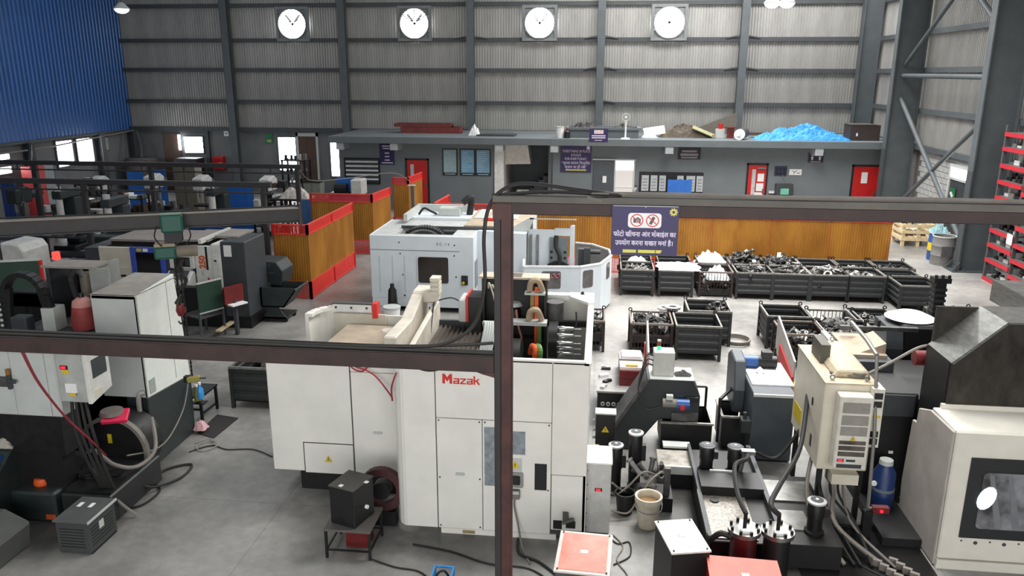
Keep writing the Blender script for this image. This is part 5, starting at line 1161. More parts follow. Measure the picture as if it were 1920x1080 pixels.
# bench with green board
t = thing('board_bench', 'grey steel bench with upright dark green board before the cream lathe', 'bench', (-8.7, 15.9, 0))
MB().rbox((-8.5, 15.95, 0.97), (0.62, 0.03, 0.64), R(62)).build('green_board', GREEND, t); MB().rbox((-8.5, 15.95, 1.31), (0.62, 0.045, 0.03), R(62)).rbox((-8.5, 15.95, 0.635), (0.62, 0.045, 0.03), R(62)).build('board_trim', GREYW, t)
for x, y in ((-8.64, 15.68), (-8.36, 16.22), (-9.2, 15.95), (-8.95, 16.5)): B('leg', COLG, t, x - 0.02, x + 0.02, y - 0.02, y + 0.02, 0, 0.64)
MB().add([(-8.64, 15.68, 0.5), (-8.36, 16.22, 0.5), (-8.95, 16.5, 0.5), (-9.2, 15.95, 0.5), (-8.64, 15.68, 0.53), (-8.36, 16.22, 0.53), (-8.95, 16.5, 0.53), (-9.2, 15.95, 0.53)], [(0, 1, 2, 3), (7, 6, 5, 4), (0, 4, 5, 1), (1, 5, 6, 2), (2, 6, 7, 3), (3, 7, 4, 0)]).build('top', CAST, t)
B('low_step', PINE, t, -8.42, -8.3, 15.9, 16.6, 0.16, 0.2)
t = thing('red_tray', 'dark red tray beside the green board bench', 'tray', (-8.0, 16.2, 0)); MB().rbox((-8.1, 16.25, 0.95), (0.5, 0.05, 0.4), R(62)).build('tray', REDD, t); B('stand', CHAR, t, -8.12, -8.05, 16.2, 16.3, 0, 0.8); MB().rbox((-8.0, 16.2, 0.74), (0.4, 0.2, 0.03), R(62)).build('ledge', PAPER, t)
# machine at far left with white hood
t = thing('hooded_machine', 'dark machine with white hood at the far left under the beam', 'machine', (-13.7, 16.3, 0)); B('cabinet', CHAR, t, -14.4, -13.35, 15.9, 16.9, 0.0, 1.9, bevel=0.03); MB().prism([(-13.35, 0.9), (-12.8, 0.9), (-12.8, 1.85), (-12.9, 2.0), (-13.35, 2.05)], 'y', 15.95, 16.8).build('white_hood', GW, t, 0.03); B('base', BLACK, t, -13.35, -12.8, 15.95, 16.8, 0, 0.9)
t = thing('swarf_table', 'dark steel tray table with red warning beacon behind the left machine', 'table', (-10.6, 14.0, 0)); MB().frame(-12.2, -10.0, 14.0, 15.0, 1.2, 1.5, 0.03).box(-12.2, -10.0, 14.0, 15.0, 1.2, 1.23).build('tray', DARK, t)
for x in (-12.15, -10.05):
    for y in (14.05, 14.95): B('leg', DARK, t, x - 0.03, x + 0.03, y - 0.03, y + 0.03, 0, 1.2)
MB().cyl((-10.55, 14.0, 1.23), (-10.55, 14.0, 2.2), 0.025, 8).build('beacon_post', GREYW, t); MB().cyl((-10.55, 14.0, 2.2), (-10.55, 14.0, 2.34), 0.07, 14).build('beacon', emit('beacon_red', (255, 30, 24), 6), t, smooth=40)

# ================================================================ JIB BEAM WITH CHAIN HOIST
t = thing('jib_crane', 'dark steel jib beam reaching across the left side', 'crane', (-9.6, 9.1, 0))
a, b = Vector((-9.6, 9.08, 3.68)), Vector((-4.5, 11.34, 3.68)); dirv = (b - a).normalized(); pr = Vector((-dirv.y, dirv.x, 0))
JB = mat('jib_dark_paint', (54, 51, 51), 0.55, 0, 0.15)
def slab(p, q, wid, z0, z1, nm, m, par):
    vs = [Vector((v.x, v.y, z)) + pr * s * wid / 2 for z in (z0, z1) for v in (p, q) for s in (-1, 1)]
    return MB().add(vs, [(0, 2, 3, 1), (4, 5, 7, 6), (0, 1, 5, 4), (2, 6, 7, 3), (0, 4, 6, 2), (1, 3, 7, 5)]).build(nm, m, par)
slab(a, b, 0.13, 3.765, 3.78, 'top_flange', mat('dusty_flange', (150, 142, 132), 0.7), t); slab(a, b, 0.13, 3.56, 3.575, 'bottom_flange', JB, t); slab(a, b, 0.012, 3.575, 3.765, 'web', JB, t)
slab(b, b + dirv * 0.03, 0.16, 3.5, 3.84, 'end_stop', JB, t)
MB().cyl((-9.75, 9.0, 0), (-9.75, 9.0, 4.2), 0.14, 18).build('mast', JB, t, smooth=40)
MB().tube([a + Vector((0, 0, 0.12)), a.lerp(b, 0.3) + Vector((0, 0, 0.13)), a.lerp(b, 0.6) + Vector((0, 0, 0.115)), b + Vector((0, 0, 0.12))], 0.012).build('festoon_cable', RUBBER, t)
hx, hy = -6.12, 10.62
t = thing('chain_hoist', 'green electric chain hoist hanging from the jib beam', 'hoist', (hx, hy, 3.0))
HM = Matrix.Translation((hx, hy, 3.66)) @ Matrix.Rotation(math.atan2(dirv.y, dirv.x), 4, 'Z')
MB().box(-0.14, 0.16, -0.2, -0.09, -0.14, 0.12, HM).build('trolley_motor', GREENP, t, 0.03, seg=2); MB().box(-0.13, 0.15, -0.19, -0.1, 0.12, 0.14, HM).build('motor_lid', mat('dusty_green', (130, 150, 138), 0.8), t)
MB().box(-0.12, 0.12, -0.085, -0.07, -0.3, 0.1, HM).box(-0.12, 0.12, 0.07, 0.085, -0.3, 0.1, HM).build('trolley_plate', DARK, t)
for sx in (-0.08, 0.08):
    for sy in (-0.045, 0.045): MB().cyl(HM @ Vector((sx, sy - 0.02, -0.055)), HM @ Vector((sx, sy + 0.02, -0.055)), 0.035, 12).build('trolley_wheel', STEEL, t, smooth=40)
MB().box(-0.28, 0.02, -0.11, 0.11, -0.54, -0.36, HM).build('gear_housing', GREENP, t, 0.03, seg=2); MB().box(-0.27, 0.01, -0.1, 0.1, -0.36, -0.31, HM).build('dust_cap', DUSTY, t, 0.01)
MB().cyl(HM @ Vector((0.02, 0, -0.45)), HM @ Vector((0.3, 0, -0.45)), 0.085, 16).build('hoist_motor', mat('dusty_motor', (128, 118, 104), 0.7), t, smooth=40)
MB().bar(HM @ Vector((0, 0, -0.34)), HM @ Vector((0, 0, -0.28)), 0.08).bar(HM @ Vector((0, -0.08, -0.28)), HM @ Vector((0, 0.08, -0.28)), 0.04).build('suspension_lug', DARK, t)
for s_ in (-0.2, 0.2): MB().tube([HM @ Vector((s_, -0.1, -0.05)), HM @ Vector((s_ * 1.2, -0.13, -0.2)), HM @ Vector((s_ * 0.8, -0.12, -0.34))], 0.01).build('cable', RUBBER, t)
MB().tube([HM @ Vector((0.1, -0.05, -0.56)), HM @ Vector((0.02, -0.1, -0.7)), HM @ Vector((0.12, -0.1, -0.85)), HM @ Vector((0.02, -0.1, -1.0)), HM @ Vector((0.1, -0.1, -0.9)), HM @ Vector((0.05, -0.08, -0.6))], 0.022).build('chain_bag_loop', RUBBER, t)
cx0, cy0 = (HM @ Vector((-0.02, 0, 0))).xy
def chain(x, y, z0, z1, par, nm='load_chain', r=0.018):
    m = MB(); z = z0; i = 0
    while z > z1:
        if i % 2: m.box(x - 0.004, x + 0.004, y - r, y + r, z - 0.042, z)
        else: m.box(x - r, x + r, y - 0.004, y + 0.004, z - 0.042, z)
        z -= 0.032; i += 1
    return m.build(nm, DARK, par)
chain(cx0, cy0, 3.12, 2.42, t); chain(cx0 + 0.07, cy0, 3.12, 1.25, t, 'hand_chain', 0.014)
hb = MB().lathe([(0, 0), (0.05, 0.02), (0.075, 0.1), (0.06, 0.19), (0, 0.21)], (cx0 + 0.01, cy0, 2.22), 12).build('hook_block', REDD, t, smooth=40)
MB().tube([(cx0, cy0, 2.24), (cx0 + 0.03, cy0, 2.17), (cx0 - 0.01, cy0, 2.11), (cx0 - 0.05, cy0, 2.15)], 0.014).build('hook', DARK, hb)
MB().cyl((cx0 - 0.03, cy0, 2.42), (cx0 + 0.03, cy0, 2.56), 0.05, 10, 0.02).build('chain_guide', CASTD, t, smooth=40)
t = thing('hoist_pendant', 'yellow and black hoist pendant at the end of the hanging chain', 'pendant', (cx0 + 0.1, cy0, 1.22)); MB().rbox((cx0 + 0.1, cy0 - 0.02, 1.24), (0.2, 0.07, 0.09), R(10), 0, R(-8)).build('body', mat('worn_yellow', (150, 140, 70), 0.6), t, 0.015); MB().cyl((cx0 + 0.2, cy0 - 0.02, 1.26), (cx0 + 0.29, cy0 - 0.01, 1.26), 0.01, 6).build('stub', BLACK, t); B('end_cap', BLACK, t, cx0 - 0.04, cx0 + 0.02, cy0 - 0.06, cy0 + 0.02, 1.19, 1.29)
# ================================================================ WHITE MACHINING CENTRE (centre)
t = thing('white_machining_centre', 'large white machining centre with red Mazak lettering, open on top', 'machine', (-2.2, 10.3, 0))
Y0 = 8.85
SEAM = mat('dark_seam', (70, 70, 70), 0.6)
# front panels
fl_ = [(-2.5, Y0 + 0.35)] + [(-2.5 + 0.16 * (1 - math.cos(R(a))), Y0 + 0.35 - 0.35 * math.sin(R(a))) for a in (20, 40, 60, 80, 90)] + [(-1.94, Y0)]
m = MB()
for a_, b_ in zip(fl_[:-1], fl_[1:]): strip(a_, b_, 0.09, 2.4, 0.012, m)
m.build('front_left_panel', WHITE, t, smooth=50)
B('upper_front', WHITE, t, -1.93, -0.50, Y0, Y0 + 0.03, 1.615, 2.4, bevel=0.004); B('upper_front', WHITE, t, -0.494, -0.06, Y0, Y0 + 0.03, 0.92, 2.4, bevel=0.004)
dr = MB().box(-1.93, -1.36, Y0, Y0 + 0.03, 0.08, 1.605).build('door', WHITE, t, 0.006)
dr2 = MB().box(-1.352, -0.50, Y0, Y0 + 0.03, 0.08, 1.605).build('door', WHITE, t, 0.006)
dr3 = MB().box(-0.49, -0.10, Y0, Y0 + 0.03, 0.15, 0.91).build('door', WHITE, t, 0.006)
B('seam_backing', SEAM, t, -1.95, -0.07, Y0 + 0.03, Y0 + 0.05, 0.05, 2.38)
B('kick_plate', WHITE, t, -1.9, -0.42, Y0 + 0.01, Y0 + 0.05, 0.0, 0.075); B('plate_label', mat('old_gold', (150, 136, 96)), t, -1.62, -1.46, Y0 + 0.004, Y0 + 0.01, 0.015, 0.06)
B('black_base', BLACK, t, -2.48, -0.12, Y0 + 0.25, 11.9, 0.0, 0.3)
for d_, x, z in ((dr, -1.64, 0.86),): MB().prism(rounded(x - 0.06, x + 0.06, z - 0.02, z + 0.02, 0.018), 'y', Y0 - 0.012, Y0).build('handle', GREYW, d_); 
for d_, pts in ((dr, ((-1.9, 1.58), (-1.39, 1.58), (-1.9, 0.8), (-1.39, 0.8), (-1.9, 0.12), (-1.39, 0.12))), (dr2, ((-1.32, 1.58), (-0.53, 1.58), (-0.53, 0.7)))):
    for x, z in pts: MB().cyl((x, Y0 - 0.006, z), (x, Y0, z), 0.011, 8).build('bolt', SEAM, d_)
MB().prism(rounded(-2.27, -2.02, 0.98, 1.03, 0.02), 'y', Y0 - 0.006, Y0 + 0.01).build('grip_recess', mat('cream_recess', (210, 206, 196)), t)
chart = mat('faded_chart', (150, 160, 166), 0.6, 0, 0.3, 9)
B('data_chart', chart, dr2, -1.33, -1.1, Y0 - 0.004, Y0, 0.72, 1.52); B('data_chart', chart, dr2, -1.1, -0.82, Y0 - 0.004, Y0, 1.17, 1.48)
def warn(x, y, z, s, par, rz=0):
    M = Matrix.Translation((x, y, z)) @ Matrix.Rotation(rz, 4, 'Z')
    def tri(k, y0, y1): return [M @ Vector((-s * k, yy, -s * k * 0.8)) for yy in (y0, y1)] + [M @ Vector((s * k, yy, -s * k * 0.8)) for yy in (y0, y1)] + [M @ Vector((0, yy, s * k * 0.95)) for yy in (y0, y1)]
    F = [(0, 2, 4), (1, 5, 3), (0, 1, 3, 2), (2, 3, 5, 4), (4, 5, 1, 0)]
    o = MB().add(tri(1, -0.004, 0), F).build('warning_label', YELLOW, par)
    MB().box(-s * 0.08, s * 0.08, -0.006, -0.003, -s * 0.25, s * 0.35, M).box(-s * 0.08, s * 0.08, -0.006, -0.003, -s * 0.5, -s * 0.35, M).build('warning_mark', BLACK, o)
B('label_backing', GREYW, dr2, -1.03, -0.86, Y0 - 0.003, Y0, 0.94, 1.12); warn(-0.945, Y0 - 0.003, 1.03, 0.058, dr2)
sw = MB().prism(rounded(-1.06, -0.84, 0.72, 0.93, 0.02), 'y', Y0 - 0.02, Y0).build('isolator_plate', mat('isolator_grey', (150, 148, 144)), dr2); B('isolator_knob', BLACK, sw, -1.0, -0.88, Y0 - 0.05, Y0 - 0.02, 0.77, 0.89, bevel=0.01)
B('name_plate', mat('plate_grey', (130, 128, 126)), dr2, -1.02, -0.89, Y0 - 0.006, Y0, 0.6, 0.66)
B('dark_window', BLACK, t, -0.70, -0.55, Y0 - 0.006, Y0, 0.70, 1.06)
lm = MB().prism([(-1.84, 2.07), (-1.808, 2.07), (-1.808, 2.135), (-1.78, 2.095), (-1.752, 2.135), (-1.752, 2.07), (-1.72, 2.07), (-1.72, 2.195), (-1.748, 2.195), (-1.78, 2.15), (-1.812, 2.195), (-1.84, 2.195)], 'y', Y0 - 0.006, Y0).build('lettering', MAZR, t)
def poly_letter(polys, x0, z0, s, par, m, y, nm='lettering'):
    mb = MB()
    for p in polys: mb.prism([(x0 + u * s, z0 + v * s) for u, v in p], 'y', y - 0.006, y)
    return mb.build(nm, m, par)
A_ = [[(0, 0), (0.2, 0), (0.2, 0.45), (0, 0.45)], [(0.62, 0), (0.85, 0), (0.85, 0.85), (0.62, 0.85)], [(0.2, 0), (0.62, 0), (0.62, 0.16), (0.2, 0.16)], [(0.2, 0.33), (0.62, 0.33), (0.62, 0.49), (0.2, 0.49)], [(0.05, 0.69), (0.62, 0.69), (0.62, 0.85), (0.05, 0.85)]]
Z_ = [[(0, 0), (0.85, 0), (0.85, 0.16), (0, 0.16)], [(0, 0.69), (0.85, 0.69), (0.85, 0.85), (0, 0.85)], [(0, 0.16), (0.27, 0.16), (0.85, 0.69), (0.58, 0.69)]]
K_ = [[(0, 0), (0.22, 0), (0.22, 1.25), (0, 1.25)], [(0.22, 0.36), (0.22, 0.56), (0.6, 0.85), (0.88, 0.85)], [(0.36, 0.5), (0.56, 0.6), (0.92, 0), (0.64, 0)]]
for k_, L_ in enumerate((A_, Z_, A_, K_)): poly_letter(L_, -1.705 + 0.083 * k_, 2.07, 0.087, t, MAZR, Y0)
B('bottom_cutout', BLACK, dr3, -0.46, -0.35, Y0 - 0.006, Y0, 0.17, 0.29); B('bottom_cutout', BLACK, dr3, -0.3, -0.18, Y0 - 0.006, Y0, 0.19, 0.29)
MB().box(-0.34, -0.27, Y0 - 0.05, Y0, 0.3, 0.42).cyl((-0.34, Y0 - 0.04, 0.28), (-0.2, Y0 - 0.04, 0.34), 0.025, 8).build('air_regulator', mat('sooty_grey', (90, 86, 82)), t)
# right side wall and its thick top edge, back wall
B('right_wall', WHITE, t, -0.10, -0.06, Y0 + 0.03, 11.85, 0.1, 2.36); B('right_wall_cap', WHITE, t, -0.13, -0.04, Y0, 11.85, 2.36, 2.41, bevel=0.01)
MB().prism([(-0.13, 11.3), (-0.04, 11.3), (-0.04, 11.85), (-0.42, 11.85), (-0.4, 11.6)], 'z', 2.41, 2.45).build('corner_cap', WHITE, t)
B('front_cap', WHITE, t, -2.3, -0.1, Y0, Y0 + 0.06, 2.38, 2.42); B('back_wall', WHITE, t, -1.0, -0.10, 11.8, 11.85, 0.9, 2.36); B('back_rail', WHITE, t, -1.0, -0.3, 11.7, 11.85, 2.36, 2.44)
MB().cyl((-0.24, 11.75, 2.45), (-0.2, 11.75, 2.47), 0.03, 8).build('latch', BLACK, t)
B('inner_black_rail', BLACK, t, -1.0, -0.13, 11.55, 11.62, 1.98, 2.06)
B('inner_floor', mat('inner_floor_grey', (120, 118, 114), 0.6), t, -1.9, -0.1, Y0 + 0.05, 11.8, 1.2, 1.24)
# black control cubicle with dusty lid and open front
cb = MB().box(-1.72, -1.68, 11.3, 11.55, 1.3, 2.78).box(-0.78, -0.74, 11.3, 11.55, 1.3, 2.78).box(-1.68, -0.78, 11.5, 11.55, 1.3, 2.78).box(-1.68, -0.78, 11.3, 11.5, 1.8, 1.84).build('cubicle', BLACK, t)
MB().prism([(-1.76, 11.26), (-0.70, 11.26), (-0.72, 11.56), (-1.74, 11.56)], 'z', 2.78, 2.81).build('cubicle_lid', mat('pale_dust_lid', (196, 180, 160), 0.85), t); B('lid_patch', mat('dark_patch', (96, 86, 78)), t, -1.36, -1.12, 11.3, 11.52, 2.81, 2.815)
ob = MB().lathe([(0, 0), (0.11, 0), (0.11, 0.24), (0.08, 0.28), (0, 0.28)], (-1.25, 11.45, 2.0), 14).build('oil_unit', BLACK, t, smooth=40); MB().lathe([(0, 0.28), (0.14, 0.28), (0.1, 0.33), (0, 0.35)], (-1.25, 11.45, 2.05), 14).build('oil_unit_cap', GREYW, ob)
for i in range(5): MB().tube([(-1.62 + 0.05 * i, 11.32, 2.62), (-1.6 + 0.05 * i, 11.24, 2.72 - 0.03 * i), (-1.54 + 0.05 * i, 11.25, 2.55), (-1.5 + 0.03 * i, 11.3, 2.3)], 0.014).build('wiring', random.choice((GREYW, HOSEG, CREAM)), t)
MB().tube([(-1.2, 11.3, 2.3), (-1.16, 11.2, 2.1), (-1.1, 11.15, 1.9), (-1.08, 11.1, 1.7)], 0.018).build('wiring', mat('copper_cable', (170, 110, 84)), t)
# orange and green energy-chain ribbons
for x, m_, z0, z1, y in ((-0.98, mat('cable_olive', (150, 130, 60)), 2.2, 2.62, 11.22), (-0.915, ORANGE, 1.6, 2.68, 11.2), (-0.86, mat('cable_green', (96, 140, 70)), 1.6, 2.2, 11.12)):
    B('ribbon_cable', m_, t, x, x + 0.055, y, y + 0.03, z0, z1)
for z, y in ((2.66, 11.2), (2.24, 11.1)): MB().tube([(-0.99, y, z - 0.02), (-0.96, y - 0.05, z + 0.12), (-0.86, y - 0.06, z + 0.14), (-0.8, y, z - 0.02)], 0.045, 8).build('cable_bundle', mat('dusty_cable', (176, 156, 130), 0.8), t)
B('bundle_plate', GREYW, t, -1.06, -0.76, 11.14, 11.3, 2.58, 2.61); B('bundle_plate', GREYW, t, -1.5, -0.72, 11.0, 11.2, 2.15, 2.2)
for i, m_ in enumerate((ORANGE, mat('cable_green', (96, 140, 70)))): MB().tube([(-0.9 + 0.07 * i, 10.4, 1.95), (-0.86 + 0.07 * i, 10.2, 2.12), (-0.8 + 0.06 * i, 10.05, 2.1), (-0.84 + 0.07 * i, 10.0, 1.8)], 0.04, 8).build('ribbon_cable', m_, t)
tb = MB().box(-0.98, -0.66, 9.75, 9.78, 1.75, 1.95).box(-0.98, -0.66, 10.1, 10.13, 1.75, 1.95).box(-0.98, -0.95, 9.78, 10.1, 1.75, 1.95).box(-0.69, -0.66, 9.78, 10.1, 1.75, 1.95).build('cable_tray', CAST, t)
B('tray_tab', ORANGE, tb, -0.92, -0.85, 9.742, 9.75, 1.8, 1.9); B('tray_tab', mat('cable_green', (96, 140, 70)), tb, -0.82, -0.75, 9.742, 9.75, 1.8, 1.9)
MB().cyl((-1.2, 10.6, 1.75), (-1.05, 10.6, 1.75), 0.32, 22).build('magazine_drive', BLACK, t, smooth=40)
B('relay_rack', CHAR, t, -1.5, -1.0, 9.5, 10.0, 1.6, 1.95); B('relay_label', mat('cream_label', (230, 200, 160)), t, -1.2, -1.05, 9.49, 9.5, 1.72, 1.84)
# tool carousel with chrome holders
MB().cyl((-0.68, 11.0, 1.95), (-0.55, 11.0, 1.95), 0.27, 24).build('carousel', DARK, t, smooth=40)
for k, z in enumerate((2.14, 2.05, 1.95, 1.85, 1.75)):
    yy = 10.86 + 0.05 * abs(k - 2)
    MB().lathe([(0, 0), (0.035, 0), (0.045, 0.06), (0.035, 0.1), (0.03, 0.22), (0.012, 0.24), (0.012, 0.34), (0, 0.34)], (-0.55, yy, z), 12, 'x').build('tool_holder', mat('chrome', (206, 206, 206), 0.2, 0.9), t, smooth=40)
MB().tube([(-0.3, 11.3, 2.3), (-0.3, 11.2, 2.1), (-0.42, 11.1, 2.0), (-0.62, 11.1, 2.02)], 0.012).build('hose', RUBBER, t)
for i in range(3): MB().tube([(-0.66 + 0.06 * i, 10.3, 1.62), (-0.64 + 0.06 * i, 10.2, 1.78), (-0.6 + 0.06 * i, 10.1, 1.7), (-0.5 + 0.06 * i, 10.05, 1.6)], 0.02).build('grey_hose', GREYW, t)
B('terminal_block', CREAM, t, -0.4, -0.2, 9.9, 10.05, 1.6, 1.7)
MB().cyl((-0.62, 11.4, 2.15), (-0.62, 11.4, 2.42), 0.13, 18).build('filter_canister', CAST, t, smooth=40)
# way bellows and white housings
mb_ = MB()
for i in range(11):
    x = -2.42 + i * 0.072; mb_.prism([(x, 1.90), (x + 0.036, 1.97), (x + 0.072, 1.90)], 'y', 10.3, 11.5)
mb_.build('way_bellows', mat('bellows_grey', (108, 100, 92), 0.6, 0.2), t); B('bellows_tray', CHAR, t, -2.45, -1.6, 10.25, 11.55, 1.86, 1.9); B('bellows_bracket', CHAR, t, -2.42, -1.62, 11.5, 11.56, 1.9, 2.03)
HS = mat('dusty_white_casting', (214, 206, 192), 0.6, 0, 0.12, 4)
MB().prism([(9.66, 1.2), (11.7, 1.2), (11.7, 2.52), (11.3, 2.5), (10.6, 2.32), (9.66, 2.36)], 'x', -2.8, -2.62).build('column_web', HS, t, 0.02); MB().prism([(9.3, 1.2), (11.6, 1.2), (11.6, 2.35), (9.8, 2.2), (9.3, 2.36)], 'x', -2.5, -2.42).build('column_web', HS, t, 0.02)
B('column_trough', HS, t, -2.62, -2.5, 9.7, 11.5, 1.6, 1.75); B('column_head', HS, t, -2.8, -2.42, 11.3, 11.7, 2.35, 2.54, bevel=0.03)
ln = MB()
for k in range(4): ln.box(-2.5, -2.36, 11.25, 11.45, 2.5 + k * 0.07, 2.55 + k * 0.07)
ln.box(-2.48, -2.38, 11.27, 11.43, 2.4, 2.72).build('vent_stack', CREAM, t)
MB().tube([(-2.4, 11.3, 2.4), (-2.2, 11.35, 2.44), (-2.05, 11.4, 2.36)], 0.01).build('thin_cable', RUBBER, t); MB().tube([(-2.44, 10.9, 1.9), (-2.42, 10.95, 2.2), (-2.43, 11.2, 2.4)], 0.014).build('thin_cable', RUBBER, t)
B('motor_cover', GREYW, t, -2.06, -1.94, 11.2, 11.6, 2.1, 2.46, bevel=0.02); B('motor_red_edge', MAZR, t, -1.94, -1.91, 11.18, 11.62, 2.12, 2.52); B('motor_box', BLACK, t, -1.91, -1.72, 11.2, 11.6, 1.9, 2.5)
for i in range(5): MB().tube([(-1.6 + 0.035 * i, 10.9, 2.05), (-1.62 + 0.035 * i, 10.8, 2.24), (-1.58 + 0.035 * i, 10.7, 2.2), (-1.66 + 0.04 * i, 10.3, 1.75), (-1.72 + 0.05 * i, 9.7, 1.7)], 0.022, 7).build('white_hose', GREYW, t)
B('hose_box', CHAR, t, -1.66, -1.4, 10.7, 11.0, 1.6, 2.05)
# left enclosure
LF = 9.6
B('left_front', WHITE, t, -4.42, -3.26, LF, LF + 0.04, 0.36, 2.12, bevel=0.006); B('left_front_door', WHITE, t, -3.25, -2.46, LF, LF + 0.04, 0.34, 1.86, bevel=0.006); B('left_front_upper', WHITE, t, -3.25, -2.46, LF, LF + 0.04, 1.87, 2.14, bevel=0.004)
hd = MB().box(-3.96, -3.265, LF - 0.012, LF, 0.345, 0.79).build('service_hatch', WHITE, t, 0.004); warn(-3.62, LF - 0.014, 0.57, 0.055, hd)
B('hatch_seam', SEAM, t, -3.97, -3.255, LF - 0.004, LF, 0.79, 0.803); B('hatch_seam', SEAM, t, -3.975, -3.962, LF - 0.004, LF, 0.345, 0.8); B('seam', SEAM, t, -3.262, -3.25, LF - 0.003, LF + 0.01, 0.35, 2.12)
MB().prism(rounded(-2.97, -2.84, 0.98, 1.02, 0.018), 'y', LF - 0.012, LF).build('handle', GREYW, t)
MB().prism([(LF + 0.04, 0.36), (11.3, 0.36), (11.3, 1.66), (10.4, 1.7), (LF + 0.04, 2.1)], 'x', -4.44, -4.41).build('left_wall', WHITE, t, 0.005)
arc = [(-4.43, 11.2), (-4.42, 11.35), (-4.36, 11.52), (-4.26, 11.62), (-4.12, 11.68)]
m = MB()
for a_, b_ in zip(arc[:-1], arc[1:]): strip(a_, b_, 0.36, 2.12, 0.03, m)
m.build('corner_wall', WHITE, t, smooth=60)
m = MB()
for a_, b_ in zip(arc[:-1], arc[1:]): strip((a_[0] + 0.03, a_[1]), (b_[0] + 0.03, b_[1] - 0.01), 2.1, 2.15, 0.06, m)
m.build('corner_wall_cap', WHITE, t, smooth=60)
B('left_back', WHITE, t, -4.15, -2.8, 11.66, 11.7, 0.4, 2.02); B('left_back_bar', mat('bar_white', (230, 230, 226)), t, -4.15, -3.52, 11.6, 11.7, 2.08, 2.2); B('bar_strip', SEAM, t, -4.17, -3.5, 11.6, 11.7, 2.2, 2.22)
for x in (-4.1, -3.85, -3.6): MB().cyl((x, 11.59, 2.15), (x, 11.6, 2.15), 0.02, 8).build('bolt', SEAM, t)
B('red_end_cap', MAZR, t, -3.5, -3.42, 11.55, 11.72, 2.0, 2.24); B('inner_skin', CREAM, t, -4.15, -3.3, 11.6, 11.64, 1.6, 2.05)
MB().prism([(-3.95, 10.2), (-3.1, 10.0), (-2.85, 10.3), (-2.85, 11.45), (-3.9, 11.5)], 'z', 1.62, 1.92).build('spindle_cover', DUSTY, t, 0.03); B('left_inner_floor', CAST, t, -4.38, -2.82, LF + 0.05, 11.6, 1.2, 1.24)
for x, y, r in ((-3.75, 10.35, 0.17), (-3.15, 11.2, 0.12)): MB().lathe([(0, 0), (r, 0), (r * 0.85, 0.02), (0, 0.03)], (x, y, 1.92), 18).build('round_cap', HS, t, smooth=40)
B('left_base', BLACK, t, -4.1, -2.6, LF + 0.15, 11.6, 0.0, 0.36); B('left_mid', WHITE, t, -2.5, -2.46, Y0 + 0.3, LF, 0.3, 2.2)
tag(MB().tube([(-3.25, 9.55, 2.16), (-3.2, 9.5, 1.98), (-3.05, 9.5, 1.92), (-2.95, 9.5, 2.05), (-3.05, 9.52, 2.14), (-3.15, 9.5, 2.0), (-3.0, 9.48, 1.95), (-2.85, 9.48, 1.85), (-2.62, 9.3, 1.68), (-2.52, 9.0, 1.75), (-2.47, 8.82, 2.0), (-2.4, 8.8, 2.2)], 0.011).build('red_air_hose', mat('red_hose', (170, 40, 60), 0.5)), 'thin red air hose looped over the white machine front', 'hose')
tag(MB().tube([(-2.35, 8.8, 2.4), (-2.2, 8.78, 2.31), (-2.0, 8.78, 2.25), (-1.8, 8.78, 2.3), (-1.65, 8.8, 2.42)], 0.011).build('black_cable', RUBBER), 'short black cable loop drooping over the white machine front', 'cable')

# chiller column at the right front corner
t = thing('chiller_cabinet', 'slim grey white cabinet with red display beside the white machine', 'cabinet', (0.1, 9.2, 0))
B('body', mat('chiller_grey', (196, 196, 192), 0.5), t, -0.06, 0.25, 9.05, 9.5, 0.02, 1.0, bevel=0.01); B('lid', WHITE, t, -0.07, 0.26, 9.03, 9.52, 1.0, 1.02)
d_ = MB().box(0.05, 0.14, 9.04, 9.05, 0.62, 0.66).build('display', BLACK, t); B('digits', LEDR, d_, 0.065, 0.12, 9.036, 9.04, 0.628, 0.652)
for z in (0.1, 0.3, 0.5, 0.7, 0.9): MB().cyl((-0.045, 9.045, z), (-0.045, 9.05, z), 0.008, 6).build('bolt', SEAM, t)
# black computer tower on a little steel stand
t = thing('steel_stand', 'small welded steel stand carrying the black voltage unit', 'stand', (-2.92, 8.4, 0))
B('top', mat('dull_top', (96, 92, 88), 0.6), t, -3.2, -2.62, 8.15, 8.72, 0.37, 0.4)
for x in (-3.18, -2.64):
    for y in (8.17, 8.7): B('leg', DARK, t, x - 0.015, x + 0.015, y - 0.015, y + 0.015, 0, 0.37)
for y in (8.17, 8.7): B('stretcher', DARK, t, -3.18, -2.64, y - 0.01, y + 0.01, 0.1, 0.12)
for x in (-3.18, -2.64): B('stretcher', DARK, t, x - 0.01, x + 0.01, 8.17, 8.7, 0.1, 0.12)
t = thing('voltage_stabiliser', 'black upright voltage unit on the small steel stand', 'unit', (-2.95, 8.45, 0.4))
MB().rbox((-2.92, 8.44, 0.65), (0.36, 0.42, 0.5), R(-18)).build('case', BLACK, t, 0.012); MB().rbox((-2.92, 8.44, 0.903), (0.37, 0.43, 0.012), R(-18)).build('top_cover', mat('dusty_black', (74, 70, 66), 0.7), t)
for x, y in ((-3.0, 8.3), (-2.72, 8.42)): MB().rbox((x, y, 0.912), (0.05, 0.05, 0.006), R(-18)).build('label', PAPER, t)
MB().cyl((-2.72, 8.35, 0.62), (-2.69, 8.34, 0.62), 0.025, 10).build('knob', PAPER, t)
t = thing('red_drum_box', 'dark red box under the small steel stand', 'box', (-2.85, 8.55, 0)); B('body', REDD, t, -3.02, -2.74, 8.42, 8.66, 0, 0.3); B('lid', REDD, t, -3.03, -2.73, 8.41, 8.67, 0.3, 0.33)
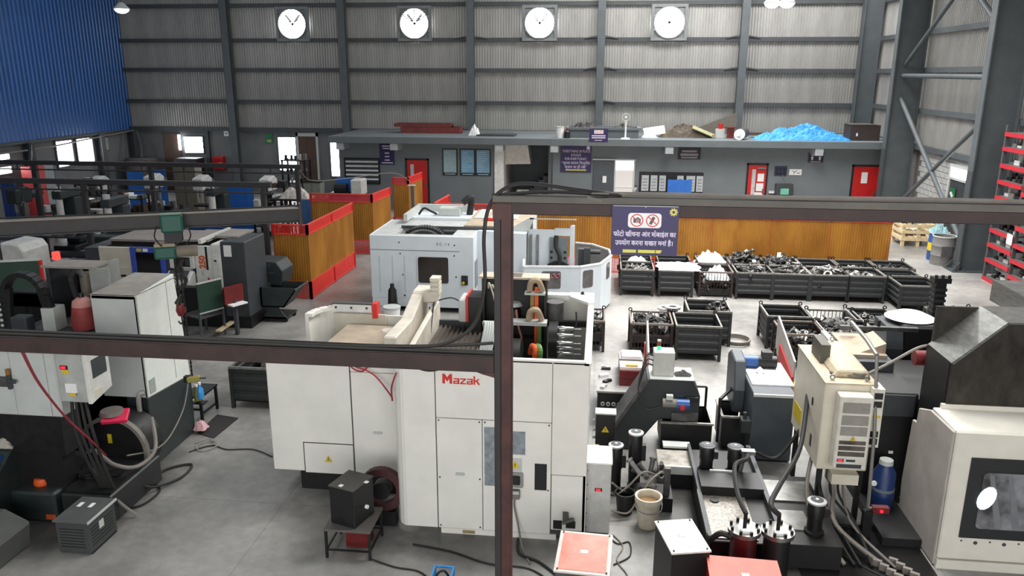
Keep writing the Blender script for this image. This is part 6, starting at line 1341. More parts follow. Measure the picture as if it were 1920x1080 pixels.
t = thing('cable_reel', 'dark maroon cable reel between stand and white machine', 'reel', (-2.62, 9.05, 0)); MB().ring((-2.7, 9.0, 0.5), 0.3, 0.2, -0.05, 0.05, 'y', 26).build('rim', mat('maroon_reel', (70, 34, 36), 0.6), t, smooth=40); MB().cyl((-2.7, 8.92, 0.5), (-2.7, 9.08, 0.5), 0.12, 16).build('hub', BLACK, t, smooth=40); B('foot', DARK, t, -2.9, -2.52, 8.93, 9.07, 0, 0.21)
# orange-red topped box at the bottom edge
def lid_box(name, label, cx, cy, w_, d_, h, rz, side, top, trim=None, bolts=True, vents=0):
    t = thing(name, label, 'box', (cx, cy, 0), None, rz)
    def bx(nm, m, x0, x1, y0, y1, z0, z1, par=t, bev=0.0):
        mb = MB().box(x0, x1, y0, y1, z0, z1); o = mb.build(nm, m, None, bev); o.parent = par; return o
    bx('body', side, -w_ / 2, w_ / 2, -d_ / 2, d_ / 2, 0.0, h, bev=0.008)
    bx('lid', trim or top, -w_ / 2 - 0.01, w_ / 2 + 0.01, -d_ / 2 - 0.01, d_ / 2 + 0.01, h, h + 0.02)
    if trim: bx('lid_panel', top, -w_ / 2 + 0.03, w_ / 2 - 0.03, -d_ / 2 + 0.03, d_ / 2 - 0.03, h + 0.02, h + 0.026)
    bx('label', PAPER, -0.04, 0.04, -0.03, 0.03, h + 0.02, h + 0.03)
    if bolts:
        for sx in (-1, 1):
            for sy in (-1, 1): bx('bolt', SEAM, sx * (w_ / 2 - 0.025) - 0.008, sx * (w_ / 2 - 0.025) + 0.008, sy * (d_ / 2 - 0.025) - 0.008, sy * (d_ / 2 - 0.025) + 0.008, h + 0.02, h + 0.035)
    for k in range(vents): bx('vent_slot', BLACK, -w_ / 2 + 0.06, w_ / 2 - 0.06, -d_ / 2 - 0.004, -d_ / 2, h * 0.2 + k * h * 0.06, h * 0.2 + k * h * 0.06 + 0.012)
    return t
SALM = mat('red_lid_sheen', (226, 110, 90), 0.45, 0, 0.25, 2.2, rgb2=(232, 160, 146))  # pale pink tones imitate the reflection on the red lid
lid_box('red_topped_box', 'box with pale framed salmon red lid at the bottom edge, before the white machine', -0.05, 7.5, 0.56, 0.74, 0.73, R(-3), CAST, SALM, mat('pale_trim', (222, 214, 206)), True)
t = thing('blue_crate', 'small blue plastic crate on the floor by the bottom edge', 'crate', (-1.66, 7.75, 0))
MB().frame(-1.78, -1.54, 7.62, 7.64, 0, 0.2, 0.02).frame(-1.78, -1.54, 7.86, 7.88, 0, 0.2, 0.02).box(-1.78, -1.76, 7.64, 7.86, 0, 0.2).box(-1.56, -1.54, 7.64, 7.86, 0, 0.2).box(-1.76, -1.56, 7.64, 7.86, 0, 0.015).build('tub', TARP, t); B('front_wall', TARP, t, -1.76, -1.56, 7.625, 7.635, 0.02, 0.18); MB().tube([(-1.7, 7.7, 0.03), (-1.72, 7.72, 0.18), (-1.64, 7.75, 0.22), (-1.58, 7.78, 0.1)], 0.014).build('coiled_lead', RUBBER, t)
# floor cables near the white machine
FC = 'loose cables on the floor'
for lab, pts, r, m_ in (('black floor cable running from the stand to the blue crate', [(-2.64, 8.17, 0.02), (-2.3, 8.05, 0.012), (-2.0, 8.0, 0.012), (-1.78, 7.8, 0.012)], 0.01, RUBBER),
                       ('black floor cable behind the tall post foot', [(-2.2, 8.55, 0.012), (-1.7, 8.45, 0.012), (-1.2, 8.25, 0.012), (-0.7, 8.2, 0.012), (-0.36, 7.9, 0.012)], 0.011, RUBBER),
                       ('thick black floor cable leading under the salmon lidded box', [(-0.9, 8.8, 0.02), (-0.85, 8.5, 0.015), (-0.6, 8.35, 0.015), (-0.36, 8.1, 0.015)], 0.018, RUBBER),
                       ('grey cable hanging down the white machine beside the post', [(-0.93, 8.83, 0.62), (-0.95, 8.8, 0.5), (-0.9, 8.78, 0.25), (-0.82, 8.6, 0.02), (-0.7, 8.3, 0.012)], 0.012, HOSEG),
                       ('thin grey cable on the floor beside the slim cabinet', [(0.3, 9.05, 0.012), (0.42, 8.8, 0.012), (0.34, 8.5, 0.012), (0.46, 8.2, 0.012), (0.4, 7.9, 0.012)], 0.008, HOSEG),
                       ('thin black cable curling beside the salmon lidded box', [(0.24, 9.0, 0.012), (0.36, 8.85, 0.012), (0.5, 8.9, 0.012), (0.5, 8.6, 0.012), (0.3, 8.4, 0.012)], 0.009, RUBBER)):
    tag(MB().tube(pts, r).build('floor_cable', m_), lab, 'cable', FC)
t = thing('hanging_plug', 'grey plug socket hanging on the white machine beside the post', 'socket', (-0.93, 8.8, 0.6)); B('body', HOSEG, t, -0.98, -0.88, 8.78, 8.85, 0.58, 0.7, bevel=0.01); B('flap', GREYW, t, -0.97, -0.89, 8.77, 8.78, 0.66, 0.7)
# ================================================================ LEFT FOREGROUND MACHINE
t = thing('vertical_machine', 'grey white machining centre with dark green lower body, left foreground', 'machine', (-7.2, 10.6, 0))
XR, YF, YB = -6.53, 10.15, 11.25
B('upper_front', GREYW, t, -7.22, XR, YF, YF + 0.04, 1.09, 2.65, bevel=0.01)
MB().prism([(YF, 1.09), (YB + 0.12, 0.98), (YB + 0.05, 1.9), (YB - 0.05, 2.72), (YF, 2.65)], 'x', XR - 0.04, XR).build('upper_side', mat('lit_machine_side', (236, 240, 232), 0.45, 0, 0.05), t, 0.01)  # light from the right is put into the side's paler colour
MB().prism([(-7.22, 2.65), (XR, 2.65), (XR, 2.66), (-7.22, 2.66)], 'y', YF, YB).prism([(YF, 2.6), (YB, 2.68), (YB, 2.71), (YF, 2.66)], 'x', -7.2, XR - 0.02).build('top_cover', mat('dusty_top_grey', (166, 160, 152), 0.8), t)
B('side_seam', mat('seam_pale', (150, 154, 150)), t, XR, XR + 0.003, 10.95, 10.96, 1.1, 2.66)
B('lower_body', DGREEN, t, -6.9, XR - 0.01, YF + 0.05, 11.2, 0.0, 1.09); B('lower_front', BLACK, t, -8.4, -6.6, YF + 0.3, YF + 0.34, 0.05, 1.1)
MB().prism([(YF - 0.02, 0.02), (YB + 0.08, 0.02), (YB + 0.12, 1.0), (YF - 0.02, 1.1)], 'x', XR - 0.02, XR + 0.01).build('lower_side', DGREEN, t, 0.01)
B('vent_plate', mat('vent_pale', (170, 176, 172)), t, XR, XR + 0.006, YF + 0.06, YF + 0.22, 1.12, 1.34)
B('machine_bed', BLACK, t, -8.6, -6.6, YF + 0.3, 11.4, 0.0, 2.0); B('table_top', CHAR, t, -8.3, -7.22, YF + 0.1, 11.3, 2.0, 2.06); B('dusty_deck', mat('dusty_deck', (120, 114, 106), 0.85), t, -8.1, -7.25, YF + 0.3, 11.0, 2.06, 2.08)
B('guard_back', BLACK, t, -8.14, -7.5, 11.2, 11.24, 2.06, 2.88)  # black back and charcoal left side: shade inside the guard put into colour
B('guard_side', CHAR, t, -8.2, -8.14, 10.6, 11.25, 2.06, 2.92); B('guard_side', mat('guard_grey', (150, 152, 148), 0.6), t, -7.5, -7.44, 10.6, 11.25, 2.06, 2.92)
B('guard_roof', mat('dusty_grey_lid', (148, 142, 136), 0.8), t, -8.24, -7.4, 10.56, 11.0, 2.92, 2.95); B('guard_side', mat('guard_grey', (150, 152, 148)), t, -7.44, -7.2, 10.6, 10.64, 2.4, 2.92)
MB().tube([(-8.05, 11.1, 2.1), (-8.1, 11.0, 2.6), (-7.95, 10.95, 2.8), (-7.85, 10.95, 2.7)], 0.05, 10).build('duct', CAST, t); MB().cyl((-7.85, 11.0, 2.1), (-7.85, 11.0, 2.75), 0.09, 14).build('spindle_column', mat('dull_tan', (120, 112, 100)), t, smooth=40)
MB().cyl((-7.65, 11.0, 2.55), (-7.65, 11.1, 2.55), 0.1, 14).build('red_disc', REDD, t, smooth=40); B('yellow_tag', YELLOW, t, -7.72, -7.64, 10.98, 11.0, 2.38, 2.46)
# black energy chain arch
ec = MB()
pts = [(-8.6, 10.15, 2.05)] + [(-8.3 + 0.3 * math.cos(R(a)), 10.25, 2.6 + 0.3 * math.sin(R(a))) for a in range(180, -1, -18)] + [(-7.98, 10.3, 2.3)]
pts = pts[:1] + [(-8.6, 10.2, 2.2), (-8.6, 10.22, 2.4)] + pts[1:]
for a_, b_ in zip(pts[:-1], pts[1:]): ec.bar(a_, b_, 0.16, 0.07)
ec.build('energy_chain', BLACK, t)
for i in range(6): MB().cyl((-8.64, 10.12, 2.15 + i * 0.08), (-8.62, 10.1, 2.15 + i * 0.08), 0.022, 8).build('chain_hole', GREYW, t)
B('chain_end_box', GREYW, t, -8.06, -7.86, 10.2, 10.45, 2.06, 2.4); B('left_block', CHAR, t, -8.5, -8.25, 10.1, 10.3, 2.0, 2.28, bevel=0.02)
MB().tube([(XR - 0.03, YF - 0.03, 1.18), (XR - 0.09, YF - 0.08, 1.15), (XR - 0.1, YF - 0.08, 0.8), (XR - 0.06, YF - 0.08, 0.2), (XR - 0.02, YF - 0.1, 0.0)], 0.035, 8).build('drain_hose', mat('hose_pale', (150, 148, 142), 0.6), t)
t = thing('red_canister', 'dusty red canister with black cap on the left machine deck', 'canister', (-7.5, 10.3, 2.08)); MB().lathe([(0, 0), (0.17, 0), (0.18, 0.1), (0.15, 0.3), (0.145, 0.34)], (-7.5, 10.35, 2.08), 20).build('shell', mat('dusty_red', (158, 62, 60), 0.6, 0, 0.2), t, smooth=50)
MB().lathe([(0.145, 0.34), (0.13, 0.42), (0.06, 0.47), (0, 0.47)], (-7.5, 10.35, 2.08), 20).build('dusty_shoulder', mat('pink_dust', (190, 134, 126), 0.8), t, smooth=50); MB().lathe([(0, 0.47), (0.04, 0.47), (0.035, 0.53), (0, 0.54)], (-7.5, 10.35, 2.08), 12).build('cap', BLACK, t, smooth=50)
# electrical cabinet with cooler
t = thing('electrical_cabinet', 'pale grey electrical cabinet with dark rotary handle at the left edge', 'cabinet', (-7.2, 8.9, 0))
CY = 8.55
B('body', GREYW, t, -7.9, -6.7, CY + 0.02, CY + 0.35, 1.48, 2.36, bevel=0.02); B('top', CREAM, t, -7.92, -6.66, CY - 0.02, CY + 0.37, 2.36, 2.39)
for x0, x1 in ((-7.9, -7.3), (-7.295, -6.83)): B('door', GREYW, t, x0, x1, CY, CY + 0.02, 1.5, 2.35, bevel=0.006)
h_ = MB().box(-7.34, -7.29, CY - 0.05, CY, 1.86, 2.06).box(-7.34, -7.2, CY - 0.07, CY - 0.04, 1.95, 2.0).build('rotary_handle', CHAR, t, 0.01); B('handle_plate', CAST, t, -7.47, -7.37, CY - 0.01, CY, 1.88, 2.02); MB().cyl((-7.31, CY - 0.03, 2.06), (-7.31, CY - 0.03, 2.13), 0.03, 10).build('handle_cap', mat('brown_cap', (150, 100, 40)), h_)
B('bracket', DARK, t, -7.8, -6.8, CY + 0.1, CY + 0.45, 0.9, 1.48); B('pedestal', BLACK, t, -7.7, -6.9, CY + 0.15, CY + 0.4, 0, 0.9)
co = MB().box(-6.66, -6.3, CY - 0.02, CY + 0.42, 1.72, 2.46).build('cooler', mat('cooler_grey', (176, 178, 174), 0.5), t, 0.012)
sd = MB().prism([(CY - 0.02, 1.7), (CY + 0.42, 1.78), (CY + 0.42, 2.46), (CY - 0.02, 2.46)], 'x', -6.3, -6.24).build('cooler_face', mat('cooler_white', (222, 222, 214), 0.5), t, 0.01)
B('cooler_grille', CHAR, sd, -6.24, -6.232, CY + 0.06, CY + 0.34, 2.02, 2.26); B('cooler_grille', CAST, sd, -6.24, -6.232, CY + 0.06, CY + 0.34, 2.36, 2.43); B('cooler_vent', CREAM, sd, -6.24, -6.234, CY + 0.05, CY + 0.2, 1.76, 1.86)
B('display', BLACK, co, -6.6, -6.5, CY - 0.03, CY - 0.02, 2.16, 2.21); B('digits', LEDR, co, -6.585, -6.525, CY - 0.034, CY - 0.03, 2.17, 2.2); B('yellow_label', YELLOW, co, -6.58, -6.49, CY - 0.024, CY - 0.02, 2.1, 2.15)
MB().box(-6.55, -6.4, CY - 0.05, CY - 0.02, 1.86, 1.98).build('terminal_cover', PAPER, co); B('yellow_label', YELLOW, co, -6.5, -6.42, CY - 0.056, CY - 0.05, 1.82, 1.86)
for i in range(4): MB().tube([(-6.6 + 0.06 * i, CY + 0.1, 1.72), (-6.58 + 0.08 * i, CY + 0.05, 1.3), (-6.5 + 0.07 * i, CY + 0.1, 0.8), (-6.4 + 0.05 * i, CY + 0.2, 0.35)], 0.022).build('cable', RUBBER, t)
# hose reel wheel with pink disc
t = thing('coolant_drum', 'large dark round drum under the left machine, hoses over it', 'drum', (-6.75, 9.75, 0)); MB().cyl((-6.8, 9.6, 0.5), (-6.8, 10.1, 0.5), 0.46, 28).build('drum', BLACK, t, smooth=40); B('tag', YELLOW, t, -6.86, -6.8, 9.59, 9.6, 0.62, 0.76); MB().ring((-6.8, 9.62, 0.5), 0.52, 0.47, -0.04, 0.04, 'y', 28).build('hose_ring', HOSEG, t, smooth=40)
t = thing('pink_tray', 'bright pink red tray under the left machine cabinet', 'tray', (-6.72, 9.6, 1.0)); MB().rbox((-6.7, 9.6, 1.04), (0.34, 0.26, 0.06), R(20), R(18)).build('tray', mat('hot_pink', (226, 40, 84), 0.5), t, 0.01); MB().lathe([(0, 0), (0.17, 0), (0.15, 0.05), (0, 0.05)], (-6.78, 9.65, 1.06), 18).build('grey_lid', mat('tray_lid', (120, 110, 104)), t, smooth=40)
# clutter of hoses and pumps at the left bottom
for i, (x, y, h) in enumerate(((-6.78, 9.0, 0.5), (-6.5, 9.15, 0.42), (-6.95, 9.25, 0.45))):
    tp = thing('hose_pump', ('black pump nearest the transformer', 'short black pump beside the machine corner', 'black pump behind the other two')[i] + ' under the left machine', 'pump', (x, y, 0), 'pumps under the left machine')
    MB().lathe([(0, 0), (0.14, 0), (0.14, 0.1), (0.1, 0.12), (0.1, h - 0.04), (0.12, h - 0.02), (0.12, h), (0, h)], (x, y, 0), 14).build('body', DARK, tp, smooth=40); MB().cyl((x + 0.1, y - 0.05, h * 0.6), (x + 0.2, y - 0.1, h * 0.6), 0.03, 8).build('outlet', STEEL, tp)
hs = (('pale hose arching over the pumps to the machine corner', [(-6.98, 9.3, 0.62), (-6.7, 9.1, 0.75), (-6.4, 9.0, 0.62), (-6.2, 9.2, 0.5), (-6.1, 9.5, 0.62), (-6.35, 9.9, 0.9)], 0.028, HOSEG),
      ('grey hose curling down behind the transformer', [(-6.75, 9.0, 0.55), (-6.45, 8.8, 0.45), (-6.2, 8.7, 0.25), (-6.0, 8.75, 0.03)], 0.022, HOSEG),
      ('dark hose looping on the floor by the machine corner', [(-6.4, 9.3, 0.3), (-6.15, 9.35, 0.1), (-5.95, 9.8, 0.02), (-6.0, 10.2, 0.02), (-6.3, 10.0, 0.02), (-6.35, 9.6, 0.02)], 0.018, RUBBER),
      ('black cable snaking along the floor edge of the left machine', [(-6.4, 8.9, 0.02), (-6.1, 9.0, 0.02), (-6.05, 9.4, 0.02), (-6.25, 9.6, 0.02)], 0.015, RUBBER),
      ('thin grey cable arching from machine side to the pumps', [(-6.49, 11.2, 0.9), (-6.44, 10.9, 0.6), (-6.35, 10.3, 0.42), (-6.3, 9.8, 0.45), (-6.4, 9.3, 0.6)], 0.012, HOSEG),
      ('pale tangled cable on the floor near the rubber mat', [(-6.3, 10.9, 0.015), (-6.15, 11.05, 0.03), (-6.0, 10.9, 0.015), (-6.2, 10.75, 0.03), (-6.05, 10.65, 0.015), (-5.9, 10.85, 0.03), (-6.1, 10.98, 0.04), (-6.25, 10.8, 0.015)], 0.009, mat('hose_pale', (150, 148, 142))),
      ('black cable trailing right across the floor from the tangle', [(-6.25, 10.6, 0.012), (-6.0, 10.85, 0.012), (-5.7, 10.75, 0.012), (-5.3, 10.8, 0.012), (-4.9, 10.6, 0.012)], 0.009, RUBBER),
      ('red hose slanting down in front of the pale cabinet', [(-3.74, 4.5, 3.97), (-4.78, 5.9, 3.1), (-5.66, 7.3, 2.1), (-6.2, 8.35, 1.3), (-6.5, 9.0, 0.75)], 0.012, mat('red_hose', (170, 40, 60))))
for lab, pts, r, m_ in hs: tag(MB().tube(pts, r).build('loose_hose', m_), lab, 'hose', 'hoses of the left machine')
t = thing('coolant_sump', 'low black coolant sump under the hoses behind the transformer', 'sump', (-6.55, 9.1, 0)); B('box', mat('sump_black', (34, 36, 36), 0.5), t, -6.9, -6.2, 8.55, 9.75, 0.0, 0.4, bevel=0.02); B('cover', DARK, t, -6.88, -6.22, 8.6, 9.0, 0.4, 0.43)
t = thing('orange_cap_tank', 'dark oil tank with orange filler cap under the left cabinet', 'tank', (-7.2, 8.6, 0)); B('tank', DGREEN, t, -7.6, -6.95, 8.5, 8.95, 0.0, 0.42, bevel=0.03); MB().lathe([(0, 0), (0.1, 0), (0.11, 0.03), (0.09, 0.09), (0, 0.1)], (-7.28, 8.75, 0.42), 18).build('filler_cap', ORANGE, t, smooth=40); B('orange_strip', mat('dim_orange', (190, 84, 40)), t, -7.1, -6.96, 8.49, 8.5, 0.05, 0.12)
t = thing('slant_conveyor', 'dark slanting chip conveyor with grey cloth and blue motor at the left edge', 'conveyor', (-7.8, 8.3, 0)); MB().prism([(8.0, 0.0), (8.9, 0.0), (8.9, 1.0), (8.75, 1.05), (8.0, 0.5)], 'x', -8.3, -7.55).build('body', DGREEN, t, 0.02)
crumple('grey_cloth', mat('grey_rag', (172, 166, 156), 0.9), -7.68, 8.72, 0.98, 0.16, 0.12, 0.16, 10, 51, t, loc=False); MB().cyl((-7.85, 8.5, 0.86), (-7.6, 8.5, 0.86), 0.07, 12).build('blue_motor', BLUEM, t, smooth=40); MB().cyl((-7.62, 8.4, 0.82), (-7.58, 8.36, 0.82), 0.05, 10).build('red_switch', ORANGE, t, smooth=40)
t = thing('grey_housing', 'low grey housing at the bottom left corner', 'housing', (-7.4, 7.6, 0)); MB().prism([(-8.0, 0), (-6.95, 0), (-6.9, 0.35), (-7.2, 0.5), (-8.0, 0.5)], 'y', 7.3, 8.0).build('shell', mat('grey_green_housing', (80, 82, 80), 0.6), t, 0.03); B('skid', DARK, t, -7.95, -7.0, 7.25, 7.3, 0, 0.12)
# transformer box on the floor
t = thing('transformer_box', 'charcoal louvred transformer box on the floor, bottom left', 'transformer', (-6.27, 8.15, 0))
BXM = mat('charcoal_box', (64, 68, 67), 0.5, 0, 0.1)
B('case', BXM, t, -6.48, -6.06, 7.87, 8.42, 0.02, 0.44, bevel=0.008); B('lid', mat('charcoal_lid', (86, 90, 88), 0.45), t, -6.5, -6.04, 7.85, 8.44, 0.44, 0.455); B('lid_edge', GREYW, t, -6.045, -6.03, 7.85, 8.44, 0.435, 0.462)
for k in range(7): B('louvre', BLACK, t, -6.44, -6.12, 7.866, 7.87, 0.1 + k * 0.04, 0.108 + k * 0.04)
for k in range(6): B('side_louvre', BLACK, t, -6.06, -6.056, 7.92, 8.36, 0.1 + k * 0.045, 0.108 + k * 0.045)
for x, y in ((-6.42, 8.2), (-6.27, 8.2)): B('label', PAPER, t, x, x + 0.05, y, y + 0.1, 0.455, 0.459)
B('warning_sticker', GREYW, t, -6.06, -6.054, 8.08, 8.17, 0.24, 0.34)
for x in (-6.46, -6.1): B('foot', RUBBER, t, x, x + 0.04, 7.9, 8.4, 0, 0.02)
# stool, bottles and mat
t = thing('rubber_mat', 'black rubber floor mat beside the left machine', 'mat', (-6.28, 11.55, 0)); MB().add([(-6.46, 11.25, 0.0), (-6.1, 11.12, 0.0), (-6.05, 11.9, 0.0), (-6.48, 12.0, 0.0), (-6.46, 11.25, 0.012), (-6.1, 11.12, 0.012), (-6.05, 11.9, 0.012), (-6.48, 12.0, 0.012)], [(0, 1, 2, 3), (7, 6, 5, 4), (0, 4, 5, 1), (1, 5, 6, 2), (2, 6, 7, 3), (3, 7, 4, 0)]).build('sheet', mat('mat_black', (48, 46, 46), 0.8), t)
t = thing('work_stool', 'dark steel stool frame behind the left machine corner', 'stool', (-6.75, 12.0, 0))
for x, y in ((-6.86, 11.75), (-6.62, 11.75), (-6.9, 12.25), (-6.6, 12.25)): MB().bar((x, y, 0), (x, y, 0.42), 0.04).build('leg', DARK, t)
B('seat', DARK, t, -6.92, -6.58, 11.7, 12.3, 0.42, 0.45); MB().bar((-6.62, 11.75, 0.12), (-6.6, 12.25, 0.12), 0.03).bar((-6.86, 11.75, 0.2), (-6.62, 11.75, 0.2), 0.03).build('stretcher', DARK, t)
def bottle(x, y, z, m, label):
    t = thing('spray_bottle', label, 'bottle', (x, y, z), 'bottles hung on the left machine')
    MB().lathe([(0, 0), (0.05, 0), (0.055, 0.04), (0.05, 0.16), (0.02, 0.2), (0.02, 0.24), (0, 0.24)], (x, y, z), 14).build('body', m, t, smooth=50); MB().cyl((x, y, z + 0.24), (x, y, z + 0.28), 0.022, 8).build('cap', PAPER, t)
bottle(-6.42, 11.42, 0.56, mat('sky_bottle', (60, 150, 220), 0.3), 'light blue bottle hung on the left machine corner'); bottle(-6.5, 11.46, 0.5, mat('olive_bottle', (130, 124, 40), 0.4), 'olive yellow bottle hung beside the light blue one')
B('bottle_shelf', DARK, bpy.data.objects['vertical_machine'], -6.58, -6.36, 11.38, 11.52, 0.46, 0.48)
tag(crumple('pink_rag', mat('pale_pink_cloth', (222, 176, 180), 0.9), -6.42, 11.33, 0.06, 0.09, 0.09, 0.16, 8, 61), 'pale pink rag lying at the left machine foot', 'rag')
t = thing('green_board', 'dark green board with pale trim standing behind the left machine', 'board', (-9.6, 12.2, 0)); MB().rbox((-10.1, 12.1, 2.35), (1.1, 0.03, 0.5), R(20)).build('board', GREEND, t); MB().rbox((-10.1, 12.1, 2.61), (1.12, 0.045, 0.03), R(20)).build('trim', GREYW, t); B('red_edge', RED, t, -9.58, -9.54, 12.25, 12.3, 2.1, 2.6)
for x, y in ((-10.55, 11.95), (-9.62, 12.28)): B('post', CHAR, t, x - 0.025, x + 0.025, y - 0.025, y + 0.025, 0, 2.15)

# ================================================================ RIGHT OF THE WHITE MACHINE: CONVEYOR, CART, PUMPS
t = thing('chip_conveyor', 'black inclined chip conveyor with grey control box and signal tower', 'conveyor', (1.0, 11.7, 0))
MB().prism([(0.28, 0.0), (0.62, 0.0), (1.02, 0.55), (1.62, 0.55), (1.62, 0.95), (1.5, 1.2), (0.8, 1.2), (0.28, 0.3)], 'y', 11.5, 12.05).build('body', mat('conveyor_black', (40, 44, 46), 0.5), t, 0.015)
MB().prism([(0.24, 0.28), (0.78, 1.19), (0.82, 1.16), (0.28, 0.25)], 'y', 11.48, 12.07).build('edge_rail', CAST, t)
B('top_plate', GREYW, t, 0.85, 1.52, 11.5, 12.05, 1.2, 1.21)
bxg = MB().box(0.9, 1.22, 11.62, 11.88, 1.21, 1.6).build('control_box', mat('control_box_grey', (190, 190, 184), 0.5), t, 0.01)
for k, (m_, z) in enumerate(((LEDG, 1.6), (mat('dim_red_lens', (150, 60, 50), 0.3), 1.66), (CREAM, 1.74))): MB().cyl((0.98, 11.75, z), (0.98, 11.75, z + (0.06, 0.07, 0.02)[k]), 0.03, 12).build('signal_lamp', m_, bxg, smooth=40)
MB().cyl((1.05, 11.42, 0.86), (1.3, 11.42, 0.86), 0.07, 14).build('motor', HOSEG, t, smooth=40); MB().cyl((1.26, 11.4, 0.86), (1.45, 11.4, 0.86), 0.08, 14).build('gearbox', BLUEM, t, smooth=40); MB().cyl((1.34, 11.31, 0.84), (1.34, 11.29, 0.84), 0.04, 12).build('red_cap', RED, t, smooth=40); B('terminal', GREYW, t, 1.1, 1.2, 11.36, 11.44, 0.93, 1.0); B('arm', BLACK, t, 1.4, 1.58, 11.42, 11.46, 0.88, 0.96)
B('chute', CAST, t, 1.2, 1.6, 11.46, 11.52, 0.55, 0.68)
for z in (1.5, 1.42, 1.34): MB().tube([(0.9, 11.75, z), (0.8, 11.7, z + 0.02), (0.72, 11.6, z - 0.2), (0.68, 11.48, 1.0), (0.8, 11.4, 0.75), (1.05, 11.4, 0.8)], 0.01).build('cable', RUBBER, t)
MB().cyl((1.62, 12.0, 0.92), (1.78, 12.0, 0.92), 0.02, 8).cyl((1.78, 12.0, 0.92), (1.78, 12.0, 0.3), 0.02, 8).build('hand_rail', DARK, t)
tag(crumple('black_gloves', mat('glove_grey', (70, 68, 66), 0.9), 1.36, 11.72, 1.21, 0.13, 0.09, 0.09, 10, 71), 'pair of crumpled dark gloves on the conveyor top', 'gloves')
t = thing('chip_bin', 'black open chip bin under the conveyor chute', 'bin', (1.42, 11.75, 0))
MB().box(1.05, 1.07, 11.42, 12.1, 0.1, 0.54).box(1.8, 1.82, 11.42, 12.1, 0.1, 0.54).box(1.07, 1.8, 11.42, 11.44, 0.1, 0.54).box(1.07, 1.8, 12.08, 12.1, 0.1, 0.54).box(1.07, 1.8, 11.44, 12.08, 0.1, 0.12).build('tub', BLACK, t)
MB().box(1.03, 1.84, 11.40, 11.44, 0.52, 0.55).box(1.03, 1.84, 12.08, 12.12, 0.52, 0.55).box(1.03, 1.07, 11.44, 12.08, 0.52, 0.55).box(1.8, 1.84, 11.44, 12.08, 0.52, 0.55).build('rim', BINRIM, t)
for x in (1.1, 1.77):
    for y in (11.48, 12.04): MB().cyl((x - 0.02, y, 0.05), (x + 0.02, y, 0.05), 0.05, 10).build('castor', RUBBER, t, smooth=40)
t = thing('tool_trolley', 'black tool trolley with grey top and open sockets beside the conveyor', 'trolley', (0.35, 12.7, 0))
B('body', BLACK, t, 0.06, 0.8, 12.3, 13.6, 0.1, 0.62); B('top', mat('trolley_top', (150, 148, 146), 0.5), t, 0.04, 0.82, 12.28, 13.62, 0.62, 0.65)
for i in range(4):
    for k in range(2): MB().ring((0.15 + i * 0.09, 12.29, 0.3 + k * 0.12), 0.035, 0.018, -0.01, 0.01, 'y', 10).build('socket', GREYW, t)
for x in (0.12, 0.74):
    for y in (12.4, 13.5): MB().cyl((x - 0.02, y, 0.05), (x + 0.02, y, 0.05), 0.05, 10).build('castor', RUBBER, t, smooth=40)
t = thing('red_drawer_unit', 'dark red drawer unit with papers on the tool trolley', 'drawer unit', (0.6, 12.75, 0.65)); B('case', REDD, t, 0.42, 0.8, 12.55, 13.0, 0.65, 0.92); B('paper_stack', PAPER, t, 0.42, 0.8, 12.6, 12.9, 0.92, 0.97); B('amber_tray', mat('amber', (220, 170, 90)), t, 0.52, 0.72, 12.62, 12.72, 0.97, 1.0); B('drawer_line', BLACK, t, 0.43, 0.79, 12.545, 12.55, 0.78, 0.785)
t = thing('parts_carton', 'pale carton on the tool trolley behind the red drawers', 'carton', (0.6, 13.25, 0.65)); B('carton', mat('greyish_carton', (176, 168, 164), 0.8), t, 0.42, 0.82, 13.05, 13.45, 0.65, 0.95); B('papers', PAPER, t, 0.46, 0.8, 13.08, 13.42, 0.95, 0.99)
for i, (x, y, m_) in enumerate(((0.2, 13.3, BLACK), (0.16, 12.95, PAPER), (0.22, 12.7, DARK), (0.16, 12.45, GREYW))):
    it = thing('bench_tool', ('small black gauge box', 'folded white paper', 'dark hand tool', 'white marking strip')[i] + ' on the grey trolley top', 'tool', (x, y, 0.65), 'items on the trolley top'); MB().rbox((x, y, 0.67), (0.16, 0.07, 0.04), 0.4 * i).build('body', m_, it); MB().rbox((x + 0.03, y + 0.02, 0.695), (0.06, 0.04, 0.012), 0.4 * i).build('top_face', PAPER if i == 0 else m_, it)
t = thing('work_board', 'grey board with red edge standing behind the tool trolley', 'board', (0.93, 13.9, 0)); MB().prism([(13.45, 0.35), (14.15, 0.6), (14.15, 1.32), (13.45, 0.95)], 'x', 0.93, 0.96).build('board', mat('pale_board', (196, 190, 184), 0.5), t); MB().prism([(13.43, 0.35), (14.17, 0.6), (14.17, 0.9), (13.43, 0.62)], 'x', 0.905, 0.935).build('red_edge', RED, t); B('post', CHAR, t, 0.93, 0.96, 14.1, 14.14, 0, 0.62); B('post', CHAR, t, 0.93, 0.96, 13.48, 13.52, 0, 0.4)
t = thing('work_board', 'grey board with red edge leaning left of the beige cabinet', 'board', (3.35, 14.2, 0)); MB().prism([(13.4, 0.25), (14.9, 0.6), (14.9, 1.28), (13.4, 0.9)], 'x', 3.45, 3.48).build('board', MATS['pale_board'], t); MB().prism([(13.38, 0.25), (14.5, 0.5), (14.5, 0.85), (13.38, 0.62)], 'x', 3.425, 3.455).build('red_edge', RED, t); B('post', BLACK, t, 3.42, 3.46, 14.8, 14.84, 0, 0.65); B('post', BLACK, t, 3.45, 3.48, 13.45, 13.49, 0, 0.3)
tag(MB().lathe([(0, 0), (0.13, 0), (0.15, 0.3), (0.13, 0.3), (0.11, 0.03), (0, 0.03)], (3.75, 13.9, 0), 16).build('yellow_tub', YELLOW, None, smooth=40), 'yellow tub behind the red-edged board', 'tub')
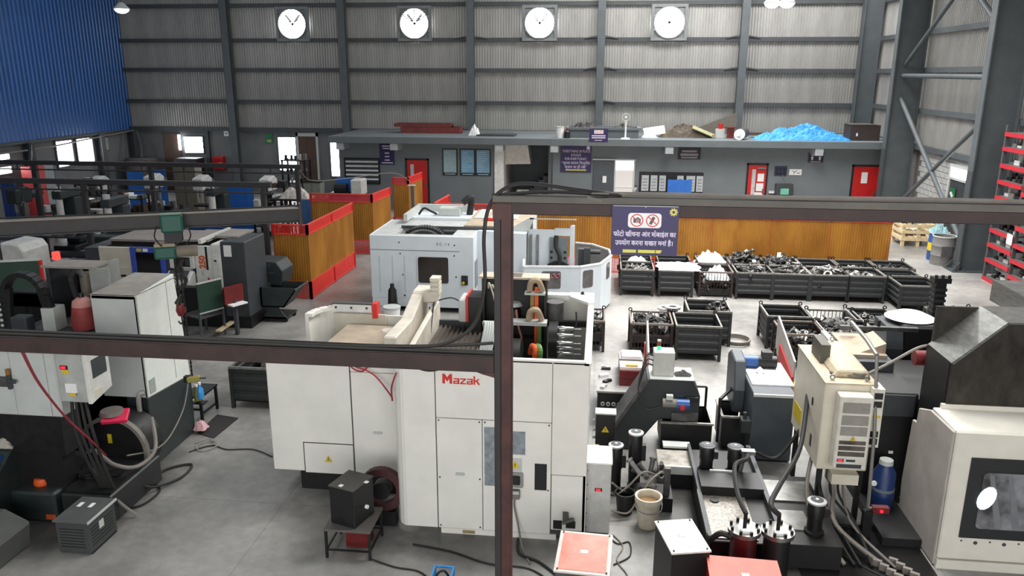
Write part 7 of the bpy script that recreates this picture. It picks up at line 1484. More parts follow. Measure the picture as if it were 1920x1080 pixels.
t = thing('valve_box', 'black terminal box with yellow warning triangle beside the conveyor', 'box', (0.18, 10.65, 0)); B('case', BLACK, t, 0.04, 0.32, 10.6, 10.78, 0.5, 0.98, bevel=0.01); B('cover', GREYW, t, 0.03, 0.33, 10.59, 10.79, 0.98, 1.0); warn(0.18, 10.598, 0.75, 0.055, t); B('stand', BLACK, t, 0.1, 0.26, 10.64, 10.74, 0, 0.5)
for z in (0.58, 0.7, 0.85): MB().cyl((0.0, 10.68, z), (0.04, 10.68, z), 0.02, 8).build('gland', STEEL, t)
def vpump(x, y, h, label, r=0.085, cap=None, z0=0.0):
    t = thing('coolant_pump', label, 'pump', (x, y, z0), 'upright coolant pumps')
    MB().lathe([(0, 0), (r * 1.3, 0), (r * 1.3, 0.05), (r, 0.07), (r, h * 0.5), (r * 1.12, h * 0.52), (r * 1.12, h - 0.04), (r, h - 0.02), (0, h - 0.02)], (x, y, z0), 18).build('body', DARK, t, smooth=35)
    MB().lathe([(0, h - 0.02), (r * 1.25, h - 0.02), (r * 1.25, h), (r * 0.9, h + 0.012), (0, h + 0.012)], (x, y, z0), 18).build('fan_cowl', cap or mat('pale_cowl', (190, 190, 186), 0.4), t, smooth=35); MB().lathe([(0, 0), (r * 0.85, 0), (r * 0.85, 0.004), (0, 0.004)], (x, y, z0 + h + 0.012), 18).build('cowl_grille', CHAR, t); MB().cyl((x, y, z0 + h + 0.014), (x, y, z0 + h + 0.024), 0.02, 8).build('cowl_screw', PAPER, t)
    MB().box(x + r, x + r + 0.06, y - 0.04, y + 0.04, z0 + h * 0.55, z0 + h * 0.8).build('terminal_box', BLACK, t)
vpump(0.6, 10.2, 0.92, 'tall black pump with pale cowl before the conveyor'); vpump(0.33, 10.15, 0.74, 'shorter black pump with pale cowl behind the slim cabinet')
vpump(1.58, 10.2, 0.42, 'black pump at the far left corner of the coolant tank', 0.09, CHAR, 0.36); vpump(1.96, 10.2, 0.42, 'black pump second along the back of the coolant tank', 0.09, CHAR, 0.36); vpump(2.72, 8.9, 0.45, 'black pump with pale cowl at the right front of the coolant tank', 0.09, None, 0.3)
tv = thing('valve_manifold', 'oily pipe manifold with valves between pumps and bucket', 'manifold', (0.85, 9.95, 0))
for i in range(10):
    rnd = random.Random(i + 90); x, y, z = 0.62 + rnd.uniform(0, 0.42), 9.75 + rnd.uniform(0, 0.3), rnd.uniform(0.2, 0.62)
    d_ = Vector((rnd.uniform(-0.2, 0.2), rnd.uniform(-0.1, 0.1), rnd.uniform(-0.15, 0.2))); MB().cyl((x, y, z), Vector((x, y, z)) + d_, rnd.uniform(0.02, 0.04), 9).cyl(Vector((x, y, z)) + d_, Vector((x, y, z)) + d_ * 1.15, 0.05, 9).build('pipe_fitting', rnd.choice((CAST, STEEL, DARK)), tv, smooth=40)
B('stand_pipe', CAST, tv, 0.98, 1.06, 9.78, 9.86, 0, 0.6); B('manifold_base', DARK, tv, 0.5, 1.1, 9.7, 10.1, 0, 0.2)
for lab, pts in (('pale hose looping from the manifold to the slim cabinet', [(0.95, 9.8, 0.55), (0.8, 9.65, 0.5), (0.65, 9.55, 0.3), (0.5, 9.45, 0.1), (0.28, 9.4, 0.15)]), ('pale hose curling behind the bucket', [(0.9, 9.85, 0.45), (0.7, 9.75, 0.55), (0.5, 9.7, 0.35), (0.35, 9.65, 0.25), (0.27, 9.5, 0.35)]), ('thin yellowish hose low beside the slim cabinet', [(0.85, 9.9, 0.3), (0.6, 9.8, 0.2), (0.4, 9.7, 0.3), (0.28, 9.5, 0.5)])):
    tag(MB().tube(pts, 0.014).build('loose_hose', HOSEG), lab, 'hose', 'hoses by the bucket')
t = thing('bucket', 'dirty cream plastic bucket standing on the floor beside the coolant tank', 'bucket', (0.75, 9.35, 0))
MB().lathe([(0, 0), (0.13, 0), (0.165, 0.42), (0.15, 0.42), (0.12, 0.02), (0, 0.02)], (0.75, 9.35, 0), 24).build('shell', mat('dirty_cream', (214, 206, 186), 0.5, 0, 0.15, 8), t, smooth=40); MB().ring((0.75, 9.35, 0), 0.178, 0.158, 0.36, 0.43, 'z', 24).build('rim', mat('dirty_cream', (214, 206, 186)), t, smooth=40); MB().lathe([(0, 0), (0.145, 0), (0.145, 0.005), (0, 0.005)], (0.75, 9.35, 0.33), 20).build('coolant', mat('brown_coolant', (150, 120, 84), 0.2), t); MB().tube([(0.58, 9.35, 0.38), (0.6, 9.2, 0.3), (0.75, 9.16, 0.26), (0.9, 9.2, 0.3), (0.92, 9.35, 0.38)], 0.006).build('handle', STEEL, t)
t = thing('black_bucket', 'black bucket half hidden behind the cream bucket', 'bucket', (0.5, 9.55, 0)); MB().lathe([(0, 0), (0.1, 0), (0.13, 0.3), (0.12, 0.3), (0.09, 0.02), (0, 0.02)], (0.46, 9.62, 0), 18).build('shell', BLACK, t, smooth=40); MB().ring((0.46, 9.62, 0), 0.138, 0.12, 0.28, 0.31, 'z', 18).build('rim', BLACK, t)
# coolant tank assembly
t = thing('coolant_tank', 'long black coolant tank with silvery oily top plates', 'tank', (2.0, 9.5, 0))
B('body', BLACK, t, 1.42, 2.28, 8.5, 10.9, 0.0, 0.36, bevel=0.01); B('speckled_top', mat('oily_speckle', (150, 144, 134), 0.3, 0.4, 0.5, 30), t, 1.46, 2.0, 8.55, 9.55, 0.36, 0.375); B('dark_top', BLACK, t, 1.44, 2.24, 9.55, 10.0, 0.36, 0.5); B('pump_deck', DARK, t, 1.44, 2.24, 10.0, 10.5, 0.36, 0.37)
MB().box(1.4, 1.44, 8.48, 10.92, 0.36, 0.44).box(2.24, 2.3, 8.48, 10.92, 0.36, 0.46).build('edge_rail', CHAR, t); B('white_edge', GREYW, t, 1.395, 1.4, 8.55, 9.6, 0.38, 0.43); B('lid_strip', GREYW, t, 1.6, 1.95, 9.97, 10.0, 0.5, 0.52)
B('right_tray', BLACK, t, 2.3, 2.98, 8.6, 10.3, 0.0, 0.32); B('silver_plate', STAIN, t, 2.33, 2.92, 9.58, 10.12, 0.32, 0.345); B('silver_plate', STAIN, t, 2.33, 2.7, 8.9, 9.35, 0.32, 0.34); MB().cyl((1.6, 9.42, 0.375), (1.6, 9.42, 0.39), 0.06, 14).build('filler', BLACK, t)
B('left_trough', mat('oily_pale_plate', (196, 190, 180), 0.3, 0.1, 0.35, 6), t, 0.95, 1.42, 10.35, 10.9, 0.3, 0.33); B('trough_edge', GREYW, t, 0.95, 1.42, 10.32, 10.36, 0.24, 0.36); B('trough_body', BLACK, t, 0.98, 1.42, 10.36, 10.9, 0.0, 0.3); B('back_ledge', GREYW, t, 1.05, 1.45, 10.92, 11.1, 0.35, 0.38)
for i, x in enumerate((1.76, 2.13)):
    f = thing('filter_pot', ('red-sided' if i == 0 else 'black-sided') + ' filter pot with silvery bolted lid on the coolant tank', 'filter', (x, 8.25, 0.0), 'filter pots of the coolant tank')
    MB().cyl((x, 8.25, 0.0), (x, 8.25, 0.66), 0.15, 22).build('pot', mat('dark_red_pot', (84, 22, 26), 0.4) if i == 0 else BLACK, f, smooth=40); MB().cyl((x, 8.25, 0.66), (x, 8.25, 0.71), 0.185, 24).build('lid', STAIN, f, smooth=40)
    for k in range(8): a_ = R(45 * k + 20); MB().cyl((x + 0.155 * math.cos(a_), 8.25 + 0.155 * math.sin(a_), 0.71), (x + 0.155 * math.cos(a_), 8.25 + 0.155 * math.sin(a_), 0.75), 0.018, 6).build('bolt', BLACK, f)
    MB().cyl((x, 8.25, 0.71), (x, 8.25, 0.92), 0.022, 8).build('riser', DARK, f); MB().box(x - 0.06, x + 0.06, 8.13, 8.19, 0.71, 0.74).build('label', PAPER, f)
t = thing('hose_yoke', 'black hoses rising from the filter pots to the machine', 'hoses', (2.0, 9.0, 0)); MB().tube([(1.76, 8.25, 0.9), (1.72, 8.6, 0.95), (1.78, 9.2, 1.0), (2.02, 9.7, 0.85), (2.1, 10.1, 0.75)], 0.03).build('hose', RUBBER, t); MB().tube([(2.13, 8.25, 0.9), (2.05, 8.35, 0.98), (2.3, 9.0, 0.9), (2.65, 9.6, 1.1), (2.9, 10.4, 1.5)], 0.032).build('hose', RUBBER, t); MB().tube([(2.1, 10.1, 0.8), (2.3, 10.4, 0.6), (2.6, 10.5, 0.5), (2.9, 10.6, 0.9)], 0.024).build('hose', RUBBER, t); MB().tube([(1.4, 8.3, 0.5), (1.5, 8.25, 0.62), (1.62, 8.22, 0.6)], 0.035).build('hose', RUBBER, t); MB().cyl((2.0, 10.05, 0.36), (2.05, 10.0, 0.8), 0.03, 8).box(2.0, 2.18, 9.95, 10.05, 0.78, 0.83).build('valve', STEEL, t)
lid_box('metal_topped_box', 'black louvred box with bright white lid at the bottom edge', 1.02, 7.9, 0.42, 0.62, 0.76, R(13), BLACK, mat('bright_lid', (230, 226, 220), 0.35), None, True, 7)
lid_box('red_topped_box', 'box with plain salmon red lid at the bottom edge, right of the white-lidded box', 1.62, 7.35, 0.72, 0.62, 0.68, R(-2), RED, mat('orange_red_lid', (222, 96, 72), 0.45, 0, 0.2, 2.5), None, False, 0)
# second conveyor, its bin
t = thing('chip_conveyor', 'slate grey chip conveyor with blue and black motor, left of the beige cabinet', 'conveyor', (2.7, 12, 0))
SL = mat('slate_paint', (70, 76, 82), 0.5, 0, 0.1)
B('body', SL, t, 2.38, 3.0, 11.35, 12.3, 0.02, 1.1, bevel=0.01); B('top_plate', PLAST, t, 2.42, 3.05, 11.7, 12.7, 1.1, 1.12); B('top_edge', GREYW, t, 2.38, 3.0, 11.33, 11.36, 1.06, 1.1)
MB().prism([(12.0, 0.5), (12.7, 0.55), (12.75, 1.25), (12.55, 1.38), (12.1, 1.35), (11.95, 0.9)], 'x', 2.2, 2.38).build('chain_case', SL, t, 0.02); MB().cyl((2.38, 12.45, 1.22), (2.62, 12.45, 1.22), 0.1, 16).build('gearbox', BLUEM, t, smooth=40); MB().cyl((2.62, 12.45, 1.22), (2.92, 12.45, 1.22), 0.1, 16).box(2.68, 2.84, 12.38, 12.5, 1.3, 1.4).build('motor', DARK, t, smooth=40); MB().cyl((2.6, 12.2, 1.12), (2.66, 12.2, 1.18), 0.06, 12).build('white_cap', PAPER, t, smooth=40)
MB().box(2.24, 2.38, 11.35, 11.55, 0.45, 0.65).cyl((2.3, 11.45, 0.65), (2.3, 11.45, 0.75), 0.03, 10).build('valve_block', DGREEN, t)
t = thing('chip_bin', 'small black chip bin with tall handle, left of the slate conveyor', 'bin', (2.2, 11.9, 0)); MB().box(2.0, 2.02, 11.65, 12.3, 0.08, 0.58).box(2.02, 2.36, 11.65, 11.67, 0.08, 0.58).box(2.02, 2.36, 12.28, 12.3, 0.08, 0.58).box(2.02, 2.36, 11.67, 12.28, 0.08, 0.1).build('tub', BLACK, t); MB().box(1.98, 2.02, 11.63, 12.32, 0.56, 0.59).box(2.02, 2.36, 11.63, 11.67, 0.56, 0.59).box(2.02, 2.36, 12.28, 12.32, 0.56, 0.59).build('rim', BINRIM, t); MB().bar((1.96, 11.75, 0.1), (1.96, 11.75, 0.82), 0.04).bar((1.96, 11.75, 0.82), (2.3, 12.4, 0.82), 0.04).build('handle', DARK, t)
for y in (11.75, 12.2): MB().cyl((2.05, y, 0.04), (2.1, y, 0.04), 0.04, 10).build('castor', RUBBER, t)

# ================================================================ BEIGE CABINET AND RIGHT MACHINE
t = thing('electrical_cabinet', 'beige electrical cabinet with vented cooler and yellow sticker, centre right', 'cabinet', (3.15, 10.3, 0))
BEI = mat('beige_paint', (216, 208, 190), 0.5, 0, 0.08, 3)
B('body', BEI, t, 2.88, 3.5, 9.62, 11.05, 0.8, 1.98, bevel=0.012); B('roof', mat('beige_dust', (196, 182, 156), 0.8), t, 2.87, 3.51, 9.6, 11.07, 1.98, 2.0); MB().prism([(3.02, 2.0), (3.48, 2.0), (3.44, 2.1), (3.08, 2.1)], 'y', 9.8, 11.0).build('roof_hump', mat('beige_dust', (196, 182, 156)), t, 0.02)
B('roof_box', mat('olive_grey_box', (84, 82, 72), 0.6), t, 2.98, 3.1, 10.3, 10.75, 2.0, 2.26)
for x in (2.98, 3.4):
    MB().ring((x, 9.7, 2.04), 0.035, 0.02, -0.008, 0.008, 'y', 12).build('lifting_eye', STEEL, t)
MB().ring((3.3, 10.95, 2.14), 0.035, 0.02, -0.008, 0.008, 'y', 12).build('lifting_eye', STEEL, t)
B('yellow_sticker', YELLOW, t, 2.874, 2.88, 10.55, 10.95, 0.98, 1.2); B('lock', DARK, t, 2.87, 2.88, 10.05, 10.1, 1.5, 1.6); B('plate', CAST, t, 2.874, 2.88, 9.95, 10.02, 0.95, 1.12)
co = MB().box(3.02, 3.42, 9.42, 9.62, 0.92, 1.9).build('cooler', mat('cooler_cream', (222, 218, 206), 0.5), t, 0.012)
for k, (z0, z1) in enumerate(((1.68, 1.82), (1.52, 1.65), (1.38, 1.5))): B('vent_grille', mat('grille_grey', (150, 146, 138)), co, 3.06, 3.38, 9.414, 9.42, z0, z1)
for k, (z0, z1) in enumerate(((1.26, 1.31), (1.18, 1.24), (1.1, 1.16))): B('sooty_grille', mat('soot_grille', (104, 96, 88), 0.7, 0, 0.5, 5), co, 3.06, 3.38, 9.414, 9.42, z0, z1)
warn(3.22, 9.414, 1.345, 0.035, co); B('display', BLACK, co, 3.06, 3.14, 9.412, 9.42, 1.02, 1.06); B('digits', LEDR, co, 3.07, 3.125, 9.408, 9.412, 1.028, 1.052); B('dark_slot', CHAR, co, 3.17, 3.28, 9.414, 9.42, 1.025, 1.055); B('lower_grille', CHAR, co, 3.06, 3.36, 9.414, 9.42, 0.94, 0.99)
B('side_unit', mat('cooler_cream', (222, 218, 206)), t, 3.42, 3.56, 9.5, 9.75, 1.2, 1.98)
for z in (1.85, 1.74, 1.34, 1.24): B('side_port', BLACK, t, 3.44, 3.54, 9.492, 9.5, z, z + 0.08)
B('yellow_mark', YELLOW, t, 3.44, 3.54, 9.494, 9.5, 1.6, 1.63); B('gland_box', CREAM, t, 3.05, 3.38, 9.5, 9.7, 0.66, 0.8)
for x, y in ((2.95, 9.7), (3.45, 9.7), (2.95, 10.95), (3.45, 10.95)): B('leg', DARK, t, x - 0.03, x + 0.03, y - 0.03, y + 0.03, 0, 0.8)
for i in range(7):
    rnd = random.Random(i + 300); x = 2.92 + i * 0.07; MB().tube([(x, 9.75 + rnd.uniform(0, 0.4), 0.8), (x - 0.1 + rnd.uniform(-0.1, 0.1), 9.6, 0.5), (x + rnd.uniform(-0.1, 0.15), 9.2, 0.25), (x + 0.2 + rnd.uniform(-0.2, 0.2), 8.7, 0.03)], rnd.uniform(0.014, 0.03)).build('cable', RUBBER if i % 3 else HOSEG, t)
tag(MB().tube([(3.02, 9.95, 2.02), (3.1, 9.85, 2.03), (3.3, 9.8, 2.03), (3.45, 9.85, 2.03), (3.42, 9.98, 2.04), (3.25, 9.98, 2.05), (3.2, 9.85, 2.06), (3.38, 9.8, 2.06), (3.5, 9.95, 2.02), (3.8, 10.1, 2.12), (4.15, 10.2, 2.3), (4.4, 10.3, 2.32)], 0.02).build('coiled_cable', HOSEG), 'grey cable coiled on the beige cabinet roof', 'cable')
t = thing('steel_pipe', 'bent grey steel pipe in front of the dark machine side', 'pipe', (3.45, 9.5, 0)); MB().tube([(3.42, 10.6, 2.5), (3.44, 10.0, 2.45), (3.45, 9.62, 2.38)], 0.028, 8, False).tube([(3.45, 9.62, 2.38), (3.48, 9.45, 1.4), (3.5, 9.4, 0.42), (3.7, 9.4, 0.4)], 0.022, 8, False).build('pipe', mat('worn_pipe', (140, 138, 132), 0.45, 0.4), t, smooth=40); MB().box(3.55, 3.75, 9.36, 9.44, 0.36, 0.44).build('valve', REDD, t); B('valve_lamp', LEDR, t, 3.64, 3.67, 9.345, 9.36, 0.38, 0.41); B('floor_clip', DARK, t, 3.45, 3.56, 9.36, 9.44, 0, 0.38)
# dark machine mass with tray
t = thing('hooded_mill', 'large machine with stainless hood, cream lower body and black-framed window, right edge', 'machine', (4.8, 9.8, 0))
WZ = 1.78
CW = mat('cream_white_panel', (222, 218, 206), 0.45, 0, 0.06, 2.5)
B('front_panel', CW, t, 4.14, 6.4, 8.8, 8.84, 0.13, WZ, bevel=0.015); B('foot_panel', CW, t, 4.14, 6.4, 8.79, 8.84, 0.0, 0.12); B('ledge', CW, t, 4.14, 6.4, 8.84, 9.5, WZ - 0.04, WZ, bevel=0.01); B('ledge_back', CW, t, 4.22, 6.4, 9.46, 9.5, WZ, WZ + 0.06)
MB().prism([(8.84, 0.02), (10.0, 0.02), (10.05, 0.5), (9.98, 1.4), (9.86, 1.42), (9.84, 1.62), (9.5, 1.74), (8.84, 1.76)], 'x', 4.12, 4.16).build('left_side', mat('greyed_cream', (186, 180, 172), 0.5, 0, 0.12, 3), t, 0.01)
fr = MB().prism([(4.34, 0.44), (5.9, 0.44), (5.9, 1.47), (4.34, 1.47)], 'y', 8.78, 8.8).build('window_frame', mat('black_frame', (36, 38, 40), 0.5), t)
gl = MB().prism(rounded(4.49, 5.75, 0.58, 1.30, 0.05), 'y', 8.765, 8.78).build('window_glass', mat('machine_glass', (150, 152, 158), 0.25, 0.0, 0.35, 2.6, rgb2=(58, 56, 58)), t)  # grey mottling imitates reflections and the interior behind the glass
MB().prism([(4.56 + 0.1 * math.cos(a * 0.45) + 0.03 * math.sin(a * 0.45), 0.98 + 0.15 * math.sin(a * 0.45)) for a in range(14)], 'y', 8.76, 8.765).build('window_lamp', emit('inside_lamp', (206, 224, 236), 0.8), gl)
for k in range(4): MB().prism([(4.7 + 0.2 * k, 0.6), (4.78 + 0.2 * k, 0.6), (4.6 + 0.2 * k, 1.28), (4.55 + 0.2 * k, 1.28)], 'y', 8.762, 8.765).build('glass_streak', mat('glass_streak_grey', (120, 122, 126), 0.4), gl)  # slanted pale streaks laid on the glass as painted reflections
for i in range(5): MB().cyl((4.38 + i * 0.16, 8.796, 0.39 - 0.02 * (i % 2)), (4.38 + i * 0.16, 8.8, 0.39 - 0.02 * (i % 2)), 0.012 + 0.012 * (i % 2), 8).build('chipped_paint', CAST, t)
HD = mat('shaded_stainless', (64, 60, 55), 0.42, 0.5, 0.35, 4, stretch=(2, 2, 1))  # hood walls: shade put into a darker copy of the steel
B('hood_front', HD, t, 4.27, 6.4, 9.48, 9.52, WZ, 2.36); MB().prism([(4.27, 2.36), (4.83, 2.89), (6.4, 2.89), (6.4, 2.36)], 'y', 9.48, 9.52).build('hood_front_upper', HD, t); MB().prism([(4.26, 2.37), (4.82, 2.9), (4.84, 2.88), (4.29, 2.35)], 'y', 9.47, 10.18).build('hood_slope', STAIN, t); B('hood_roof', STAIN, t, 4.82, 6.4, 9.47, 10.18, 2.88, 2.9); B('hood_left', BLACK, t, 4.26, 4.3, 9.52, 10.2, 0.9, 2.36); B('hood_back', HD, t, 4.3, 6.4, 10.16, 10.2, 0.6, 2.88)
B('right_side', CW, t, 6.36, 6.4, 8.84, 9.5, 0.02, WZ); B('hood_right', HD, t, 6.36, 6.4, 9.52, 10.2, 0.2, 2.88); B('roof_duct', STAIN, t, 5.6, 6.8, 10.6, 11.6, 2.6, 2.9); B('rear_mass', BLACK, t, 4.35, 6.4, 10.2, 12.0, 0.2, 1.5); B('sump', BLACK, t, 3.65, 4.12, 9.2, 10.9, 0.0, 0.12); B('dark_body', BLACK, t, 3.72, 4.3, 10.3, 11.1, 0.1, 1.62, bevel=0.02)
B('body_slot', BLACK, t, 3.8, 4.0, 10.29, 10.3, 1.15, 1.25); B('body_plate', CHAR, t, 3.78, 4.25, 10.285, 10.3, 1.3, 1.6); B('body_label', PAPER, t, 4.0, 4.06, 10.284, 10.29, 0.75, 0.79)
MB().cyl((4.2, 10.4, 2.1), (4.35, 10.4, 2.1), 0.1, 14).build('red_flange', REDD, t, smooth=40)
t = thing('slide_tray', 'dusty open steel tray with rails behind the beige cabinet', 'tray', (3.8, 11.8, 0)); B('tray', CHAR, t, 3.55, 4.25, 11.15, 12.4, 1.2, 1.75); B('tray_lid', DUSTY, t, 3.68, 4.2, 11.3, 12.3, 1.75, 1.8); B('left_rail', GREYW, t, 3.55, 3.63, 11.15, 12.4, 1.75, 1.8); MB().prism([(3.85, 1.8), (4.2, 1.8), (4.2, 1.95)], 'y', 11.4, 12.0).build('slope_cover', DUSTY, t); B('cross_rail', CAST, t, 3.75, 4.9, 12.1, 12.18, 1.92, 1.98)
for x in (3.9, 4.1, 4.3): MB().cyl((x, 12.08, 2.0), (x, 12.08, 2.1), 0.025, 8).build('stud', DARK, t)
t = thing('white_box', 'white box behind the dusty tray', 'box', (4.1, 13.4, 0)); B('case', PLAST, t, 3.9, 4.7, 13.2, 13.8, 0.3, 1.3, bevel=0.02); B('base', CHAR, t, 3.95, 4.65, 13.25, 13.75, 0, 0.3)
t = thing('black_conveyor_hood', 'black conveyor hood with white cover behind the stainless hood', 'hood', (5.2, 12.6, 0)); B('case', BLACK, t, 4.75, 5.4, 12.3, 12.9, 0.0, 1.95, bevel=0.04); MB().prism([(12.2, 1.2), (12.3, 1.2), (12.3, 1.9), (12.2, 1.6)], 'x', 4.5, 4.75).prism([(12.3, 0.8), (13.0, 0.8), (13.0, 1.9), (12.3, 1.9)], 'x', 4.55, 4.75).build('side_shroud', CHAR, t); MB().lathe([(0, 0.1), (0.2, 0.08), (0.38, 0.0), (0.36, -0.01), (0, -0.01)], (5.0, 12.75, 1.97), 22).build('white_cover', PLAST, t, smooth=40)
t = thing('cable_conduit', 'tall upright black ribbed cable conduit beside the black hood', 'conduit', (5.48, 13.0, 0)); MB().box(5.4, 5.56, 12.92, 13.08, 0, 2.5).build('duct', BLACK, t)
for k in range(14): B('rib', RUBBER, t, 5.385, 5.575, 12.905, 13.095, 1.2 + k * 0.09, 1.24 + k * 0.09)
B('top_bracket', DARK, t, 5.36, 5.62, 12.9, 13.1, 2.5, 2.58)
for x in (5.39, 5.49, 5.59): MB().cyl((x, 12.93, 2.58), (x, 12.93, 2.63), 0.025, 8).build('bolt', DARK, t)
t = thing('white_cover_plate', 'white cover plate with grey swirl mark beside the conduit', 'plate', (5.9, 13.0, 0)); B('plate', PLAST, t, 5.6, 6.3, 12.5, 13.3, 1.55, 1.6); B('support', BLACK, t, 5.65, 6.25, 12.6, 13.2, 0, 1.55)
for k in range(3): MB().tube([(5.75 + 0.1 * k, 12.7, 1.603), (5.7 + 0.1 * k, 12.85, 1.603), (5.78 + 0.1 * k, 13.0, 1.603)], 0.012, 5).build('swirl_mark', CAST, t)
t = thing('gas_can', 'blue ribbed canister in the dark gap left of the cream panel', 'canister', (4.0, 10.15, 0.12)); MB().lathe([(0, 0), (0.14, 0), (0.14, 0.12), (0.15, 0.14), (0.15, 0.22), (0.14, 0.24), (0.14, 0.5), (0.1, 0.58), (0.09, 0.62), (0, 0.62)], (3.88, 10.0, 0.12), 20).build('shell', mat('shaded_canister_blue', (26, 52, 104), 0.45), t, smooth=35); MB().ring((3.88, 10.0, 0.12), 0.146, 0.13, 0.25, 0.29, 'z', 20).build('band', mat('pale_band', (110, 120, 124)), t); MB().lathe([(0, 0.62), (0.09, 0.62), (0.085, 0.68), (0, 0.68)], (3.88, 10.0, 0.12), 16).build('cap', GREYW, t, smooth=35); MB().cyl((3.72, 9.9, 0.5), (3.72, 9.88, 0.5), 0.035, 12).build('gauge', PAPER, t)  # shell blue darkened to put the shadow of the gap into it
t = thing('cable_carrier', 'grey plastic cable carrier links on the floor at the bottom right', 'carrier', (3.6, 8.4, 0))
for i in range(9): MB().rbox((3.45 + 0.05 * i, 8.75 - 0.09 * i, 0.05), (0.1, 0.05, 0.08), R(-30)).build('link', HOSEG, t); MB().rbox((3.65 + 0.05 * i, 8.8 - 0.09 * i, 0.05), (0.1, 0.05, 0.08), R(-30)).build('link', HOSEG, t)
tag(MB().tube([(2.4, 7.9, 0.012), (2.8, 8.1, 0.012), (3.3, 8.3, 0.012), (3.8, 8.25, 0.012)], 0.012).build('floor_cable', HOSEG), 'grey cable on the dark floor by the cable carrier', 'cable', FC)
tag(MB().tube([(2.9, 9.2, 0.012), (3.2, 8.8, 0.012), (3.5, 8.5, 0.012), (3.9, 8.4, 0.012)], 0.012).build('floor_cable', RUBBER), 'black cable on the dark floor right of the filter pots', 'cable', FC)
t = thing('drip_tray', 'black oily drip tray covering the floor before the cream panel', 'tray', (3.4, 8.9, 0)); B('sheet', mat('oily_black', (18, 18, 18), 0.25), t, 2.5, 4.1, 7.4, 9.6, 0.0, 0.008); B('lip', BLACK, t, 2.5, 4.1, 9.58, 9.6, 0.008, 0.05)
# ================================================================ FOREGROUND STEEL FRAME, SIGN, CABLES
FYY = 4.5
PB = mat('primer_brown_post', (74, 40, 36), 0.6, 0.05, 0.3, 9)
PR = mat('dark_brown_rail', (54, 35, 32), 0.6, 0.05, 0.3, 7)
DKT = mat('dusty_dark_top', (62, 58, 55), 0.7, 0, 0.25, 12)
t = thing('steel_gantry', 'rusty brown welded steel frame with tall post crossing the foreground', 'frame', (-0.55, FYY, 0))
B('post', PB, t, -0.565, -0.5, FYY - 0.05, FYY + 0.05, 0, 4.99, bevel=0.004); B('post_channel', mat('shaded_channel', (38, 35, 35), 0.6), t, -0.605, -0.565, FYY - 0.05, FYY + 0.05, 0, 4.99, bevel=0.003)  # left half of the post: shade put into its darker colour
B('left_rail', PR, t, -7.5, -0.605, FYY - 0.05, FYY + 0.05, 3.955, 4.06, bevel=0.004); B('left_rail_top', DKT, t, -7.5, -0.605, FYY - 0.05, FYY + 0.05, 4.06, 4.065)
B('right_rail', PR, t, -0.60, 7.0, FYY - 0.05, FYY + 0.05, 4.93, 5.0, bevel=0.004); B('right_rail_top', mat('grey_channel', (92, 88, 82), 0.65), t, -0.61, 7.0, FYY - 0.055, FYY + 0.055, 5.0, 5.035)
MB().prism([(-0.605, 3.92), (-0.605, 3.955), (-0.72, 3.955), (-0.68, 3.94)], 'y', FYY - 0.04, FYY + 0.04).build('gusset', PB, t); B('corner_plate', PB, t, -0.61, -0.5, FYY - 0.056, FYY - 0.05, 4.9, 4.99)
B('post', PB, t, -7.5, -7.4, FYY - 0.05, FYY + 0.05, 0, 3.955); B('post', PB, t, 6.9, 7.0, FYY - 0.05, FYY + 0.05, 0, 4.93)
B('base_plate', DARK, t, -0.68, -0.42, FYY - 0.13, FYY + 0.13, 0, 0.015)
CB = mat('black_sheath', (46, 43, 40), 0.5)
for pts, r, lab in (([(-7.4, FYY, 4.08), (-5.4, FYY, 4.08), (-3.6, FYY + 0.01, 4.078), (-2.6, FYY, 4.08), (-1.7, FYY - 0.01, 4.078), (-1.15, FYY, 4.085), (-0.9, FYY, 4.12), (-0.73, FYY, 4.25), (-0.665, FYY - 0.02, 4.5), (-0.665, FYY - 0.03, 4.8), (-0.625, FYY - 0.02, 4.99), (-0.52, FYY, 5.085), (-0.38, FYY, 5.1), (-0.15, FYY, 5.075), (0.06, FYY, 5.05)], 0.0115, 'thick black cable running along the rusty rail and arching over the frame corner'),
                    ([(-7.4, FYY + 0.03, 4.077), (-5.2, FYY + 0.03, 4.077), (-3.4, FYY + 0.025, 4.076), (-2.2, FYY + 0.03, 4.077), (-1.3, FYY + 0.02, 4.078), (-0.85, FYY + 0.02, 4.1), (-0.62, FYY + 0.03, 4.12)], 0.01, 'thinner black cable behind the thick one on the rusty rail'),
                    ([(-7.4, FYY - 0.032, 4.075), (-5.0, FYY - 0.03, 4.075), (-3.2, FYY - 0.03, 4.074), (-2.0, FYY - 0.034, 4.075), (-1.0, FYY - 0.03, 4.074), (-0.61, FYY - 0.03, 4.076)], 0.009, 'slim cable lying at the front of the rusty left rail')):
    tag(MB().tube(pts, r).build('power_cable', CB), lab, 'cable', 'cables on the foreground frame')
tag(MB().tube([(0.02, FYY, 5.05), (0.5, FYY + 0.01, 5.052), (1.0, FYY - 0.01, 5.048), (1.8, FYY + 0.01, 5.05), (2.6, FYY, 5.048), (4.6, FYY, 5.05), (6.9, FYY, 5.05)], 0.013).build('power_cable', HOSEG), 'pale grey cable lying along the top right rail', 'cable', 'cables on the foreground frame')
tag(MB().tube([(-0.62, FYY, 5.03), (-0.3, FYY + 0.01, 5.055), (0.0, FYY - 0.01, 5.05), (0.12, FYY, 5.045)], 0.011).build('power_cable', mat('black_sheath', (52, 48, 44))), 'short black cable on the frame corner above the purple sign', 'cable', 'cables on the foreground frame')
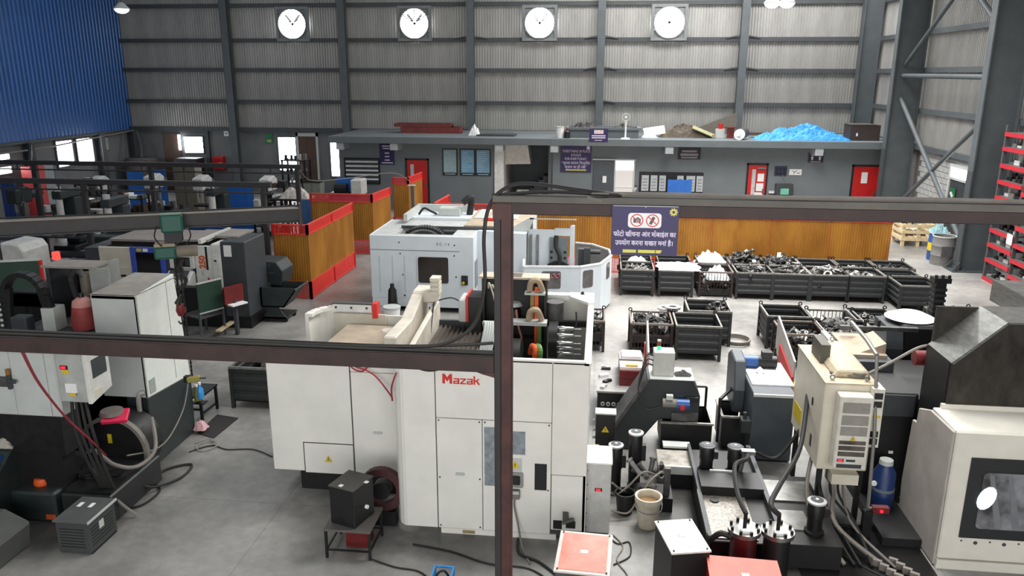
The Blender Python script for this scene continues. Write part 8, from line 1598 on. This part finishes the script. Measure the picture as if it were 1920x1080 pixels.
t = thing('cable_tie_strip', 'torn grey strap wrapped round the right rail left of the purple sign', 'strap', (0.0, FYY, 5.03)); MB().rbox((-0.03, FYY - 0.06, 5.028), (0.09, 0.006, 0.018), 0, 0, R(12)).build('strap', mat('strap_grey', (104, 98, 90), 0.7), t); MB().rbox((0.0, FYY, 5.058), (0.1, 0.1, 0.006)).build('wrap', mat('strap_grey', (104, 98, 90)), t)
# no-photography sign hung from the right rail
SX0, SX1, SZ0, SZ1 = 0.07, 0.44, 4.715, 5.0
sy = FYY - 0.065
t = thing('no_photo_sign', 'purple no-photography and no-mobile sign with Hindi lettering on the front rail', 'sign', (0.255, sy, SZ0))
B('board', PURPLE, t, SX0, SX1, sy - 0.004, sy, SZ0, SZ1); sy -= 0.004
pn = MB().prism(rounded(0.16, 0.345, 4.873, 4.957, 0.018), 'y', sy - 0.0015, sy).build('pictogram_panel', PAPER, t)
for cx in (0.209, 0.296):
    MB().ring((cx, sy - 0.0025, 4.915), 0.036, 0.0305, 0, 0.001, 'y', 30).build('prohibition_ring', SIGNR, pn)
    MB().rbox((cx, sy - 0.004, 4.915), (0.066, 0.001, 0.005), 0, 0, R(42)).build('prohibition_bar', SIGNR, pn)
MB().box(0.19, 0.230, sy - 0.003, sy - 0.0015, 4.902, 4.926).box(0.207, 0.22, sy - 0.003, sy - 0.0015, 4.926, 4.932).build('camera_symbol', mat('symbol_grey', (78, 76, 72)), pn); MB().ring((0.213, sy - 0.0035, 4.913), 0.009, 0.005, 0, 0.0008, 'y', 14).build('lens_symbol', GREYW, pn)
MB().rbox((0.294, sy - 0.0025, 4.915), (0.016, 0.0015, 0.045), 0, 0, R(25)).build('phone_symbol', MATS['symbol_grey'], pn)
text('\u092b\u094b\u091f\u094b \u0916\u0940\u0902\u091a\u0928\u093e \u0914\u0930 \u092e\u094b\u092c\u093e\u0908\u0932 \u0915\u093e', LETW, t, (0.255, sy - 0.001, 4.835), 0.038, ext=0.0006, bold=0.0008, sx=0.85)
text('\u0909\u092a\u092f\u094b\u0917 \u0915\u0930\u0928\u093e \u0938\u0916\u0924 \u092e\u0928\u093e\u0902 \u0939\u0948\u0964', LETW, t, (0.255, sy - 0.001, 4.785), 0.038, ext=0.0006, bold=0.0008, sx=0.85)
B('name_bar', LETY, t, 0.137, 0.212, sy - 0.0012, sy, 4.729, 4.747); B('name_bar', LETY, t, 0.222, 0.318, sy - 0.0012, sy, 4.729, 4.747); MB().prism([(0.322, 4.729), (0.348, 4.729), (0.356, 4.747), (0.322, 4.747)], 'y', sy - 0.0012, sy).build('name_bar', LETY, t)
ge = MB().ring((0.41, sy - 0.0015, 4.965), 0.017, 0.008, 0, 0.0015, 'y', 20)
for k in range(9): a_ = R(40 * k); ge.rbox((0.41 + 0.0185 * math.cos(a_), sy - 0.0008, 4.965 + 0.0185 * math.sin(a_)), (0.009, 0.0015, 0.007), 0, 0, -a_)
ge.build('gear_emblem', LETY, t)
B('hanger', STEEL, t, 0.075, 0.435, sy - 0.001, sy + 0.002, 4.994, 4.997); MB().cyl((0.255, sy - 0.004, 4.993), (0.255, sy, 4.993), 0.004, 8).build('screw', STEEL, t)
# remove the casting masters (their meshes live on in the copies)
for o in CM + CML: bpy.data.objects.remove(o)
